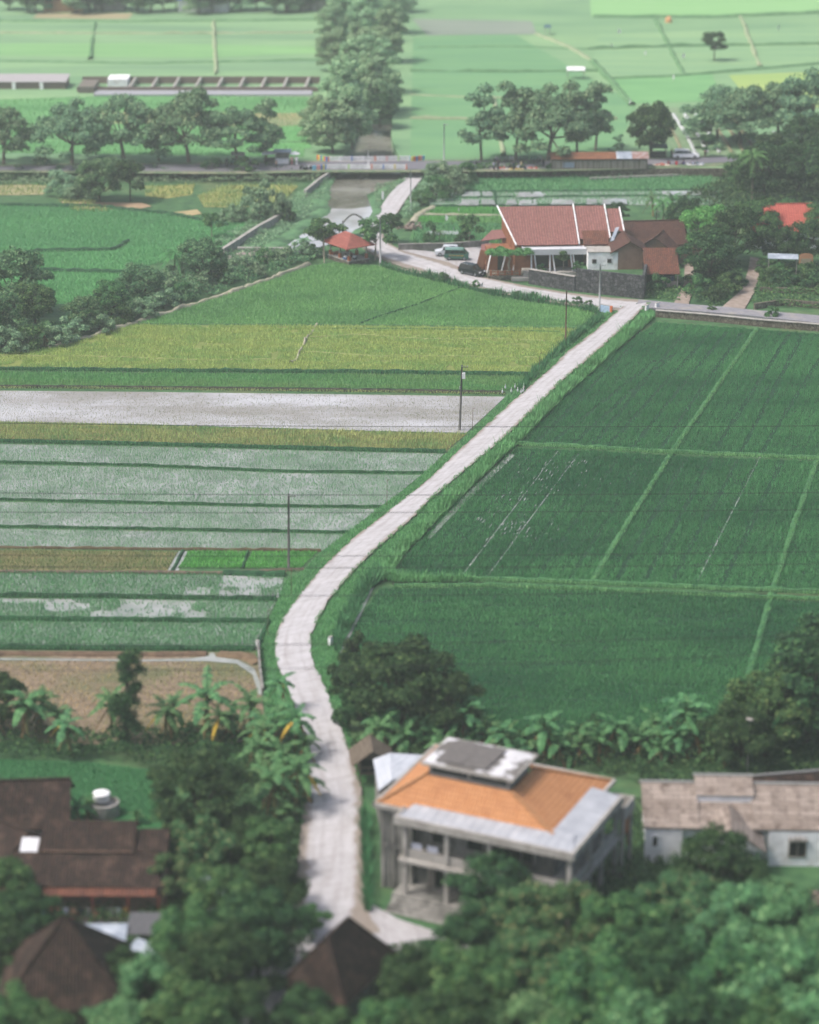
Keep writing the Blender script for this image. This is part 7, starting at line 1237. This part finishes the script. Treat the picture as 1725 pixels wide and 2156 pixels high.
# ---- poles and wires
m_pole = noisy('grey_pole', S(92, 92, 90), S(124, 122, 116), 3, stretch=(1, 1, .2)); m_rust = noisy('rust_pole', S(96, 74, 62), S(128, 98, 80), 3); m_cpole = noisy('concrete_pole', S(176, 178, 180), S(200, 200, 202), 3); m_wire = plain('wire', S(40, 46, 46), .8)
def pole(x, y, h, r, mt, label, arm=1, z=0, lean=(0, 0), cat='utility pole', extra=None):
    o = empty('utility_pole', V(x, y, z), 0, label, cat); MB().cyl((0, 0, -.2), (lean[0], lean[1], h), r, r * .65, 9).build('pole', mt, o, smooth=True); lx_, ly_ = lean
    if arm: mb = MB(); mb.bar((lx_ - .1, ly_ - .15, h - .25), (lx_ + .75, ly_ - .15, h - .25), .07); a_ = mb.build('cross_arm', mt, o); i_ = MB(); [i_.lathe([(.03, 0), (.06, .05), (.05, .14)], 8, (lx_ + q, ly_ - .15, h - .2)) for q in (0, .35, .7)]; i_.build('insulator', m_cpole, a_)
    if extra: MB().box((.45, -.1, h - 1.75), (.4, .35, .75)).build('switch_box', m_white, o); MB().bar((0, -.1, h - 1.2), (.55, -.1, h - 1.1), .05).build('bracket', mt, o); MB().bar((0, -.12, h - 3.1), (.0, -.12, h - 2.8), .34, .1).build('pole_band', m_cpole, o)
    return o
pole(968, 906, 8.6, .16, m_pole, 'tall dark pole with a white box at the flooded field corner', 1, lean=(.25, 0), extra=1); pole(608, 1200, 8.7, .16, m_pole, 'tall grey pole beside the bright seedling beds', 1, lean=(.15, 0)); pole(1191, 724, 7.8, .13, m_rust, 'rusty brown pole at the edge of the ripening field', 0)
pole(801, 560, 8.0, .17, m_cpole, 'pale concrete pole beside the shelter', 0); pole(1262, 655, 7.2, .17, m_cpole, 'pale concrete pole at the lane crossing', 1); pole(865, 443, 7.2, .13, m_cpole, 'slim pale pole on the right edge of the upper lane', 0); pole(935, 350, 8.0, .14, m_cpole, 'pale pole by the main road right of the bridge, with a small lamp', 1, z=FZ); pole(776, 356, 3.4, .12, m_white, 'short white post standing in the middle of the bridge', 0, z=FZ, cat='post'); pole(683, 553, 4.6, .1, m_barkp, 'thin wooden post at the left corner of the shelter', 0, cat='post'); pole(1380, 525, 6.5, .1, m_pole, 'thin grey pole behind the tiled shed', 1)
pole(722, 489, 2.0, .12, m_pole, 'short dark gate post by the canal behind the shelter', 0, cat='post')
for x, y, h, lab in ((995, 906, 2.9, 'thin stake with a bent top at the flooded field edge'), (815, 1066, 3.2, 'thin stake at the end of a paddy ridge'), (1136, 784, 2.7, 'thin lamp stake beside the ripening field'), (614, 1256, 3.2, 'thin stake left of the path bend'), (564, 1340, 2.8, 'thin stake at the end of the lowest green paddy')):
    o = empty('field_stake', V(x, y), 0, lab, 'stake'); MB().cyl((0, 0, 0), (.03, 0, h), .035, .025, 6).build('stake', m_rust, o); MB().bar((.03, 0, h), (.35, 0, h + .05), .05).build('bent_top', m_rust, o)
def wire(x0, y0, x1, y1, z, sag, label, r=.03, n=24):
    a, b = V(x0, y0, z), V(x1, y1, z); o = empty('overhead_wire', a, 0, label, 'wire', 'wires crossing the fields'); pts = [(a.lerp(b, i / n) - a) - Vector((0, 0, sag * 4 * (i / n) * (1 - i / n))) for i in range(n + 1)]; MB().tube(pts, [r] * (n + 1), 4, False).build('cable', m_wire, o)
for i, (y0, y1, z, sag) in enumerate([(890, 896, 9, .3), (1037, 1036, 10, .3), (1078, 1072, 10, .2), (1168, 1160, 11, .3), (1192, 1186, 11, .3), (1250, 1240, 12, .4), (1356, 1335, 13, .4), (1412, 1370, 13, .5)]):
    wire(-60, y0, 1790, y1, z, sag, ['highest wire, over the dark field corner', 'thin wire above the middle paddies', 'second wire above the middle paddies', 'wire over the seedling beds', 'lower wire over the seedling beds', 'wire across the path bend', 'wire above the brown stubble field', 'lowest wire, crossing the big dark tree'][i])
wire(1191, 618, 1262, 553, 7.0, .3, 'short cable from the rusty pole to the concrete pole', .012); wire(1262, 556, 1400, 420 + 30, 6.5, .3, 'cable from the crossing pole up to the brown roofs', .012)
# culvert posts and small things
def block(x, y, d, rz, mt, lab, cat='marker', z=.2, name='culvert_marker'):
    o = empty(name, V(x, y, z), rz, lab, cat); MB().box((0, 0, -.2), (d[0], d[1], d[2] + .2), top=.9).build('block', mt, o); MB().box((0, 0, d[2] - .0), (d[0] * .92, d[1] * .96, .06)).build('cap', m_cemL, o); return o
block(696, 1356, (.5, .35, .75), R(60), m_white, 'white concrete marker on the right verge of the path bend'); block(543, 1362, (.35, .3, .65), R(60), m_white, 'small white marker at the lowest green paddy corner'); block(1362, 652, (.9, .3, .7), R(60), m_white, 'white culvert block at the crossing, left of two'); block(1384, 647, (.9, .3, .7), R(50), m_white, 'white culvert block at the crossing, right of two')
o = block(1276, 655, (1.9, .3, .9), R(-35), plain('blue_white', S(170, 196, 224, .85), .6), 'pale blue culvert parapet with an orange end beside the concrete pole'); MB().box((.9, 0, .0), (.3, .34, .92)).build('orange_end', cols[1], o)
block(806, 418, (.4, .3, 1.3), 0, m_white, 'white marker post at the left edge of the upper lane'); 
m_sack = plain('white_plastic', S(216, 220, 222, .85), .6)
for i, (x, y, s, zf_) in enumerate([(1302, 74, 1.2, FZ), (1287, 103, 1.1, FZ), (1360, 121, 1.2, FZ), (1441, 126, 1.2, FZ), (1640, 66, 1.3, FZ), (1417, 172, 1.2, FZ), (938, 468, 1.0, 0), (996, 482, 1.0, 0), (967, 453, 1.0, 0), (1017, 608, .7, 0), (956, 487, .6, 0), (1326, 224, 1.2, FZ)]):
    o = empty('scarecrow_flag', V(x, y, zf_), i, ['white flag highest in the far field, by the top edge', 'white flag left in the far field', 'white flag in the middle of the far field', 'white flag near the lone dark tree', 'white flag at the far right of the field', 'white flag in the green patch before the grove', 'white bird-scaring sheet on the left small seed bed', 'white bird-scaring sheet left of the tall roof', 'white bird-scaring sheet between the seed beds', 'white rag in the weeds beside the lane', 'small white rag on the plot left of the tall roof', 'white sack on the field bund end above the long shed'][i], 'flag')
    MB().cyl((0, 0, 0), (0, 0, 1.5 * s), .03, n=5).build('stick', m_wood, o); MB().add([(0, 0, 1.5 * s), (.5 * s, .1, .9 * s), (.35 * s, -.1, .3 * s), (-.1 * s, .05, .5 * s), (0, 0, 1.5 * s)], [(0, 1, 2, 3)]).build('cloth', m_sack, o)
rg = np.random.RandomState(4); 
for i in range(9):
    o = empty('white_bird', V(1080 + rg.uniform(-24, 24), 822 + rg.uniform(-4, 7), .3), rg.rand() * 6, 'white egret standing at the edge of the muddy field', 'bird', 'egrets at the muddy field'); MB().lathe([(.02, 0), (.1, .1), (.13, .25), (.08, .42), (.03, .6), (.05, .66), (.02, .72)], 8).build('body', m_sack, o, smooth=True); MB().cyl((0, 0, -.25), (0, 0, .02), .015, n=4).build('leg', m_blk, o); MB().bar((.03, 0, .67), (.14, 0, .64), .02).build('beak', cols[2], o)
for i, (x, y) in enumerate([(880, 470), (868, 478), (905, 452), (1300, 560)]): pass
o = empty('debris_pile', V(860, 482), 0, 'heap of broken bricks and boards on the slope by the lane', 'heap'); rg = np.random.RandomState(8); m_rub = noisy('rubble', S(120, 96, 80), S(196, 186, 178), 1.5)
for _ in range(36): MB().box((0, 0, 0), (rg.uniform(.3, .9), rg.uniform(.2, .5), rg.uniform(.1, .4))).build('brick_piece', m_rub, o, loc=(rg.normal(0, 1.1), rg.normal(0, .9), rg.uniform(0, .6)), rz=rg.rand() * 3)
# arched pipe over the canal
o = empty('arched_pipe', V(722, 470, .4), 0, 'thin dark arched pipe bridging the canal behind the shelter', 'pipe'); a, b = V(722, 470, .4) - o.location, V(765, 462, .6) - o.location; MB().tube([a.lerp(b, i / 12) + Vector((0, 0, 1.2 * math.sin(math.pi * i / 12))) for i in range(13)], [.14] * 13, 8).build('pipe', m_pole, o, smooth=True)
# ================================================================ HAZE
m_hz = bpy.data.materials.new('haze'); m_hz.use_nodes = True; nt = m_hz.node_tree; nt.nodes.clear()
pv = nt.nodes.new('ShaderNodeVolumePrincipled'); mo = nt.nodes.new('ShaderNodeOutputMaterial'); nt.links.new(pv.outputs[0], mo.inputs['Volume'])
pv.inputs['Density'].default_value = .0003; pv.inputs['Color'].default_value = (.9, .95, .94, 1); pv.inputs['Anisotropy'].default_value = .2
t = MB(); t.bx(-3200, 3200, -300, 5200, -1.2, 99); tag(t.build('haze', m_hz), kind='stuff')
